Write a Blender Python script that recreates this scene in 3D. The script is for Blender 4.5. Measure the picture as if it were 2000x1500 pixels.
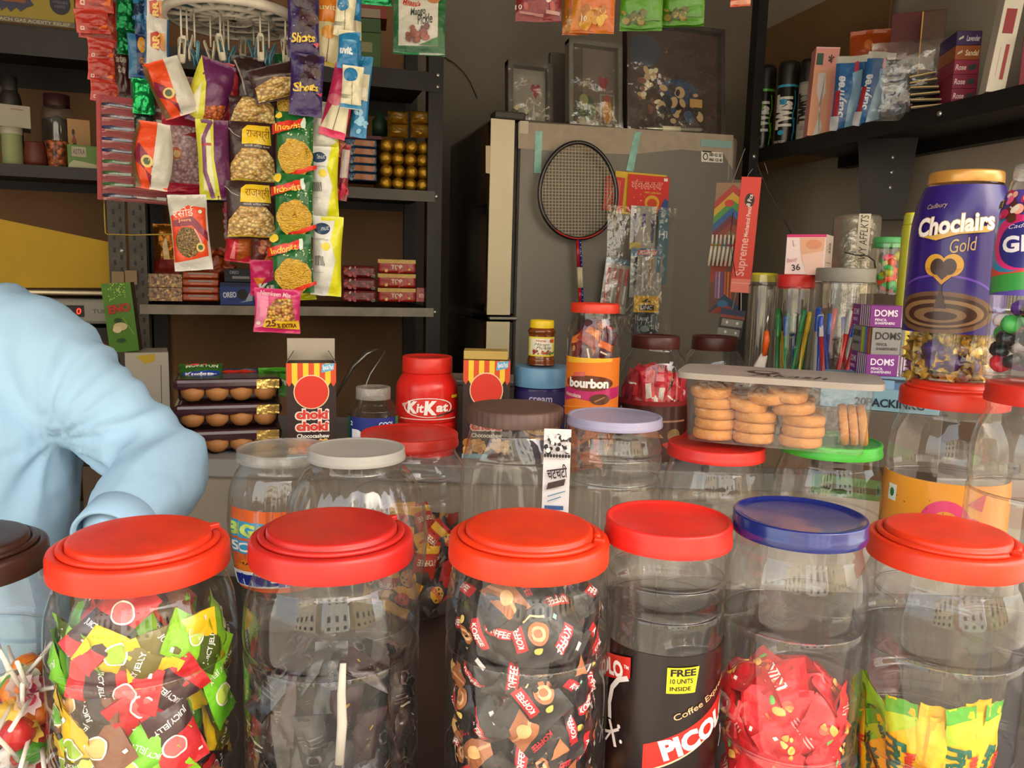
import bpy, bmesh, math, random
from mathutils import Vector, Matrix, noise
for o in list(bpy.data.objects): bpy.data.objects.remove(o, do_unlink=True)
scene = bpy.context.scene
COL = scene.collection
rnd = random.Random(7)
PI = math.pi
# ------------------------------------------------------------------ camera
FPX = 1557.0
CAMZ = 1.5
YAW, PITCH, ROLL = math.radians(17), math.radians(7.8), math.radians(1.5)
CM = (Matrix.Translation((0, 0, CAMZ)) @ Matrix.Rotation(-YAW, 4, 'Z') @
      Matrix.Rotation(PI/2 - PITCH, 4, 'X') @ Matrix.Rotation(ROLL, 4, 'Z'))
cd = bpy.data.cameras.new('camera'); cam = bpy.data.objects.new('camera', cd); COL.objects.link(cam)
cd.sensor_width = 36; cd.lens = 36*FPX/2000; cd.clip_start = 0.02; cd.clip_end = 300
cam.matrix_world = CM
scene.camera = cam
scene.view_settings.view_transform = 'Standard'; scene.view_settings.look = 'None'
scene.view_settings.gamma = 1; scene.view_settings.use_curve_mapping = False
scene.view_settings.exposure = 0.45
scene.cycles.transparent_max_bounces = 32
scene.cycles.max_bounces = 8
# ------------------------------------------------------------------ daylight
wd = bpy.data.worlds.new('world'); scene.world = wd; wd.use_nodes = True
nt = wd.node_tree; bg = nt.nodes['Background']
sky = nt.nodes.new('ShaderNodeTexSky'); sky.sky_type = 'NISHITA'; sky.sun_disc = False
sky.sun_elevation = math.radians(40); sky.sun_rotation = math.radians(150); sky.air_density = 1.2; sky.dust_density = 2.5
skm = nt.nodes.new('ShaderNodeMix'); skm.data_type = 'RGBA'; skm.inputs[0].default_value = 0.55
skm.inputs[7].default_value = (4.2, 3.9, 3.45, 1)
nt.links.new(sky.outputs[0], skm.inputs[6]); nt.links.new(skm.outputs[2], bg.inputs[0]); bg.inputs[1].default_value = 0.55
sl = bpy.data.lights.new('sun', 'SUN'); so = bpy.data.objects.new('sun', sl); COL.objects.link(so)
sl.energy = 7.0; sl.angle = 0.02; sl.color = (1, .93, .80)
so.rotation_euler = (math.radians(-50), 0, math.radians(25))   # shines from over the shop roof onto the street and houses opposite

# ------------------------------------------------------------------ pixel helpers
def ray(px, py):
    return CM.to_3x3() @ Vector(((px-1000)/FPX, -(py-750)/FPX, -1))
CAMP = Vector((0, 0, CAMZ))
def P(px, py, d): return CAMP + ray(px, py)*d
def PYp(px, py, Y): r = ray(px, py); return CAMP + r*(Y/r.y)
def PXp(px, py, X): r = ray(px, py); return CAMP + r*(X/r.x)
def PZp(px, py, Z): r = ray(px, py); return CAMP + r*((Z-CAMZ)/r.z)
def cth(px): return math.cos(math.atan((px-1000)/FPX))
def dep(p): return -(CM.inverted() @ Vector(p)).z
def facing(p): return math.atan2(CAMP.x-p[0], -(CAMP.y-p[1]))
def rot2(a, x, y): return (x*math.cos(a)-y*math.sin(a), x*math.sin(a)+y*math.cos(a))

# ------------------------------------------------------------------ materials
def lin(h):
    if not isinstance(h, str): return tuple(h)[:3]
    h = h.lstrip('#')
    if len(h) == 3: h = ''.join(c*2 for c in h)
    v = [int(h[i:i+2], 16)/255 for i in (0, 2, 4)]
    return tuple(c/12.92 if c <= .04045 else ((c+.055)/1.055)**2.4 for c in v)
MATS = {}
def newmat(name):
    m = bpy.data.materials.new(name); m.use_nodes = True; m.node_tree.nodes.clear()
    return m, m.node_tree.nodes, m.node_tree.links
def prin(name, col, rough=.5, metal=0, bump=0, bscale=40, vary=0, vscale=8, spec=.5, coat=0, trans=0, emit=0, alpha=1, bdist=.002):
    if name in MATS: return MATS[name]
    m, N, L = newmat(name)
    o = N.new('ShaderNodeOutputMaterial'); b = N.new('ShaderNodeBsdfPrincipled'); L.new(b.outputs[0], o.inputs[0])
    c = lin(col); b.inputs['Base Color'].default_value = (*c, 1)
    b.inputs['Roughness'].default_value = rough; b.inputs['Metallic'].default_value = metal
    b.inputs['Specular IOR Level'].default_value = spec; b.inputs['Coat Weight'].default_value = coat
    b.inputs['Coat Roughness'].default_value = .12
    b.inputs['Transmission Weight'].default_value = trans; b.inputs['Alpha'].default_value = alpha
    if emit: b.inputs['Emission Color'].default_value = (*c, 1); b.inputs['Emission Strength'].default_value = emit
    if bump or vary:
        t = N.new('ShaderNodeTexCoord')
        if vary:
            n = N.new('ShaderNodeTexNoise'); n.inputs['Scale'].default_value = vscale; n.inputs['Detail'].default_value = 6
            L.new(t.outputs['Object'], n.inputs['Vector'])
            r = N.new('ShaderNodeMapRange'); r.inputs[1].default_value = .3; r.inputs[2].default_value = .7
            r.inputs[3].default_value = 1-vary; r.inputs[4].default_value = 1+vary*.6
            L.new(n.outputs[0], r.inputs[0])
            h = N.new('ShaderNodeHueSaturation'); h.inputs['Color'].default_value = (*c, 1)
            L.new(r.outputs[0], h.inputs['Value']); L.new(h.outputs[0], b.inputs['Base Color'])
        if bump:
            n = N.new('ShaderNodeTexNoise'); n.inputs['Scale'].default_value = bscale; n.inputs['Detail'].default_value = 3
            L.new(t.outputs['Object'], n.inputs['Vector'])
            u = N.new('ShaderNodeBump'); u.inputs['Strength'].default_value = bump; u.inputs['Distance'].default_value = bdist
            L.new(n.outputs[0], u.inputs['Height']); L.new(u.outputs[0], b.inputs['Normal'])
    MATS[name] = m; return m
def cellmat(name, cols, scale, rough=.45, bump=1.0, dark=.35, coat=.3, rnd3=(1, 1, 1)):
    """lumpy cells: nuts, grains, sev, beads in a clear window"""
    if name in MATS: return MATS[name]
    m, N, L = newmat(name)
    o = N.new('ShaderNodeOutputMaterial'); b = N.new('ShaderNodeBsdfPrincipled'); L.new(b.outputs[0], o.inputs[0])
    t = N.new('ShaderNodeTexCoord'); mp = N.new('ShaderNodeMapping'); mp.inputs['Scale'].default_value = rnd3
    L.new(t.outputs['Object'], mp.inputs[0])
    v = N.new('ShaderNodeTexVoronoi'); v.inputs['Scale'].default_value = scale; L.new(mp.outputs[0], v.inputs['Vector'])
    s = N.new('ShaderNodeSeparateColor'); L.new(v.outputs['Color'], s.inputs[0])
    r = N.new('ShaderNodeValToRGB'); e = r.color_ramp.elements
    while len(e) < len(cols): e.new(.5)
    for i, c in enumerate(cols): e[i].position = i/max(1, len(cols)-1); e[i].color = (*lin(c), 1)
    L.new(s.outputs[0], r.inputs[0])
    g = N.new('ShaderNodeMapRange'); g.inputs[1].default_value = .35; g.inputs[2].default_value = .8
    g.inputs[3].default_value = 1; g.inputs[4].default_value = dark
    L.new(v.outputs['Distance'], g.inputs[0])
    mx = N.new('ShaderNodeHueSaturation'); L.new(r.outputs[0], mx.inputs['Color']); L.new(g.outputs[0], mx.inputs['Value'])
    L.new(mx.outputs[0], b.inputs['Base Color'])
    u = N.new('ShaderNodeBump'); u.invert = True; u.inputs['Strength'].default_value = bump; u.inputs['Distance'].default_value = .003
    L.new(v.outputs['Distance'], u.inputs['Height']); L.new(u.outputs[0], b.inputs['Normal'])
    b.inputs['Roughness'].default_value = rough; b.inputs['Coat Weight'].default_value = coat
    MATS[name] = m; return m
def clear(name, tint='#ffffff', base=.05, edge=.55, haze=.05, hazecol='#d8d4cc', rough=.03, bump=0, bscale=60, power=3.5):
    """thin clear plastic: straight-through light plus surface reflection and a little dust"""
    if name in MATS: return MATS[name]
    m, N, L = newmat(name)
    o = N.new('ShaderNodeOutputMaterial')
    tr = N.new('ShaderNodeBsdfTransparent'); tr.inputs[0].default_value = (*lin(tint), 1)
    df = N.new('ShaderNodeBsdfDiffuse'); df.inputs[0].default_value = (*lin(hazecol), 1)
    gl = N.new('ShaderNodeBsdfGlossy'); gl.inputs['Roughness'].default_value = rough
    m1 = N.new('ShaderNodeMixShader'); m1.inputs[0].default_value = haze
    L.new(tr.outputs[0], m1.inputs[1]); L.new(df.outputs[0], m1.inputs[2])
    if haze:
        tc0 = N.new('ShaderNodeTexCoord'); n0 = N.new('ShaderNodeTexNoise'); n0.inputs['Scale'].default_value = 18; n0.inputs['Detail'].default_value = 8
        L.new(tc0.outputs['Object'], n0.inputs['Vector'])
        r0 = N.new('ShaderNodeMapRange'); r0.inputs[1].default_value = .35; r0.inputs[2].default_value = .75; r0.inputs[3].default_value = haze*.5; r0.inputs[4].default_value = haze*1.8
        L.new(n0.outputs[0], r0.inputs[0]); L.new(r0.outputs[0], m1.inputs[0])
    lw = N.new('ShaderNodeLayerWeight'); lw.inputs[0].default_value = .5
    pw = N.new('ShaderNodeMath'); pw.operation = 'POWER'; pw.inputs[1].default_value = power
    L.new(lw.outputs['Facing'], pw.inputs[0])
    ma = N.new('ShaderNodeMath'); ma.operation = 'MULTIPLY_ADD'; ma.inputs[1].default_value = edge; ma.inputs[2].default_value = base
    L.new(pw.outputs[0], ma.inputs[0])
    m2 = N.new('ShaderNodeMixShader'); L.new(ma.outputs[0], m2.inputs[0]); L.new(m1.outputs[0], m2.inputs[1]); L.new(gl.outputs[0], m2.inputs[2])
    L.new(m2.outputs[0], o.inputs[0])
    if bump:
        tc = N.new('ShaderNodeTexCoord'); n = N.new('ShaderNodeTexNoise'); n.inputs['Scale'].default_value = bscale; n.inputs['Detail'].default_value = 2
        L.new(tc.outputs['Object'], n.inputs['Vector'])
        u = N.new('ShaderNodeBump'); u.inputs['Strength'].default_value = bump; u.inputs['Distance'].default_value = .004
        L.new(n.outputs[0], u.inputs['Height']); L.new(u.outputs[0], gl.inputs['Normal']); L.new(u.outputs[0], lw.inputs['Normal'])
    MATS[name] = m; return m

PET = clear('clear plastic', base=.075, edge=.6, haze=.010, bump=.10, bscale=22)
PETH = clear('dusty clear plastic', tint='#f6f3ee', base=.09, edge=.55, haze=.06, rough=.06, bump=.10, bscale=22)
CELLO = clear('crinkled cellophane', base=.10, edge=.6, haze=.05, rough=.08, bump=1.0, bscale=35)
FROST = clear('frosted plastic', tint='#e8e6e2', base=.06, edge=.4, haze=.30, rough=.2)
def film(h):   # printed glossy wrapper film
    if h in MATS: return MATS[h]
    return prin('film'+h, h, rough=.36, bump=.75, bscale=34, coat=.22, bdist=.007)
def card(h): return MATS[h] if h in MATS else prin('card'+h, h, rough=.55)
def foil(h, r=.22): return prin('foil'+h, h, rough=r+.06, metal=.7, bump=1.0, bscale=45, bdist=.006)
def plast(h, r=.38): return prin('plastic'+h+str(r), h, rough=r, bump=.10, bscale=60, vary=.17, vscale=30)
cellmat('nuts', ['#cfa04c', '#e8c47c', '#f2d894', '#bc8a40', '#e0b868'], 165, dark=.45, rnd3=(1, 1, 1.35))
cellmat('grain', ['#8a6a3a', '#b08c54', '#6e522c', '#c7a468'], 380, dark=.3)
cellmat('mixture', ['#c8742a', '#8a3c16', '#e09a3c', '#d4b04a', '#a04a1c'], 210, dark=.35)
cellmat('sev', ['#e8b030', '#f2c648', '#dda024'], 260, dark=.7, rnd3=(1, 1, 2.2))
cellmat('pinkmesh', ['#c9a0a0', '#b58a90', '#dcbcb8'], 170, dark=.5)
cellmat('peanut', ['#c25a24', '#a8431a', '#d87a38'], 180, dark=.4)
cellmat('choco', ['#3a1c10', '#56301c', '#4a2616'], 60, dark=.5)
cellmat('floral', ['#b0552c', '#2c1a10', '#c86c3a', '#b0552c'], 110, dark=.4)
cellmat('bronze', ['#8a4a18', '#d89a50', '#4a2008', '#f0c070', '#6a2c10'], 190, rough=.2, dark=.5)
cellmat('goldfoil', ['#b98a20', '#f4d060', '#5a3c0c', '#e8b838', '#fff0a0'], 90, rough=.15, dark=.4)
cellmat('goldpurple', ['#d8a428', '#3a1a6a', '#f4d060', '#b08840', '#4a2a50', '#e8c8a0'], 60, rough=.15, dark=.4)
cellmat('darkmix', ['#3a2414', '#1c120c', '#5a3a20', '#16202c'], 40, dark=.5)

# ------------------------------------------------------------------ mesh builder
class MB:
    def __init__(s): s.v = []; s.f = []; s.m = []; s.mats = []; s.sm = []
    def mi(s, mat):
        if mat not in s.mats: s.mats.append(mat)
        return s.mats.index(mat)
    def add(s, vs, fs, mat, M=None, smooth=True):
        k = len(s.v); i = s.mi(mat)
        s.v += [tuple(M @ Vector(v)) for v in vs] if M is not None else [tuple(v) for v in vs]
        s.f += [tuple(k+a for a in f) for f in fs]; s.m += [i]*len(fs); s.sm += [smooth]*len(fs)
        return s
    def bm(s, bm, mat, M=None, smooth=False):
        bm.verts.index_update()
        s.add([v.co for v in bm.verts], [[v.index for v in f.verts] for f in bm.faces], mat, M, smooth); bm.free(); return s
    def box(s, c, sz, mat, bev=0, M=None, seg=2):
        b = bmesh.new(); bmesh.ops.create_cube(b, size=1)
        for v in b.verts: v.co = Vector((c[0]+v.co.x*sz[0], c[1]+v.co.y*sz[1], c[2]+v.co.z*sz[2]))
        if bev: bmesh.ops.bevel(b, geom=list(b.edges), offset=bev, segments=seg, affect='EDGES', profile=.5)
        return s.bm(b, mat, M, False)
    def lathe(s, prof, mat, seg=48, M=None, rf=None, smooth=True):
        vs = []; fs = []
        for j, (r, z) in enumerate(prof):
            for i in range(seg):
                a = 2*PI*i/seg; rr = r*(rf(a, z, j) if rf else 1); vs.append((rr*math.cos(a), rr*math.sin(a), z))
        for j in range(len(prof)-1):
            for i in range(seg):
                a, b = j*seg+i, j*seg+(i+1) % seg
                fs.append((a, b, b+seg, a+seg))
        return s.add(vs, fs, mat, M, smooth)
    def tube(s, pts, r, mat, seg=8, M=None, closed=False, caps=True, flat=1):
        pts = [Vector(p) for p in pts]; n = len(pts); vs = []; fs = []
        up = Vector((0, 0, 1)); prev = None
        for i, p in enumerate(pts):
            a = pts[(i-1) % n] if (i > 0 or closed) else p; b = pts[(i+1) % n] if (i < n-1 or closed) else p
            t = (b-a).normalized() if (b-a).length > 1e-9 else Vector((0, 0, 1))
            if prev is None:
                x = t.cross(up); x = x if x.length > .1 else t.cross(Vector((0, 1, 0)))
            else: x = prev - t*prev.dot(t)
            x.normalize(); prev = x; y = t.cross(x)
            rr = r[i] if isinstance(r, (list, tuple)) else r
            for k in range(seg):
                q = 2*PI*k/seg; vs.append(p + x*rr*math.cos(q) + y*rr*flat*math.sin(q))
        m = n if closed else n-1
        for i in range(m):
            for k in range(seg):
                a = i*seg+k; b = i*seg+(k+1) % seg; c = ((i+1) % n)*seg+(k+1) % seg; e = ((i+1) % n)*seg+k
                fs.append((a, b, c, e))
        if caps and not closed:
            fs.append(tuple(range(seg))[::-1]); fs.append(tuple((n-1)*seg+k for k in range(seg)))
        return s.add(vs, fs, mat, M)
    def surf(s, S, nu, nv, mat, M=None, smooth=True):
        vs = [S(i/nu, j/nv) for j in range(nv+1) for i in range(nu+1)]
        fs = [(j*(nu+1)+i, j*(nu+1)+i+1, (j+1)*(nu+1)+i+1, (j+1)*(nu+1)+i) for j in range(nv) for i in range(nu)]
        return s.add(vs, fs, mat, M, smooth)
    def poly(s, pts, th, mat, M=None):   # extruded polygon in the xz plane, th along y
        b = bmesh.new(); vs = [b.verts.new((x, -th/2, z)) for x, z in pts]; f = b.faces.new(vs)
        r = bmesh.ops.extrude_face_region(b, geom=[f])
        for v in r['geom']:
            if isinstance(v, bmesh.types.BMVert): v.co.y += th
        bmesh.ops.triangulate(b, faces=[f for f in b.faces if len(f.verts) > 4])
        bmesh.ops.recalc_face_normals(b, faces=b.faces)
        return s.bm(b, mat, M, False)
    def build(s, name, parent=None, loc=None, rz=None):
        me = bpy.data.meshes.new(name); me.from_pydata(s.v, [], s.f)
        for m in s.mats: me.materials.append(m)
        me.polygons.foreach_set('material_index', s.m); me.polygons.foreach_set('use_smooth', s.sm); me.update()
        o = bpy.data.objects.new(name, me); COL.objects.link(o)
        if parent is not None: o.parent = parent
        if loc is not None: o.location = loc
        if rz is not None: o.rotation_euler = (0, 0, rz)
        return o
def tag(o, label=None, cat=None, group=None, kind=None):
    if label: o['label'] = label
    if cat: o['category'] = cat
    if group: o['group'] = group
    if kind: o['kind'] = kind
    return o
def empty(name, loc, rz=0, label=None, cat=None, group=None):
    o = bpy.data.objects.new(name, None); COL.objects.link(o); o.empty_display_size = .02
    o.location = loc; o.rotation_euler = (0, 0, rz); return tag(o, label, cat, group)
def kids(o): return [c for c in COL.objects if c.parent == o]
def copy_tree(o, parent=None):
    c = o.copy(); COL.objects.link(c); c.parent = parent
    for k in kids(o): copy_tree(k, c)
    return c

# ------------------------------------------------------------------ printing: 2-D artwork mapped onto a surface
TXT = {}
def text2d(t, bold=0, shear=0):
    k = (t, bold, shear)
    if k in TXT: return TXT[k]
    cu = bpy.data.curves.new('t', 'FONT'); cu.body = t; cu.offset = bold; cu.shear = shear; cu.resolution_u = 3; cu.fill_mode = 'FRONT' if hasattr(cu, 'fill_mode') else 'FRONT'
    ob = bpy.data.objects.new('t', cu); COL.objects.link(ob)
    dg = bpy.context.evaluated_depsgraph_get(); me = bpy.data.meshes.new_from_object(ob.evaluated_get(dg))
    vs = [(v.co.x, v.co.y) for v in me.vertices]; fs = [tuple(p.vertices) for p in me.polygons]
    bpy.data.objects.remove(ob); bpy.data.curves.remove(cu); bpy.data.meshes.remove(me)
    if vs:
        x0 = min(v[0] for v in vs); x1 = max(v[0] for v in vs); y0 = min(v[1] for v in vs); y1 = max(v[1] for v in vs)
        vs = [((x-x0)/max(1e-6, x1-x0), (y-y0)/max(1e-6, y1-y0)) for x, y in vs]
    TXT[k] = (vs, fs); return TXT[k]
def shape2d(it, asp):
    """returns verts, faces in 0..1 space. asp = w/h for round rotations"""
    k = it[0]; rot = 0; c = None
    if k == 'R':
        _, x0, y0, x1, y1, mat = it[:6]; rot = it[6] if len(it) > 6 else 0
        vs = [(x0, y0), (x1, y0), (x1, y1), (x0, y1)]; fs = [(0, 1, 2, 3)]; c = ((x0+x1)/2, (y0+y1)/2)
    elif k == 'E':
        _, cx, cy, rx, ry, mat = it[:6]; rot = it[6] if len(it) > 6 else 0
        n = 28; vs = [(cx+rx*math.cos(2*PI*i/n), cy+ry*math.sin(2*PI*i/n)) for i in range(n)]; fs = [tuple(range(n))]; c = (cx, cy)
    elif k == 'O':    # ring
        _, cx, cy, rx, ry, t, mat = it[:7]; n = 28
        vs = [(cx+rx*q*math.cos(2*PI*i/n), cy+ry*q*math.sin(2*PI*i/n)) for q in (1, 1-t) for i in range(n)]
        fs = [(i, (i+1) % n, n+(i+1) % n, n+i) for i in range(n)]; c = (cx, cy)
    elif k == 'P':
        _, pts, mat = it[:3]; vs = list(pts); fs = [tuple(range(len(vs)))]
    elif k == 'L':
        _, pts, w, mat = it[:4]; vs = []; n = len(pts)
        for i, (x, y) in enumerate(pts):
            a = pts[max(0, i-1)]; b = pts[min(n-1, i+1)]; dx = (b[0]-a[0])*asp; dy = b[1]-a[1]; l = math.hypot(dx, dy) or 1
            nx, ny = -dy/l*w/2/asp, dx/l*w/2
            vs += [(x+nx, y+ny), (x-nx, y-ny)]
        fs = [(2*i, 2*i+1, 2*i+3, 2*i+2) for i in range(n-1)]
    elif k == 'T':
        _, t, x0, y0, x1, y1, mat = it[:7]; rot = it[7] if len(it) > 7 else 0
        sh = it[8] if len(it) > 8 else 0; bo = it[9] if len(it) > 9 else .02
        tv, fs = text2d(t, bo, sh); vs = [(x0+(x1-x0)*x, y0+(y1-y0)*y) for x, y in tv]; c = ((x0+x1)/2, (y0+y1)/2)
    elif k == 'S':    # scattered blobs
        _, n, x0, y0, x1, y1, r0, r1, cols = it; out = []
        q = random.Random(n*31+int(x0*100))
        for i in range(n):
            r = q.uniform(r0, r1); e = q.uniform(.5, 1); out.append(('E', q.uniform(x0, x1), q.uniform(y0, y1), r/asp, r*e, q.choice(cols), q.uniform(0, 180)))
        return out, None, None
    if rot:
        a = math.radians(rot); vs = [(c[0]+rot2(a, (x-c[0])*asp, y-c[1])[0]/asp, c[1]+rot2(a, (x-c[0])*asp, y-c[1])[1]) for x, y in vs]
    return vs, fs, mat
def inkmat(m, kind):
    if not isinstance(m, str): return m
    if m in MATS: return MATS[m]
    return film(m) if kind == 'film' else card(m)
def paint(mb, art, S, nu, nv, asp, kind='film', M=None, flat=False, lift=.00025):
    """S(u,v)->(point, normal). cut artwork on the surface grid and lay it just above the surface"""
    if not flat:
        G = {}
        def gp(i, j):
            if (i, j) not in G: G[(i, j)] = S(i/nu, j/nv)
            return G[(i, j)]
        def ev(u, v):
            u = min(max(u, 0), 1); v = min(max(v, 0), 1)
            i = min(int(u*nu), nu-1); j = min(int(v*nv), nv-1); a = u*nu-i; b = v*nv-j
            q = [gp(i, j), gp(i+1, j), gp(i, j+1), gp(i+1, j+1)]; w = [(1-a)*(1-b), a*(1-b), (1-a)*b, a*b]
            p = Vector((0, 0, 0)); n = Vector((0, 0, 0))
            for (pp, nn), ww in zip(q, w): p += pp*ww; n += nn*ww
            return p, n.normalized()
    else: ev = S
    lay = 0
    def one(it):
        nonlocal lay
        vs, fs, mat = shape2d(it, asp)
        if fs is None:
            for k in vs: one(k)
            return
        lay += 1
        if not vs: return
        b = bmesh.new(); bv = [b.verts.new((x, y, 0)) for x, y in vs]
        for f in fs:
            try: b.faces.new([bv[i] for i in f])
            except ValueError: pass
        # clip to the page, cut on the grid
        cuts = [((0, 0, 0), (-1, 0, 0), True), ((1, 0, 0), (1, 0, 0), True), ((0, 0, 0), (0, -1, 0), True), ((0, 1, 0), (0, 1, 0), True)]
        xs = [x for x, y in vs]; ys = [y for x, y in vs]
        if min(xs) >= 0 and max(xs) <= 1 and min(ys) >= 0 and max(ys) <= 1: cuts = []
        if not flat:
            cuts += [((i/nu, 0, 0), (1, 0, 0), False) for i in range(1, nu) if min(xs) < i/nu < max(xs)]
            cuts += [((0, j/nv, 0), (0, 1, 0), False) for j in range(1, nv) if min(ys) < j/nv < max(ys)]
        for co, no, cl in cuts:
            bmesh.ops.bisect_plane(b, geom=list(b.verts)+list(b.edges)+list(b.faces), plane_co=co, plane_no=no, clear_outer=cl, dist=1e-6)
        b.verts.index_update(); out = []
        for v in b.verts:
            p, n = ev(v.co.x, v.co.y); out.append(p + n*(lift*lay if lay < 14 else lift*14 + lift*.3*(lay-14)))
        mb.add(out, [[v.index for v in f.verts] for f in b.faces], inkmat(mat, kind), M, not flat); b.free()
    for it in art: one(it)
def snorm(S, e=.004, flip=1):
    def f(u, v):
        a = Vector(S(min(1, u+e), v)) - Vector(S(max(0, u-e), v)); b = Vector(S(u, min(1, v+e))) - Vector(S(u, max(0, v-e)))
        n = a.cross(b)*flip
        if n.length < 1e-12: n = Vector((0, -1, 0))
        return Vector(S(u, v)), n.normalized()
    return f

# ------------------------------------------------------------------ generic objects
def carton(name, w, dp, h, col, front=(), side=(), top=(), parent=None, loc=(0, 0, 0), rz=0, kind='card', bev=.0008, left=(), sidecol=None, back=None):
    """box, base at z=0, front at y=-dp/2. side = right face (+x), left = -x face"""
    mb = MB(); mb.box((0, 0, h/2), (w, dp, h), inkmat(col, kind), bev)
    e = .00015
    def pl(o, ax, ay, n): return lambda u, v: (Vector(o)+Vector(ax)*u+Vector(ay)*v, Vector(n))
    if front: paint(mb, front, pl((-w/2, -dp/2-e, 0), (w, 0, 0), (0, 0, h), (0, -1, 0)), 1, 1, w/h, kind, flat=True, lift=.00012)
    if side: paint(mb, side, pl((w/2+e, -dp/2, 0), (0, dp, 0), (0, 0, h), (1, 0, 0)), 1, 1, dp/h, kind, flat=True, lift=.00012)
    if left: paint(mb, left, pl((-w/2-e, dp/2, 0), (0, -dp, 0), (0, 0, h), (-1, 0, 0)), 1, 1, dp/h, kind, flat=True, lift=.00012)
    if top: paint(mb, top, pl((-w/2, -dp/2, h+e), (w, 0, 0), (0, dp, 0), (0, 0, 1)), 1, 1, w/dp, kind, flat=True, lift=.00012)
    return mb.build(name, parent, loc, rz)
def pillow_S(w, h, th, seed=0, crimp=.05, pinch=.05, wr=.0016, slump=.0, skew=0, taper=0):
    def S(u, v, side=-1):
        vv = min(1, max(0, (v-crimp)/(1-2*crimp))) if crimp < .49 else v
        b = max(0, math.sin(PI*u))**.6*max(0, math.sin(PI*(vv**(1+slump*-.4))))**.5
        x = (u-.5)*w*(1-pinch*math.sin(PI*vv)+taper*(.5-v)) + skew*(v-.5)*h
        n1 = noise.noise(Vector((u*2.6+seed, v*5+seed*1.7, side*3))); n2 = noise.noise(Vector((u*9+seed*2, v*13, seed+side)))
        e = .35+.65*b
        n3 = noise.noise(Vector((u*5+v*4+seed, v*6-u*3, seed*2)))
        y = side*(th/2*b + (wr*2.6*n1+wr*1.3*n2+wr*1.2*abs(n3))*e)
        if v < crimp or v > 1-crimp: y += .0005*math.sin(v*h*5200)
        z = (v-.5)*h + .012*h*noise.noise(Vector((u*3, seed, v*2)))
        return Vector((x, y, z))
    return S
def bag_mesh(w, h, th, col, art, seed=0, nu=16, nv=20, backcol=None, kind='film', **kw):
    S = pillow_S(w, h, th, seed, **kw); mb = MB(); m = inkmat(col, kind)
    mb.surf(lambda u, v: S(u, v, -1), nu, nv, m)
    mb.surf(lambda u, v: S(1-u, v, 1), nu, nv, inkmat(backcol, kind) if backcol else m)
    paint(mb, art, snorm(lambda u, v: S(u, v, -1)), nu, nv, w/h, kind, lift=.00030)
    return mb
def rect(x0, y0, x1, y1, d):
    """centre, width, height, heading for a thing that fills this box of the view at axial depth d and faces the viewer"""
    px = (x0+x1)/2; c = P(px, (y0+y1)/2, d)
    return c, (x1-x0)*d/FPX*cth(px), (y1-y0)*d/FPX*.99, facing(c)
def bag(name, x0, y0, x1, y1, d, col, art=(), th=.02, label=None, cat='packet', group=None, tilt=0, yaw=0, lean=0, seed=None, **kw):
    c, w, h, rz = rect(x0, y0, x1, y1, d)
    mb = bag_mesh(w, h, th, col, art, seed=seed if seed is not None else x0*.37+y0*.11, **kw)
    o = mb.build(name, None, c); o.rotation_mode = 'XYZ'
    o.rotation_euler = (Matrix.Rotation(rz+math.radians(yaw), 3, 'Z') @ Matrix.Rotation(math.radians(lean), 3, 'X') @ Matrix.Rotation(math.radians(-tilt), 3, 'Y')).to_euler()
    return tag(o, label, cat, group)
def box_at(name, x0, y0, x1, y1, d, dp, col, label=None, cat='box', group=None, yaw=0, tilt=0, base_z=None, **kw):
    """carton whose front face fills the given view box"""
    c, w, h, rz = rect(x0, y0, x1, y1, d); rz += math.radians(yaw)
    zb = c.z - h/2 if base_z is None else base_z
    hh = c.z + h/2 - zb
    back = Vector((-math.sin(rz), math.cos(rz), 0))*(dp/2)
    o = carton(name, w, dp, hh, col, loc=(c.x+back.x, c.y+back.y, zb), rz=rz, **kw)
    if tilt: o.rotation_euler = (0, math.radians(tilt), rz)
    return tag(o, label, cat, group)
# ================================================================== the place
DEPTHD = Vector((math.sin(YAW), math.cos(YAW), 0)); LATD = Vector((math.cos(YAW), -math.sin(YAW), 0))
def LD(l, d, z): return LATD*l + DEPTHD*d + Vector((0, 0, z))
COUNTER_Z = CAMZ-.48; TABLE_Z = CAMZ-.30
def struct(name, mb): return tag(mb.build(name), kind='structure')
def slab(name, x0, x1, y0, y1, z0, z1, mat, kind='structure'):
    mb = MB(); mb.box(((x0+x1)/2, (y0+y1)/2, (z0+z1)/2), (x1-x0, y1-y0, z1-z0), mat); return tag(mb.build(name), kind=kind)
wallm = prin('grey brown plaster', '#8a8074', rough=.9, bump=.3, bscale=14, vary=.18, vscale=3)
wallr = prin('grey beige plaster', '#a89c8c', rough=.9, bump=.3, bscale=14, vary=.12, vscale=3)
floorm = prin('dusty stone floor', '#6a6158', rough=.8, vary=.2, vscale=5)
slab('floor', -1.6, 1.62, .3, 2.75, -.1, 0, floorm)
slab('ceiling', -1.6, 1.62, -.25, 2.75, 2.55, 2.65, prin('ceiling plaster', '#8c857a', rough=.9, vary=.1))
slab('wall_back', -1.6, 1.62, 2.62, 2.74, 0, 2.55, wallm)
slab('wall_left', -1.7, -1.55, .55, 2.7, 0, 2.55, wallm)
slab('wall_right', 1.56, 1.70, .55, 2.7, 0, 2.55, wallr)
slab('ground_street', -30, 30, -40, .3, -.15, -.05, prin('street asphalt', '#b5aa98', rough=.9, vary=.2, vscale=1))
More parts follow.
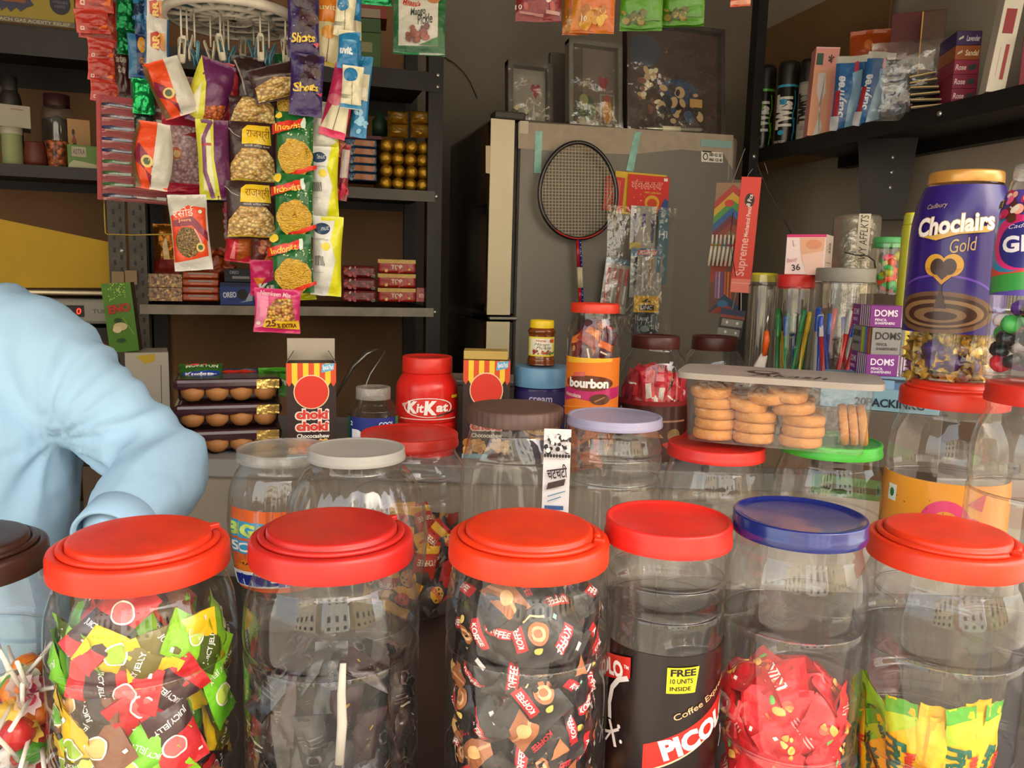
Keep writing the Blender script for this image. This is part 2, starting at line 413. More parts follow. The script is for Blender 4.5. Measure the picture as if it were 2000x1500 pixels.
# houses across the street, behind the viewer: they light the shop front and show in the jars
def house(x0, x1, y, h, wallc, winc, label, nf):
    r = empty('house', ((x0+x1)/2, y-3, -.05), 0, label, 'building'); w = x1-x0
    mb = MB(); mb.box((0, 0, h/2), (w, 6, h), prin('wall'+wallc, wallc, rough=.9, vary=.06, vscale=.6)); mb.build('wall', r)
    mb = MB(); mb.box((0, 0, h+.25), (w+.5, 6.5, .5), prin('parapet', '#d8cfc0', rough=.9)); mb.build('parapet', r)
    n = max(2, int(w/2.6))
    for k in range(nf):
        for i in range(n):
            x = -w/2+(i+.5)*w/n; z = 1.6+k*3.1
            mb = MB(); mb.box((x, 3.03, z), (1.2, .12, 1.4), card('#c8c0b0')); wdw = mb.build('window_frame', r)
            mb = MB(); mb.box((x, 3.08, z), (1.0, .08, 1.2), prin('window'+winc, winc, rough=.15)); mb.build('pane', wdw)
house(-17, -6.5, -13, 9.5, '#e8dcc4', '#3a4450', 'cream three storey house across the street, left of the gap', 3)
house(-4.0, 4.6, -15, 12.5, '#f0ece2', '#4a5866', 'white four storey house across the street, in the middle', 4)
house(6.5, 18, -14, 8.0, '#d9c39a', '#3c3c40', 'sandy coloured low house across the street, at the right', 2)

# counter and the raised table behind it
def laid(name, l0, l1, d0, d1, z0, z1, mat, bev=.003):
    mb = MB(); mb.box((0, 0, (z1-z0)/2), (l1-l0, d1-d0, z1-z0), mat, bev)
    o = mb.build(name, None, LD((l0+l1)/2, (d0+d1)/2, z0), -YAW); return o
r = empty('shop_counter', LD(.19, .845, 0), -YAW, 'long dark brown counter carrying the candy jars', 'counter')
mb = MB(); mb.box((0, 0, COUNTER_Z-.015), (1.54, .71, .03), prin('dark laminate', '#2a1e18', rough=.4, vary=.2, vscale=10), .003); mb.build('worktop', r)
mb = MB(); mb.box((0, 0, (COUNTER_Z-.03)/2), (1.50, .66, COUNTER_Z-.03), prin('counter front', '#5a4436', rough=.6, vary=.2)); mb.build('cabinet', r)
r = empty('back_table', LD(.12, 1.425, 0), -YAW, 'grey stone topped table behind the counter carrying boxes and small jars', 'table')
mb = MB(); mb.box((0, 0, TABLE_Z-.015), (1.44, .395, .03), prin('grey stone top', '#8e8c8a', rough=.5, vary=.15, vscale=20), .003); mb.build('tabletop', r)
mb = MB(); mb.box((0, -.005, (TABLE_Z-.03)/2), (1.40, .37, TABLE_Z-.03), prin('pale table front', '#9a9084', rough=.7, vary=.1)); mb.build('cabinet', r)

# steel racks on the back wall ------------------------------------------------
steel = prin('dark painted steel', '#1e1a18', rough=.5, metal=.3, vary=.25, vscale=20)
steelg = prin('worn grey steel', '#4a443e', rough=.5, metal=.4, vary=.3, vscale=30)
lipm = prin('dusty shelf lip', '#8b8376', rough=.6, metal=.2, vary=.25, vscale=25)
board = prin('brown hardboard', '#7c5a3c', rough=.8, vary=.12, vscale=6)
RY = 2.0
def zat(px, py, Y): return PYp(px, py, Y).z
def xat(px, py, Y): return PYp(px, py, Y).x
def post(mb_parent, x, y, z0, z1, mat, name='post', holes=True, pz=(0, 0)):
    mb = MB(); mb.box((x, y, (z0+z1)/2), (.036, .003, z1-z0), mat); mb.box((x-.017, y+.018, (z0+z1)/2), (.003, .036, z1-z0), mat)
    if holes:
        hm = card('#0c0a09'); z = z0+.02
        while z < z1:
            for k in (-.006, .008): mb.box((x+k, y-.0018, z+(0.012 if k > 0 else 0)), (.005, .0012, .011), hm)
            z += .028
    return mb.build(name, mb_parent)
xB0 = xat(268, 450, RY)+.0; xB1 = xat(848, 450, RY)
zs_top = zat(700, 128, RY); zs_mid = zat(560, 358, RY); zs_low = zat(560, 598, RY)
r = empty('steel_rack', (0, 0, 0), 0, 'dark slotted steel rack between the yellow sheet and the fridge', 'rack')
for (x, y) in ((xB0, RY), (xB1, RY), (xB0, RY+.36), (xB1, RY+.36)): post(r, x, y, 0, 2.3, steelg if y == RY and x < 0 else steel)
def rshelf(r, x0, x1, z, mat=lipm, h=.022):
    mb = MB(); mb.box(((x0+x1)/2, RY+.18, z-.002), (x1-x0, .37, .004), steel); mb.box(((x0+x1)/2, RY-.004, z-h/2), (x1-x0, .003, h), mat)
    mb.box(((x0+x1)/2, RY+.364, z-h/2), (x1-x0, .003, h), steel); return mb.build('shelf', r)
rshelf(r, xB0, xB1, zs_top, steel, .045); rshelf(r, xB0, xB1, zs_mid, prin('lip dark', '#4c463e', rough=.5, vary=.3), .026); rshelf(r, xB0, xB1, zs_low)
rshelf(r, xB0, xB1, zs_low-.36)
mb = MB(); mb.box(((xB0+xB1)/2, RY+.375, 1.25), (xB1-xB0, .006, 2.1), board); mb.build('back_panel', r)
bolt = prin('zinc bolt', '#c8c4ba', rough=.3, metal=.8)
def rivet(par, x, y, z, ax='X', s=1):
    MB().lathe([(0, .003), (.0045, .003), (.005, 0)], bolt, 12, Matrix.Translation((x, y, z)) @ Matrix.Rotation(PI/2*s, 4, ax)).build('bolt', par)
for z in (zs_top-.005, zs_top-.032, zs_mid-.012, zs_low-.01): rivet(r, xB1+.004, RY-.002, z)
rivet(r, xB0-.03, RY-.02, zat(240, 490, RY))
xA1 = xB0-.042; xA0 = xA1-.85
r = empty('steel_rack', (0, 0, 0), 0, 'dark steel rack behind the man, with the yellow poster on its top shelf', 'rack')
for (x, y) in ((xA0, RY), (xA1, RY), (xA0, RY+.36), (xA1, RY+.36)): post(r, x, y, 0, 2.3, steelg if y == RY else steel)
zA_top = zat(90, 55, RY); zA_mid = zat(90, 324, RY); zA_low = zat(90, 640, RY)
rshelf(r, xA0, xA1, zA_top, steel, .06); rshelf(r, xA0, xA1, zA_mid, steel, .026); rshelf(r, xA0, xA1, zA_low, steel, .03); rshelf(r, xA0, xA1, zA_low-.4, steel)
mb = MB(); mb.box(((xA0+xA1)/2, RY+.375, 1.25), (xA1-xA0, .006, 2.1), board); mb.build('back_panel', r)

# fridge: its side panel faces the viewer, its door faces left ------------------
FY = 1.85
fx0 = PYp(1012, 400, FY).x; fx1 = PYp(1436, 400, FY).x; fz = (PYp(1015, 236, FY).z+PYp(1435, 262, FY).z)/2
r = empty('fridge', ((fx0+fx1)/2, FY+.22, 0), 0, 'tall grey fridge with pale door edge and tape along the top of its side', 'fridge')
ccx = (fx0+fx1)/2; fw = fx1-fx0
mb = MB(); mb.box((0, 0, fz/2+.15), (fw, .44, fz-.30), prin('grey textured steel', '#6e6962', rough=.45, metal=.25, bump=.35, bscale=260, bdist=.0006), .012); mb.build('cabinet', r)
mb = MB(); mb.box((0, 0, .16), (fw*.9, .40, .30), steel, .01); mb.build('stand', r)
dz = PYp(975, 620, FY).z
pal = prin('pale door edge', '#cfc2a0', rough=.35, vary=.05)
drk = prin('glossy dark door', '#241d18', rough=.12, vary=.2, coat=.6)
for (z0, z1) in ((dz+.004, fz-.004), (.32, dz-.008)):
    mb = MB(); x1 = fx0-ccx-.012; x0 = x1-.062
    mb.box(((x0+x1)/2, -.005, (z0+z1)/2), (x1-x0, .43, z1-z0), drk, .01)
    mb.box(((x0+x1)/2, -.2215, (z0+z1)/2), (x1-x0-.004, .004, z1-z0-.004), pal, .001)
    mb.box((x1+.005, -.19, (z0+z1)/2), (.010, .03, z1-z0-.01), prin('seal', '#3a3430', rough=.7))
    dd = mb.build('door', r)
mb = MB(); mb.box((fx0-ccx-.03, -.215, dz-.002), (.07, .02, .007), prin('hinge', '#9a958c', rough=.3, metal=.7), .002); mb.build('hinge', r)
mb = MB(); mb.box((fx0-ccx-.025, -.20, fz+.004), (.075, .05, .018), card('#38342f'), .004); mb.build('hinge', r)
def FP(px, py, off=.0): p = PYp(px, py, FY-off); return p
def on_fridge(name, pts, mat, th=.0008, parent=r, off=.0006):
    ps = [FP(x, y) for x, y in pts]; mb = MB()
    mb.poly([(p.x-ccx, p.z) for p in ps], th, mat, Matrix.Translation((0, -.22-off, 0))); return mb.build(name, parent)
tapem = prin('brown packing tape', '#9a8a78', rough=.5, vary=.12, vscale=40)
on_fridge('packing_tape', [(1012, 238), (1432, 264), (1430, 330), (1412, 300), (1330, 292), (1230, 302), (1120, 297), (1012, 290)], tapem)
gt = prin('green strapping tape', '#7fb3a8', rough=.35, vary=.25, vscale=60)
on_fridge('green_tape', [(1045, 256), (1059, 256), (1056, 338), (1042, 338)], gt, off=.0018)
on_fridge('green_tape', [(1239, 258), (1251, 258), (1236, 336), (1222, 333)], gt, off=.0018)
on_fridge('green_tape', [(1368, 272), (1428, 276), (1428, 290), (1368, 286)], prin('pale blue tape', '#7d9c98', rough=.5), off=.0018)
st = on_fridge('phone_sticker', [(1369, 296), (1411, 298), (1411, 318), (1369, 316)], card('#d8d2c4'), off=.0016)
mb = MB(); q0 = FP(1369, 317); q1 = FP(1411, 297)
paint(mb, [('T', '1800 425 267', .35, .55, .97, .85, '#30302c'), ('T', '1860 123 40', .35, .15, .97, .42, '#30302c'), ('O', .17, .5, .12, .3, .3, '#1a1a1a'), ('R', .02, .86, .45, .97, '#1a1a1a')],
      lambda u, v: (Vector((q0.x-ccx+(q1.x-q0.x)*u, -.2225, q0.z+(q1.z-q0.z)*v)), Vector((0, -1, 0))), 1, 1, 2, 'card', flat=True); mb.build('phone_number', st)
on_fridge('door_sticker', [(948, 285), (957, 285), (957, 340), (948, 338)], card('#b8a888'), off=.003)
on_fridge('logo_mark', [(1015, 236), (1032, 237), (1031, 262), (1014, 261)], prin('pale tape end', '#b9ad98', rough=.5), off=.0014)

# shelf on the right wall -------------------------------------------------------
SX = 1.253; SZ = (PXp(1480, 290, SX).z+PXp(2000, 165, SX).z)/2
r = empty('wall_shelf', (SX+.15, 1.2, SZ), 0, 'black steel wall shelf on the right holding cans and soap boxes', 'shelf')
mb = MB(); mb.box((.0, 0, -.003), (.30, 1.42, .006), steel); mb.box((-.149, 0, -.018), (.003, 1.42, .036), steel); mb.box((.12, 0, -.02), (.03, 1.42, .03), steel); mb.build('shelf', r)
mb = MB(); mb.poly([(-.065, -.006), (.065, -.006), (.050, -.195), (-.045, -.195)], .04, steel, Matrix.Translation((.02, .43, 0)) @ Matrix.Rotation(-.70, 4, 'Z'))
mb.build('bracket', r)
for z in (-.05, -.085, -.12): rivet(r, .018, .405, z)
mb = MB(); mb.box((-.178, .70, 0), (.028, .03, 1.7), steel); mb.build('post', r)
mb = MB(); mb.box((.13, .14, .40), (.03, .03, .8), steel); mb.build('post', r)
rivet(r, -.151, .1, -.018, 'Y', -1); rivet(r, -.178, .684, -.025)
# upper shelf just above the frame
r = empty('wall_shelf', (SX+.15, 1.2, SZ+.36), 0, 'upper black wall shelf over the soap boxes, at the top right', 'shelf')
mb = MB(); mb.box((.0, -.1, -.003), (.30, 1.2, .006), steel); mb.box((-.149, -.1, -.018), (.003, 1.2, .036), steel); mb.build('shelf', r)
# ================================================================== jars
def smooth_profile(pts, n=5):
    out = []
    for i in range(len(pts)-1):
        p0 = pts[max(0, i-1)]; p1 = pts[i]; p2 = pts[i+1]; p3 = pts[min(len(pts)-1, i+2)]
        for k in range(n):
            t = k/n; o = []
            for a in (0, 1):
                m1 = (p2[a]-p0[a])/2; m2 = (p3[a]-p1[a])/2
                o.append((2*t**3-3*t**2+1)*p1[a]+(t**3-2*t**2+t)*m1+(-2*t**3+3*t**2)*p2[a]+(t**3-t**2)*m2)
            out.append((max(0, o[0]), o[1]))
    out.append(pts[-1]); return out
def jar_profile(R, rl, H, lidh, style):
    zt = H-.004; zn = H-lidh-.010; rn = rl*.94
    sh = {'big': .36, 'bulb': .55, 'short': .26, 'straight': .16, 'square': .3}[style]
    sz = min(H*.6, (R-rn)*1.2+.03 + (H*.12 if style == 'bulb' else 0))
    z1 = zn-sz
    base = [(0, .004), (R*.55, .003), (R*.88, 0), (R*.97, .008), (R, .022)]
    if style == 'bulb':
        mid = [(R*.80, .05), (R*.80, z1*.35), (R*.92, z1*.6), (R, z1*1.0), (R*.99, z1+sz*.25), (rn+(R-rn)*.80, z1+sz*.62), (rn+(R-rn)*.35, z1+sz*.9)]
        base = [(0, .004), (R*.5, .003), (R*.72, 0), (R*.79, .01)]
    elif style == 'big':
        mid = [(R, z1*.40), (R*.985, z1*.42), (R*.985, z1*.44), (R, z1*.46), (R, z1*.86), (R*.975, z1*.885), (R*.975, z1*.91), (R, z1*.94), (R*.995, z1+sz*.12), (rn+(R-rn)*.75, z1+sz*.5), (rn+(R-rn)*.2, z1+sz*.88)]
    elif style == 'straight':
        mid = [(R, z1*.3), (R, z1*.6), (R, z1*.90), (R*.955, z1*.93), (R*.955, z1*.96), (R, z1*.99), (R, z1+sz*.30), (R*.965, z1+sz*.36), (R*.965, z1+sz*.42), (R*.995, z1+sz*.5), (rn+(R-rn)*.4, z1+sz*.8)]
    else:
        mid = [(R, z1*.6), (R, z1*.98), (R*.985, z1+sz*.2), (rn+(R-rn)*.6, z1+sz*.6), (rn+(R-rn)*.12, z1+sz*.92)]
    return smooth_profile(base+mid+[(rn, zn), (rn, H-lidh), (rn*.985, zt)], 4)
def prof_r(prof, z):
    best = prof[-1][0]
    for (r0, z0), (r1, z1) in zip(prof, prof[1:]):
        if z0 <= z <= z1 and z1 > z0: return r0+(r1-r0)*(z-z0)/(z1-z0)
    return best
def lid_mesh(rl, lh, style, mat):
    mb = MB(); seg = 72
    if style in ('handle', 'ring'):
        p = [(rl*1.0, 0), (rl*1.005, .002), (rl, lh*.78), (rl*.985, lh*.93), (rl*.955, lh), (rl*.90, lh*1.0), (rl*.885, lh*.96), (rl*.80, lh*.95), (rl*.79, lh*1.28), (rl*.775, lh*1.36), (rl*.74, lh*1.38), (rl*.5, lh*1.36), (0, lh*1.36)]
        mb.lathe(p, mat, seg)
    elif style == 'flat':
        p = [(rl, 0), (rl*1.005, .002), (rl*1.0, lh*.35), (rl*.985, lh*.5), (rl*.99, lh*.9), (rl*.975, lh), (rl*.93, lh), (rl*.915, lh*.93), (rl*.88, lh*.90), (rl*.4, lh*.88), (0, lh*.89)]
        mb.lathe(p, mat, seg)
    elif style == 'dish':
        p = [(rl, 0), (rl*1.01, .002), (rl*1.01, lh*.45), (rl*.995, lh*.5), (rl*1.005, lh*.92), (rl*.99, lh), (rl*.955, lh), (rl*.94, lh*.93), (rl*.8, lh*.85), (rl*.4, lh*.76), (0, lh*.74)]
        mb.lathe(p, mat, seg)
    elif style == 'ribbed':
        p = [(rl, 0), (rl*1.0, lh*.9), (rl*.96, lh), (rl*.8, lh*1.0), (0, lh*.97)]
        mb.lathe(p, mat, 120, rf=lambda a, z, j: 1+(.012*math.sin(a*40) if j < 2 else 0))
    return mb
JARS = {}
def jar(px, py, d, Dl, Db, base_z, lidh, lstyle, lcol, label, jstyle='big', mat=None, lmat=None, flute=0, group=None, hang=0, cat='jar', name='candy_jar', key=None, rz=None, arts=(), square=0):
    """px, py: centre of the lid top; d its depth; Dl, Db: lid and body diameter"""
    c = P(px, py, d); H = c.z-base_z; R = Db/2; rl = Dl/2
    top = lidh*(1.36 if lstyle in ('handle', 'ring') else 1); Hb = H-top+lidh
    a = facing(c) if rz is None else rz
    root = empty(name, (c.x, c.y, base_z), a, label, cat, group)
    prof = jar_profile(R, rl, Hb, lidh, jstyle)
    def rf(t, z, j):
        k = 1
        if flute:
            q = min(1, max(0, (z-Hb*.35)/(Hb*.12)))*min(1, max(0, (Hb-lidh-.018-z)/.02))
            k *= 1+.05*q*abs(math.cos(t*flute/2))**.6-.03*q
        if square:
            q = min(1, max(0, (Hb-lidh-.01-z)/.05)); c4 = (abs(math.cos(t))**5+abs(math.sin(t))**5)**(-1/5)
            k *= 1+(c4-1)*q*square
        return k
    mb = MB(); mb.lathe(prof, mat or PET, 96, rf=rf if (flute or square) else None)
    body = mb.build('jar_body', root)
    lm = lmat or plast(lcol)
    lid = lid_mesh(rl, lidh, lstyle, lm).build('lid', root, (0, 0, Hb-lidh))
    if lstyle in ('handle', 'ring'):
        h = MB(); n = 64; z = lidh*1.06
        path = [(rl*.845*math.cos(t), rl*.845*math.sin(t), z) for t in [(.12+i/(n-1)*2.0*PI*.94) for i in range(n)]]
        h.tube([(x, y, z) for x, y, z in path], lidh*.16, lm, 8, flat=.8)
        for s in (0,):
            h.box((rl*.89, 0, lidh*1.02), (rl*.14, rl*.10, lidh*.30), lm, .0012)
        hd = h.build('handle', lid); hd.rotation_euler = (0, 0, hang)
    # printed labels: (z0, z1, a0deg, a1deg, colour, art) a=0 faces the viewer, + to the right
    for (z0, z1, a0, a1, col, art) in arts:
        lb = MB()
        def S(u, v, e=.0006):
            t = -PI/2+math.radians(a0+(a1-a0)*u); z = z0+(z1-z0)*v; r = prof_r(prof, z)*rf(t, z, 0)+e
            return Vector((r*math.cos(t), r*math.sin(t), z))
        nu = max(4, int(abs(a1-a0)/7)); nv = 8
        if col: lb.surf(S, nu, nv, inkmat(col, 'card'))
        rr = prof_r(prof, (z0+z1)/2); asp = rr*math.radians(a1-a0)/(z1-z0)
        paint(lb, art, snorm(S), nu, nv, asp, 'film' if False else 'label', lift=.0002)
        lb.build('paper_label', root)
    info = dict(c=Vector((c.x, c.y, base_z)), R=R, H=Hb, prof=prof, a=a, root=root, rl=rl)
    if key: JARS[key] = info
    return info
_ik = inkmat
def inkmat(m, kind):
    if not isinstance(m, str): return m
    if m in MATS: return MATS[m]
    if kind == 'label': return prin('label'+m, m, rough=.35, coat=.3)
    return film(m) if kind == 'film' else card(m)

# candies ---------------------------------------------------------------------
def candy_protos(kind, specs):
    """specs: list of (l, w, th, col, art, backcol) -> meshes"""
    out = []
    for i, (l, w, th, col, art) in enumerate(specs):
        mb = bag_mesh(w, l, th, col, art, seed=i*3.1+len(kind), nu=9, nv=12, crimp=.13, pinch=.04, wr=.0019)
        # artwork on the back too
        S = pillow_S(w, l, th, i*3.1+len(kind), .13, .04, .0019)
        paint(mb, art, snorm(lambda u, v: S(1-u, v, 1)), 9, 12, w/l, 'film', lift=.0003)
        ob = mb.build(kind); out.append(ob.data); bpy.data.objects.remove(ob)
    return out
def fill(key, meshes, n, z0, z1, label, cat, group, kind, size, seed=1, top=0.0, upright=0, inner=.35, weights=None, front=True, gap=None, tang=.3):
    J = JARS[key]; q = random.Random(seed); placed = []; cnt = 0; tries = 0
    l, w, th = size; gap = gap or w*.62
    rin0 = J['R']
    while cnt < n and tries < n*140:
        tries += 1
        lay = 1 if q.random() < inner else 0
        z = q.uniform(z0, z1); rj = prof_r(J['prof'], z)
        ang = q.uniform(-PI, 0) if front and q.random() < .85 else q.uniform(-PI, PI)
        ztop = z1+top*math.sin(ang*2+1)
        if z > ztop: continue
        r = rj - th*.75 - .004 - lay*(th*1.5)
        if z > z1-w*.7: r *= q.uniform(.45, 1)
        p = Vector((r*math.cos(ang), r*math.sin(ang), z))
        tries_gap = gap*(.92 if lay else 1)*(1 if tries < n*70 else .8)
        if any((p-o).length < tries_gap for o in placed): continue
        placed.append(p); cnt += 1
        # orientation: face outward, spun about the face normal
        nrm = Vector((math.cos(ang), math.sin(ang), q.uniform(-tang, tang)+(.9 if z > z1-w*.5 else 0))).normalized()
        spin = q.gauss(0, .30)+(PI if q.random() < .5 else 0) if upright else q.uniform(0, 2*PI)
        yb = -nrm; up = Vector((0, 0, 1)); x = up.cross(-yb).normalized(); zz = x.cross(yb)   # local -Y faces outward
        R0 = Matrix((x, yb, zz)).transposed()
        Rm = R0 @ Matrix.Rotation(spin, 3, 'Y')
        # keep the ends inside the wall: push inward by the sagitta of the horizontal half length
        hx = abs((Rm @ Vector((0, 0, l/2))).xy.dot(Vector((-math.sin(ang), math.cos(ang)))))
        hx = max(hx, abs((Rm @ Vector((w/2, 0, 0))).xy.dot(Vector((-math.sin(ang), math.cos(ang))))))
        sag = rj-math.sqrt(max(0, rj*rj-hx*hx)); p = p*1
        rr = max(.0, math.hypot(p.x, p.y)-sag*.8)
        p = Vector((rr*math.cos(ang), rr*math.sin(ang), z))
        me = meshes[q.choices(range(len(meshes)), weights)[0]] if weights else q.choice(meshes)
        o = bpy.data.objects.new(kind, me); COL.objects.link(o)
        Rz = Matrix.Rotation(J['a'], 3, 'Z')
        o.location = J['c'] + Rz @ p; o.rotation_euler = (Rz @ Rm).to_euler()
        tag(o, label, cat, group)
    return placed

RED1, RED2, RED3 = '#dc3418', '#bc221c', '#e03612'
# front row --------------------------------------------------------------------
jar(-88, 1052, .66, .135, .145, COUNTER_Z, .0195, 'handle', '#3a2119', 'clear jar of lollipops with a dark brown lid, far left of front row', key='J0', hang=1.0, group='front row candy jars')
jar(274, 1043, .65, .138, .147, COUNTER_Z, .0195, 'handle', RED1, 'clear jar of green, yellow and red jelly candies under an orange-red lid', key='J1', hang=.35, group='front row candy jars')
jar(649, 1025, .65, .1316, .143, COUNTER_Z, .0195, 'handle', RED2, 'clear jar of black wrapped sweets under a deep red lid', key='J2', hang=.55, group='front row candy jars')
jar(1034, 1026, .65, .1307, .134, COUNTER_Z, .0195, 'handle', RED3, 'clear jar packed with black and brown coffee candies, orange-red handled lid', key='J3', hang=-.25, group='front row candy jars')
def drop(x, y, r, col): return ('E', x, y, r*.6, r, col)
ZL0, ZL1 = .058, .180
pic = [('R', 0, 0, 1, 1, '#190d0b'),
       ('P', [(.30, .17), (1.0, .53), (1.0, .70), (.30, .36)], '#c8281c'), ('L', [(.30, .165), (1.0, .525)], .012, '#e8c0a0'),
       ('T', 'PICOLO', .39, .37, 1.04, .52, '#f6f0ea', 19, 0, .05),
       ('T', 'Coffee Express', .46, .63, .93, .69, '#d8a878', 22, 0, .01), ('T', 'Coffee Candy', .42, .09, .64, .135, '#d8a878', 0, 0, .01),
       ('P', [(.42, .75), (.60, .75), (.62, .93), (.42, .93)], '#f4e31c'), ('T', 'FREE', .44, .87, .60, .92, '#190d0b', 0, 0, .04),
       ('T', '10 UNITS', .44, .82, .58, .855, '#190d0b'), ('T', 'INSIDE', .44, .77, .57, .80, '#190d0b'),
       ('P', [(0, .72), (.20, .80), (.20, .95), (0, .90)], '#c8281c'), ('T', 'OLO', -.06, .76, .15, .88, '#f6f0ea', 8, 0, .05), ('T', 'TM', .155, .86, .19, .885, '#f6f0ea'),
       ('L', [(.19, .80), (.12, .76), (.07, .68), (.05, .56), (.06, .45)], .035, '#e8e0da'), ('L', [(.02, .33), (.08, .36), (.14, .41)], .02, '#e8e0da'),
       ('L', [(.06, .44), (.10, .34), (.12, .27)], .025, '#e8e0da'), ('E', .14, .43, .012, .016, '#e8e0da'), ('E', .16, .33, .01, .014, '#e8e0da'), ('L', [(.08, .36), (.03, .27)], .015, '#e8e0da'),
       ('L', [(.87, .42), (.90, .33), (.97, .36)], .02, '#e8e0da'), ('L', [(.90, .33), (.86, .26)], .014, '#e8e0da')]
jar(1306, 1010, .675, .107, .100, COUNTER_Z, .019, 'flat', '#e02a20', 'slim clear jar with a wide dark brown label under a flat red lid', jstyle='straight', key='J4', group='front row candy jars',
    arts=[(ZL0, ZL1, -57, 93, '#190d0b', pic)])
jar(1562, 1002, .668, .1075, .116, COUNTER_Z, .0165, 'dish', '#24368c', 'clear jar of red wrapped candies under a dished dark blue lid', key='J5', group='front row candy jars', lmat=prin('blue lid', '#16226a', rough=.22, coat=.5))
jar(1850, 1034, .69, .125, .137, COUNTER_Z, .0195, 'handle', '#e03814', 'clear jar of green and yellow stick packs under an orange-red lid, front right', key='J6', hang=-.35, group='front row candy jars')

# candies of the front row
dot = ('E', .22, .78, .05, .03, '#f4f0e0')
def jelly(col, dark, c2): return (.072, .036, .013, col, [('P', [(0, .12), (1, .25), (1, .62), (0, .5)], dark), ('T', 'JUICY JELLY', .10, .35, .90, .43, '#f6f4ec', 10), ('E', .62, .66, .22, .10, c2), ('O', .62, .66, .26, .12, .15, '#f0ecd8'), ('R', .1, .85, .2, .9, '#f6f4ec')])
jm = candy_protos('jelly_candy', [jelly('#8ccc1c', '#4a5c14', '#c4dc50'), jelly('#f0c40c', '#6a6010', '#9cc030'), jelly('#c81420', '#3a1014', '#e06060'),
                                  jelly('#6ec81c', '#7cd428', '#d0e860'), jelly('#f4cc14', '#f0c40c', '#68b030'), jelly('#7a4420', '#2c1810', '#e0b060')])
fill('J1', jm, 56, .055, .215, 'flow-wrapped green, yellow or red jelly candy in the orange-red lidded jar at front left', 'candy', 'jelly candies in the front left jar', 'jelly_candy', (.072, .036, .013), seed=5, top=.012, weights=[3, 3, 4, 3, 2, 1.4], gap=.022)
bk = [(.055, .026, .010, '#191614', [('T', 'CANDY', .2, .42, .8, .50, '#5c564c', 90), ('L', [(.15, .2), (.35, .75)], .02, '#3c3834'), ('R', .1, .84, .3, .88, '#bdb6aa')]),  # slanting grey line is a gloss streak painted into the wrapper art
      (.055, .026, .010, '#1f1a1a', [('S', 26, .1, .15, .9, .5, .01, .02, ['#6c655c', '#3c3834']), ('R', .15, .6, .85, .62, '#8c8478'), ('R', .15, .66, .75, .68, '#8c8478')]),
      (.055, .026, .010, '#2c1518', [('T', 'IMLI', .25, .4, .75, .50, '#5a4c3c', 90), ('E', .5, .75, .08, .03, '#a08020')]),
      (.055, .026, .010, '#141216', [('R', .1, .3+.0, .9, .32, '#4c4844'), ('R', .1, .36, .9, .375, '#4c4844'), ('R', .1, .42, .7, .435, '#4c4844'), ('O', .5, .65, .22, .1, .3, '#4a4440')])]
bm_ = candy_protos('black_candy', bk)
fill('J2', bm_, 62, .03, .165, 'black glossy wrapped sweet in the deep red lidded jar', 'candy', 'black sweets in the deep red lidded jar', 'black_candy', (.055, .026, .010), seed=3, top=.006, gap=.019, upright=1)
J = JARS['J2']; tp = P(668, 1290, .598); bt = P(664, 1500, .598); l_ = (tp-bt).length
mb = MB(); mb.tube([(.0008, 0, l_/2), (0, 0, l_*.2), (.001, 0, -l_*.1), (-.0005, 0, -l_/2)], [.0024, .0032, .0038, .0034], card('#b4aca0'), 8, flat=.5); o = mb.build('paper_stick', None, (tp+bt)/2); o.rotation_euler = (0, .02, J['a']); tag(o, 'white paper stick standing among the black sweets', 'stick')
def kof(rot): return [('R', .06, .30, .34, .80, '#c01822'), ('T', 'KOFFEE', .015-.10, .50, .385+.10, .60, '#f4ece4', 90, .2, .03), ('E', .66, .5, .25, .17, '#b06a38'), ('O', .66, .5, .17, .12, .4, '#e0b080'), ('L', [(.4, .72), (.6, .78), (.9, .70)], .03, '#e4c08c'), ('E', .55, .27, .10, .05, '#e8c860')]
km = candy_protos('coffee_candy', [(.050, .034, .011, '#1c1412', kof(0)), (.050, .034, .011, '#1a1210', [('R', .12, .42, .88, .60, '#c01822'), ('T', 'KOFFEE', .18, .45, .82, .57, '#f4ece4', 0, .2, .03), ('R', .35, .80, .65, .87, '#d8d4cc'), ('R', .1, .2, .2, .26, '#8cc8b0')]),
      (.050, .034, .011, '#171110', [('P', [(0, .15), (1, .35), (1, .75), (0, .6)], '#a8643a'), ('L', [(0, .3), (.5, .5), (1, .5)], .05, '#d89868'), ('E', .6, .48, .17, .1, '#e0b070'), ('T', 'KOFFEE', .2, .76, .8, .85, '#c01822', 0, .2, .04)]),
      (.050, .034, .011, '#201714', [('R', .6, .25, .86, .85, '#c01822'), ('T', 'KOFFEE', .45, .5, 1.0, .60, '#f4ece4', 90, .2, .03), ('R', .1, .6, .3, .7, '#dcd8d0'), ('P', [(.05, .2), (.5, .25), (.3, .5)], '#b87444')])])
fill('J3', km, 88, .03, .235, 'small black and brown coffee candy packet in the packed front centre jar', 'candy', 'coffee candies in the front centre jar', 'coffee_candy', (.050, .034, .011), seed=9, weights=[3, 3, 1.4, 2], gap=.021)
pm = candy_protos('picolo_candy'.replace('picolo', 'striped'), [(.042, .028, .010, '#a8181c', [('T', 'PICOLO', .1, .4, .9, .6, '#f4f0ec', 15, 0, .05), ('R', 0, .12, 1, .28, '#2a1210')]), (.042, .028, .010, '#241211', [('P', [(0, .3), (1, .5), (1, .75), (0, .55)], '#c8202a'), ('T', 'PIC', .15, .46, .85, .62, '#f4f0ec', 15, 0, .05)])])
fill('J4', pm, 24, .012, .050, 'red and brown coffee candy below the dark brown label of the slim jar', 'candy', 'candies under the brown label jar', 'coffee_candy', (.042, .028, .010), seed=4, gap=.016)
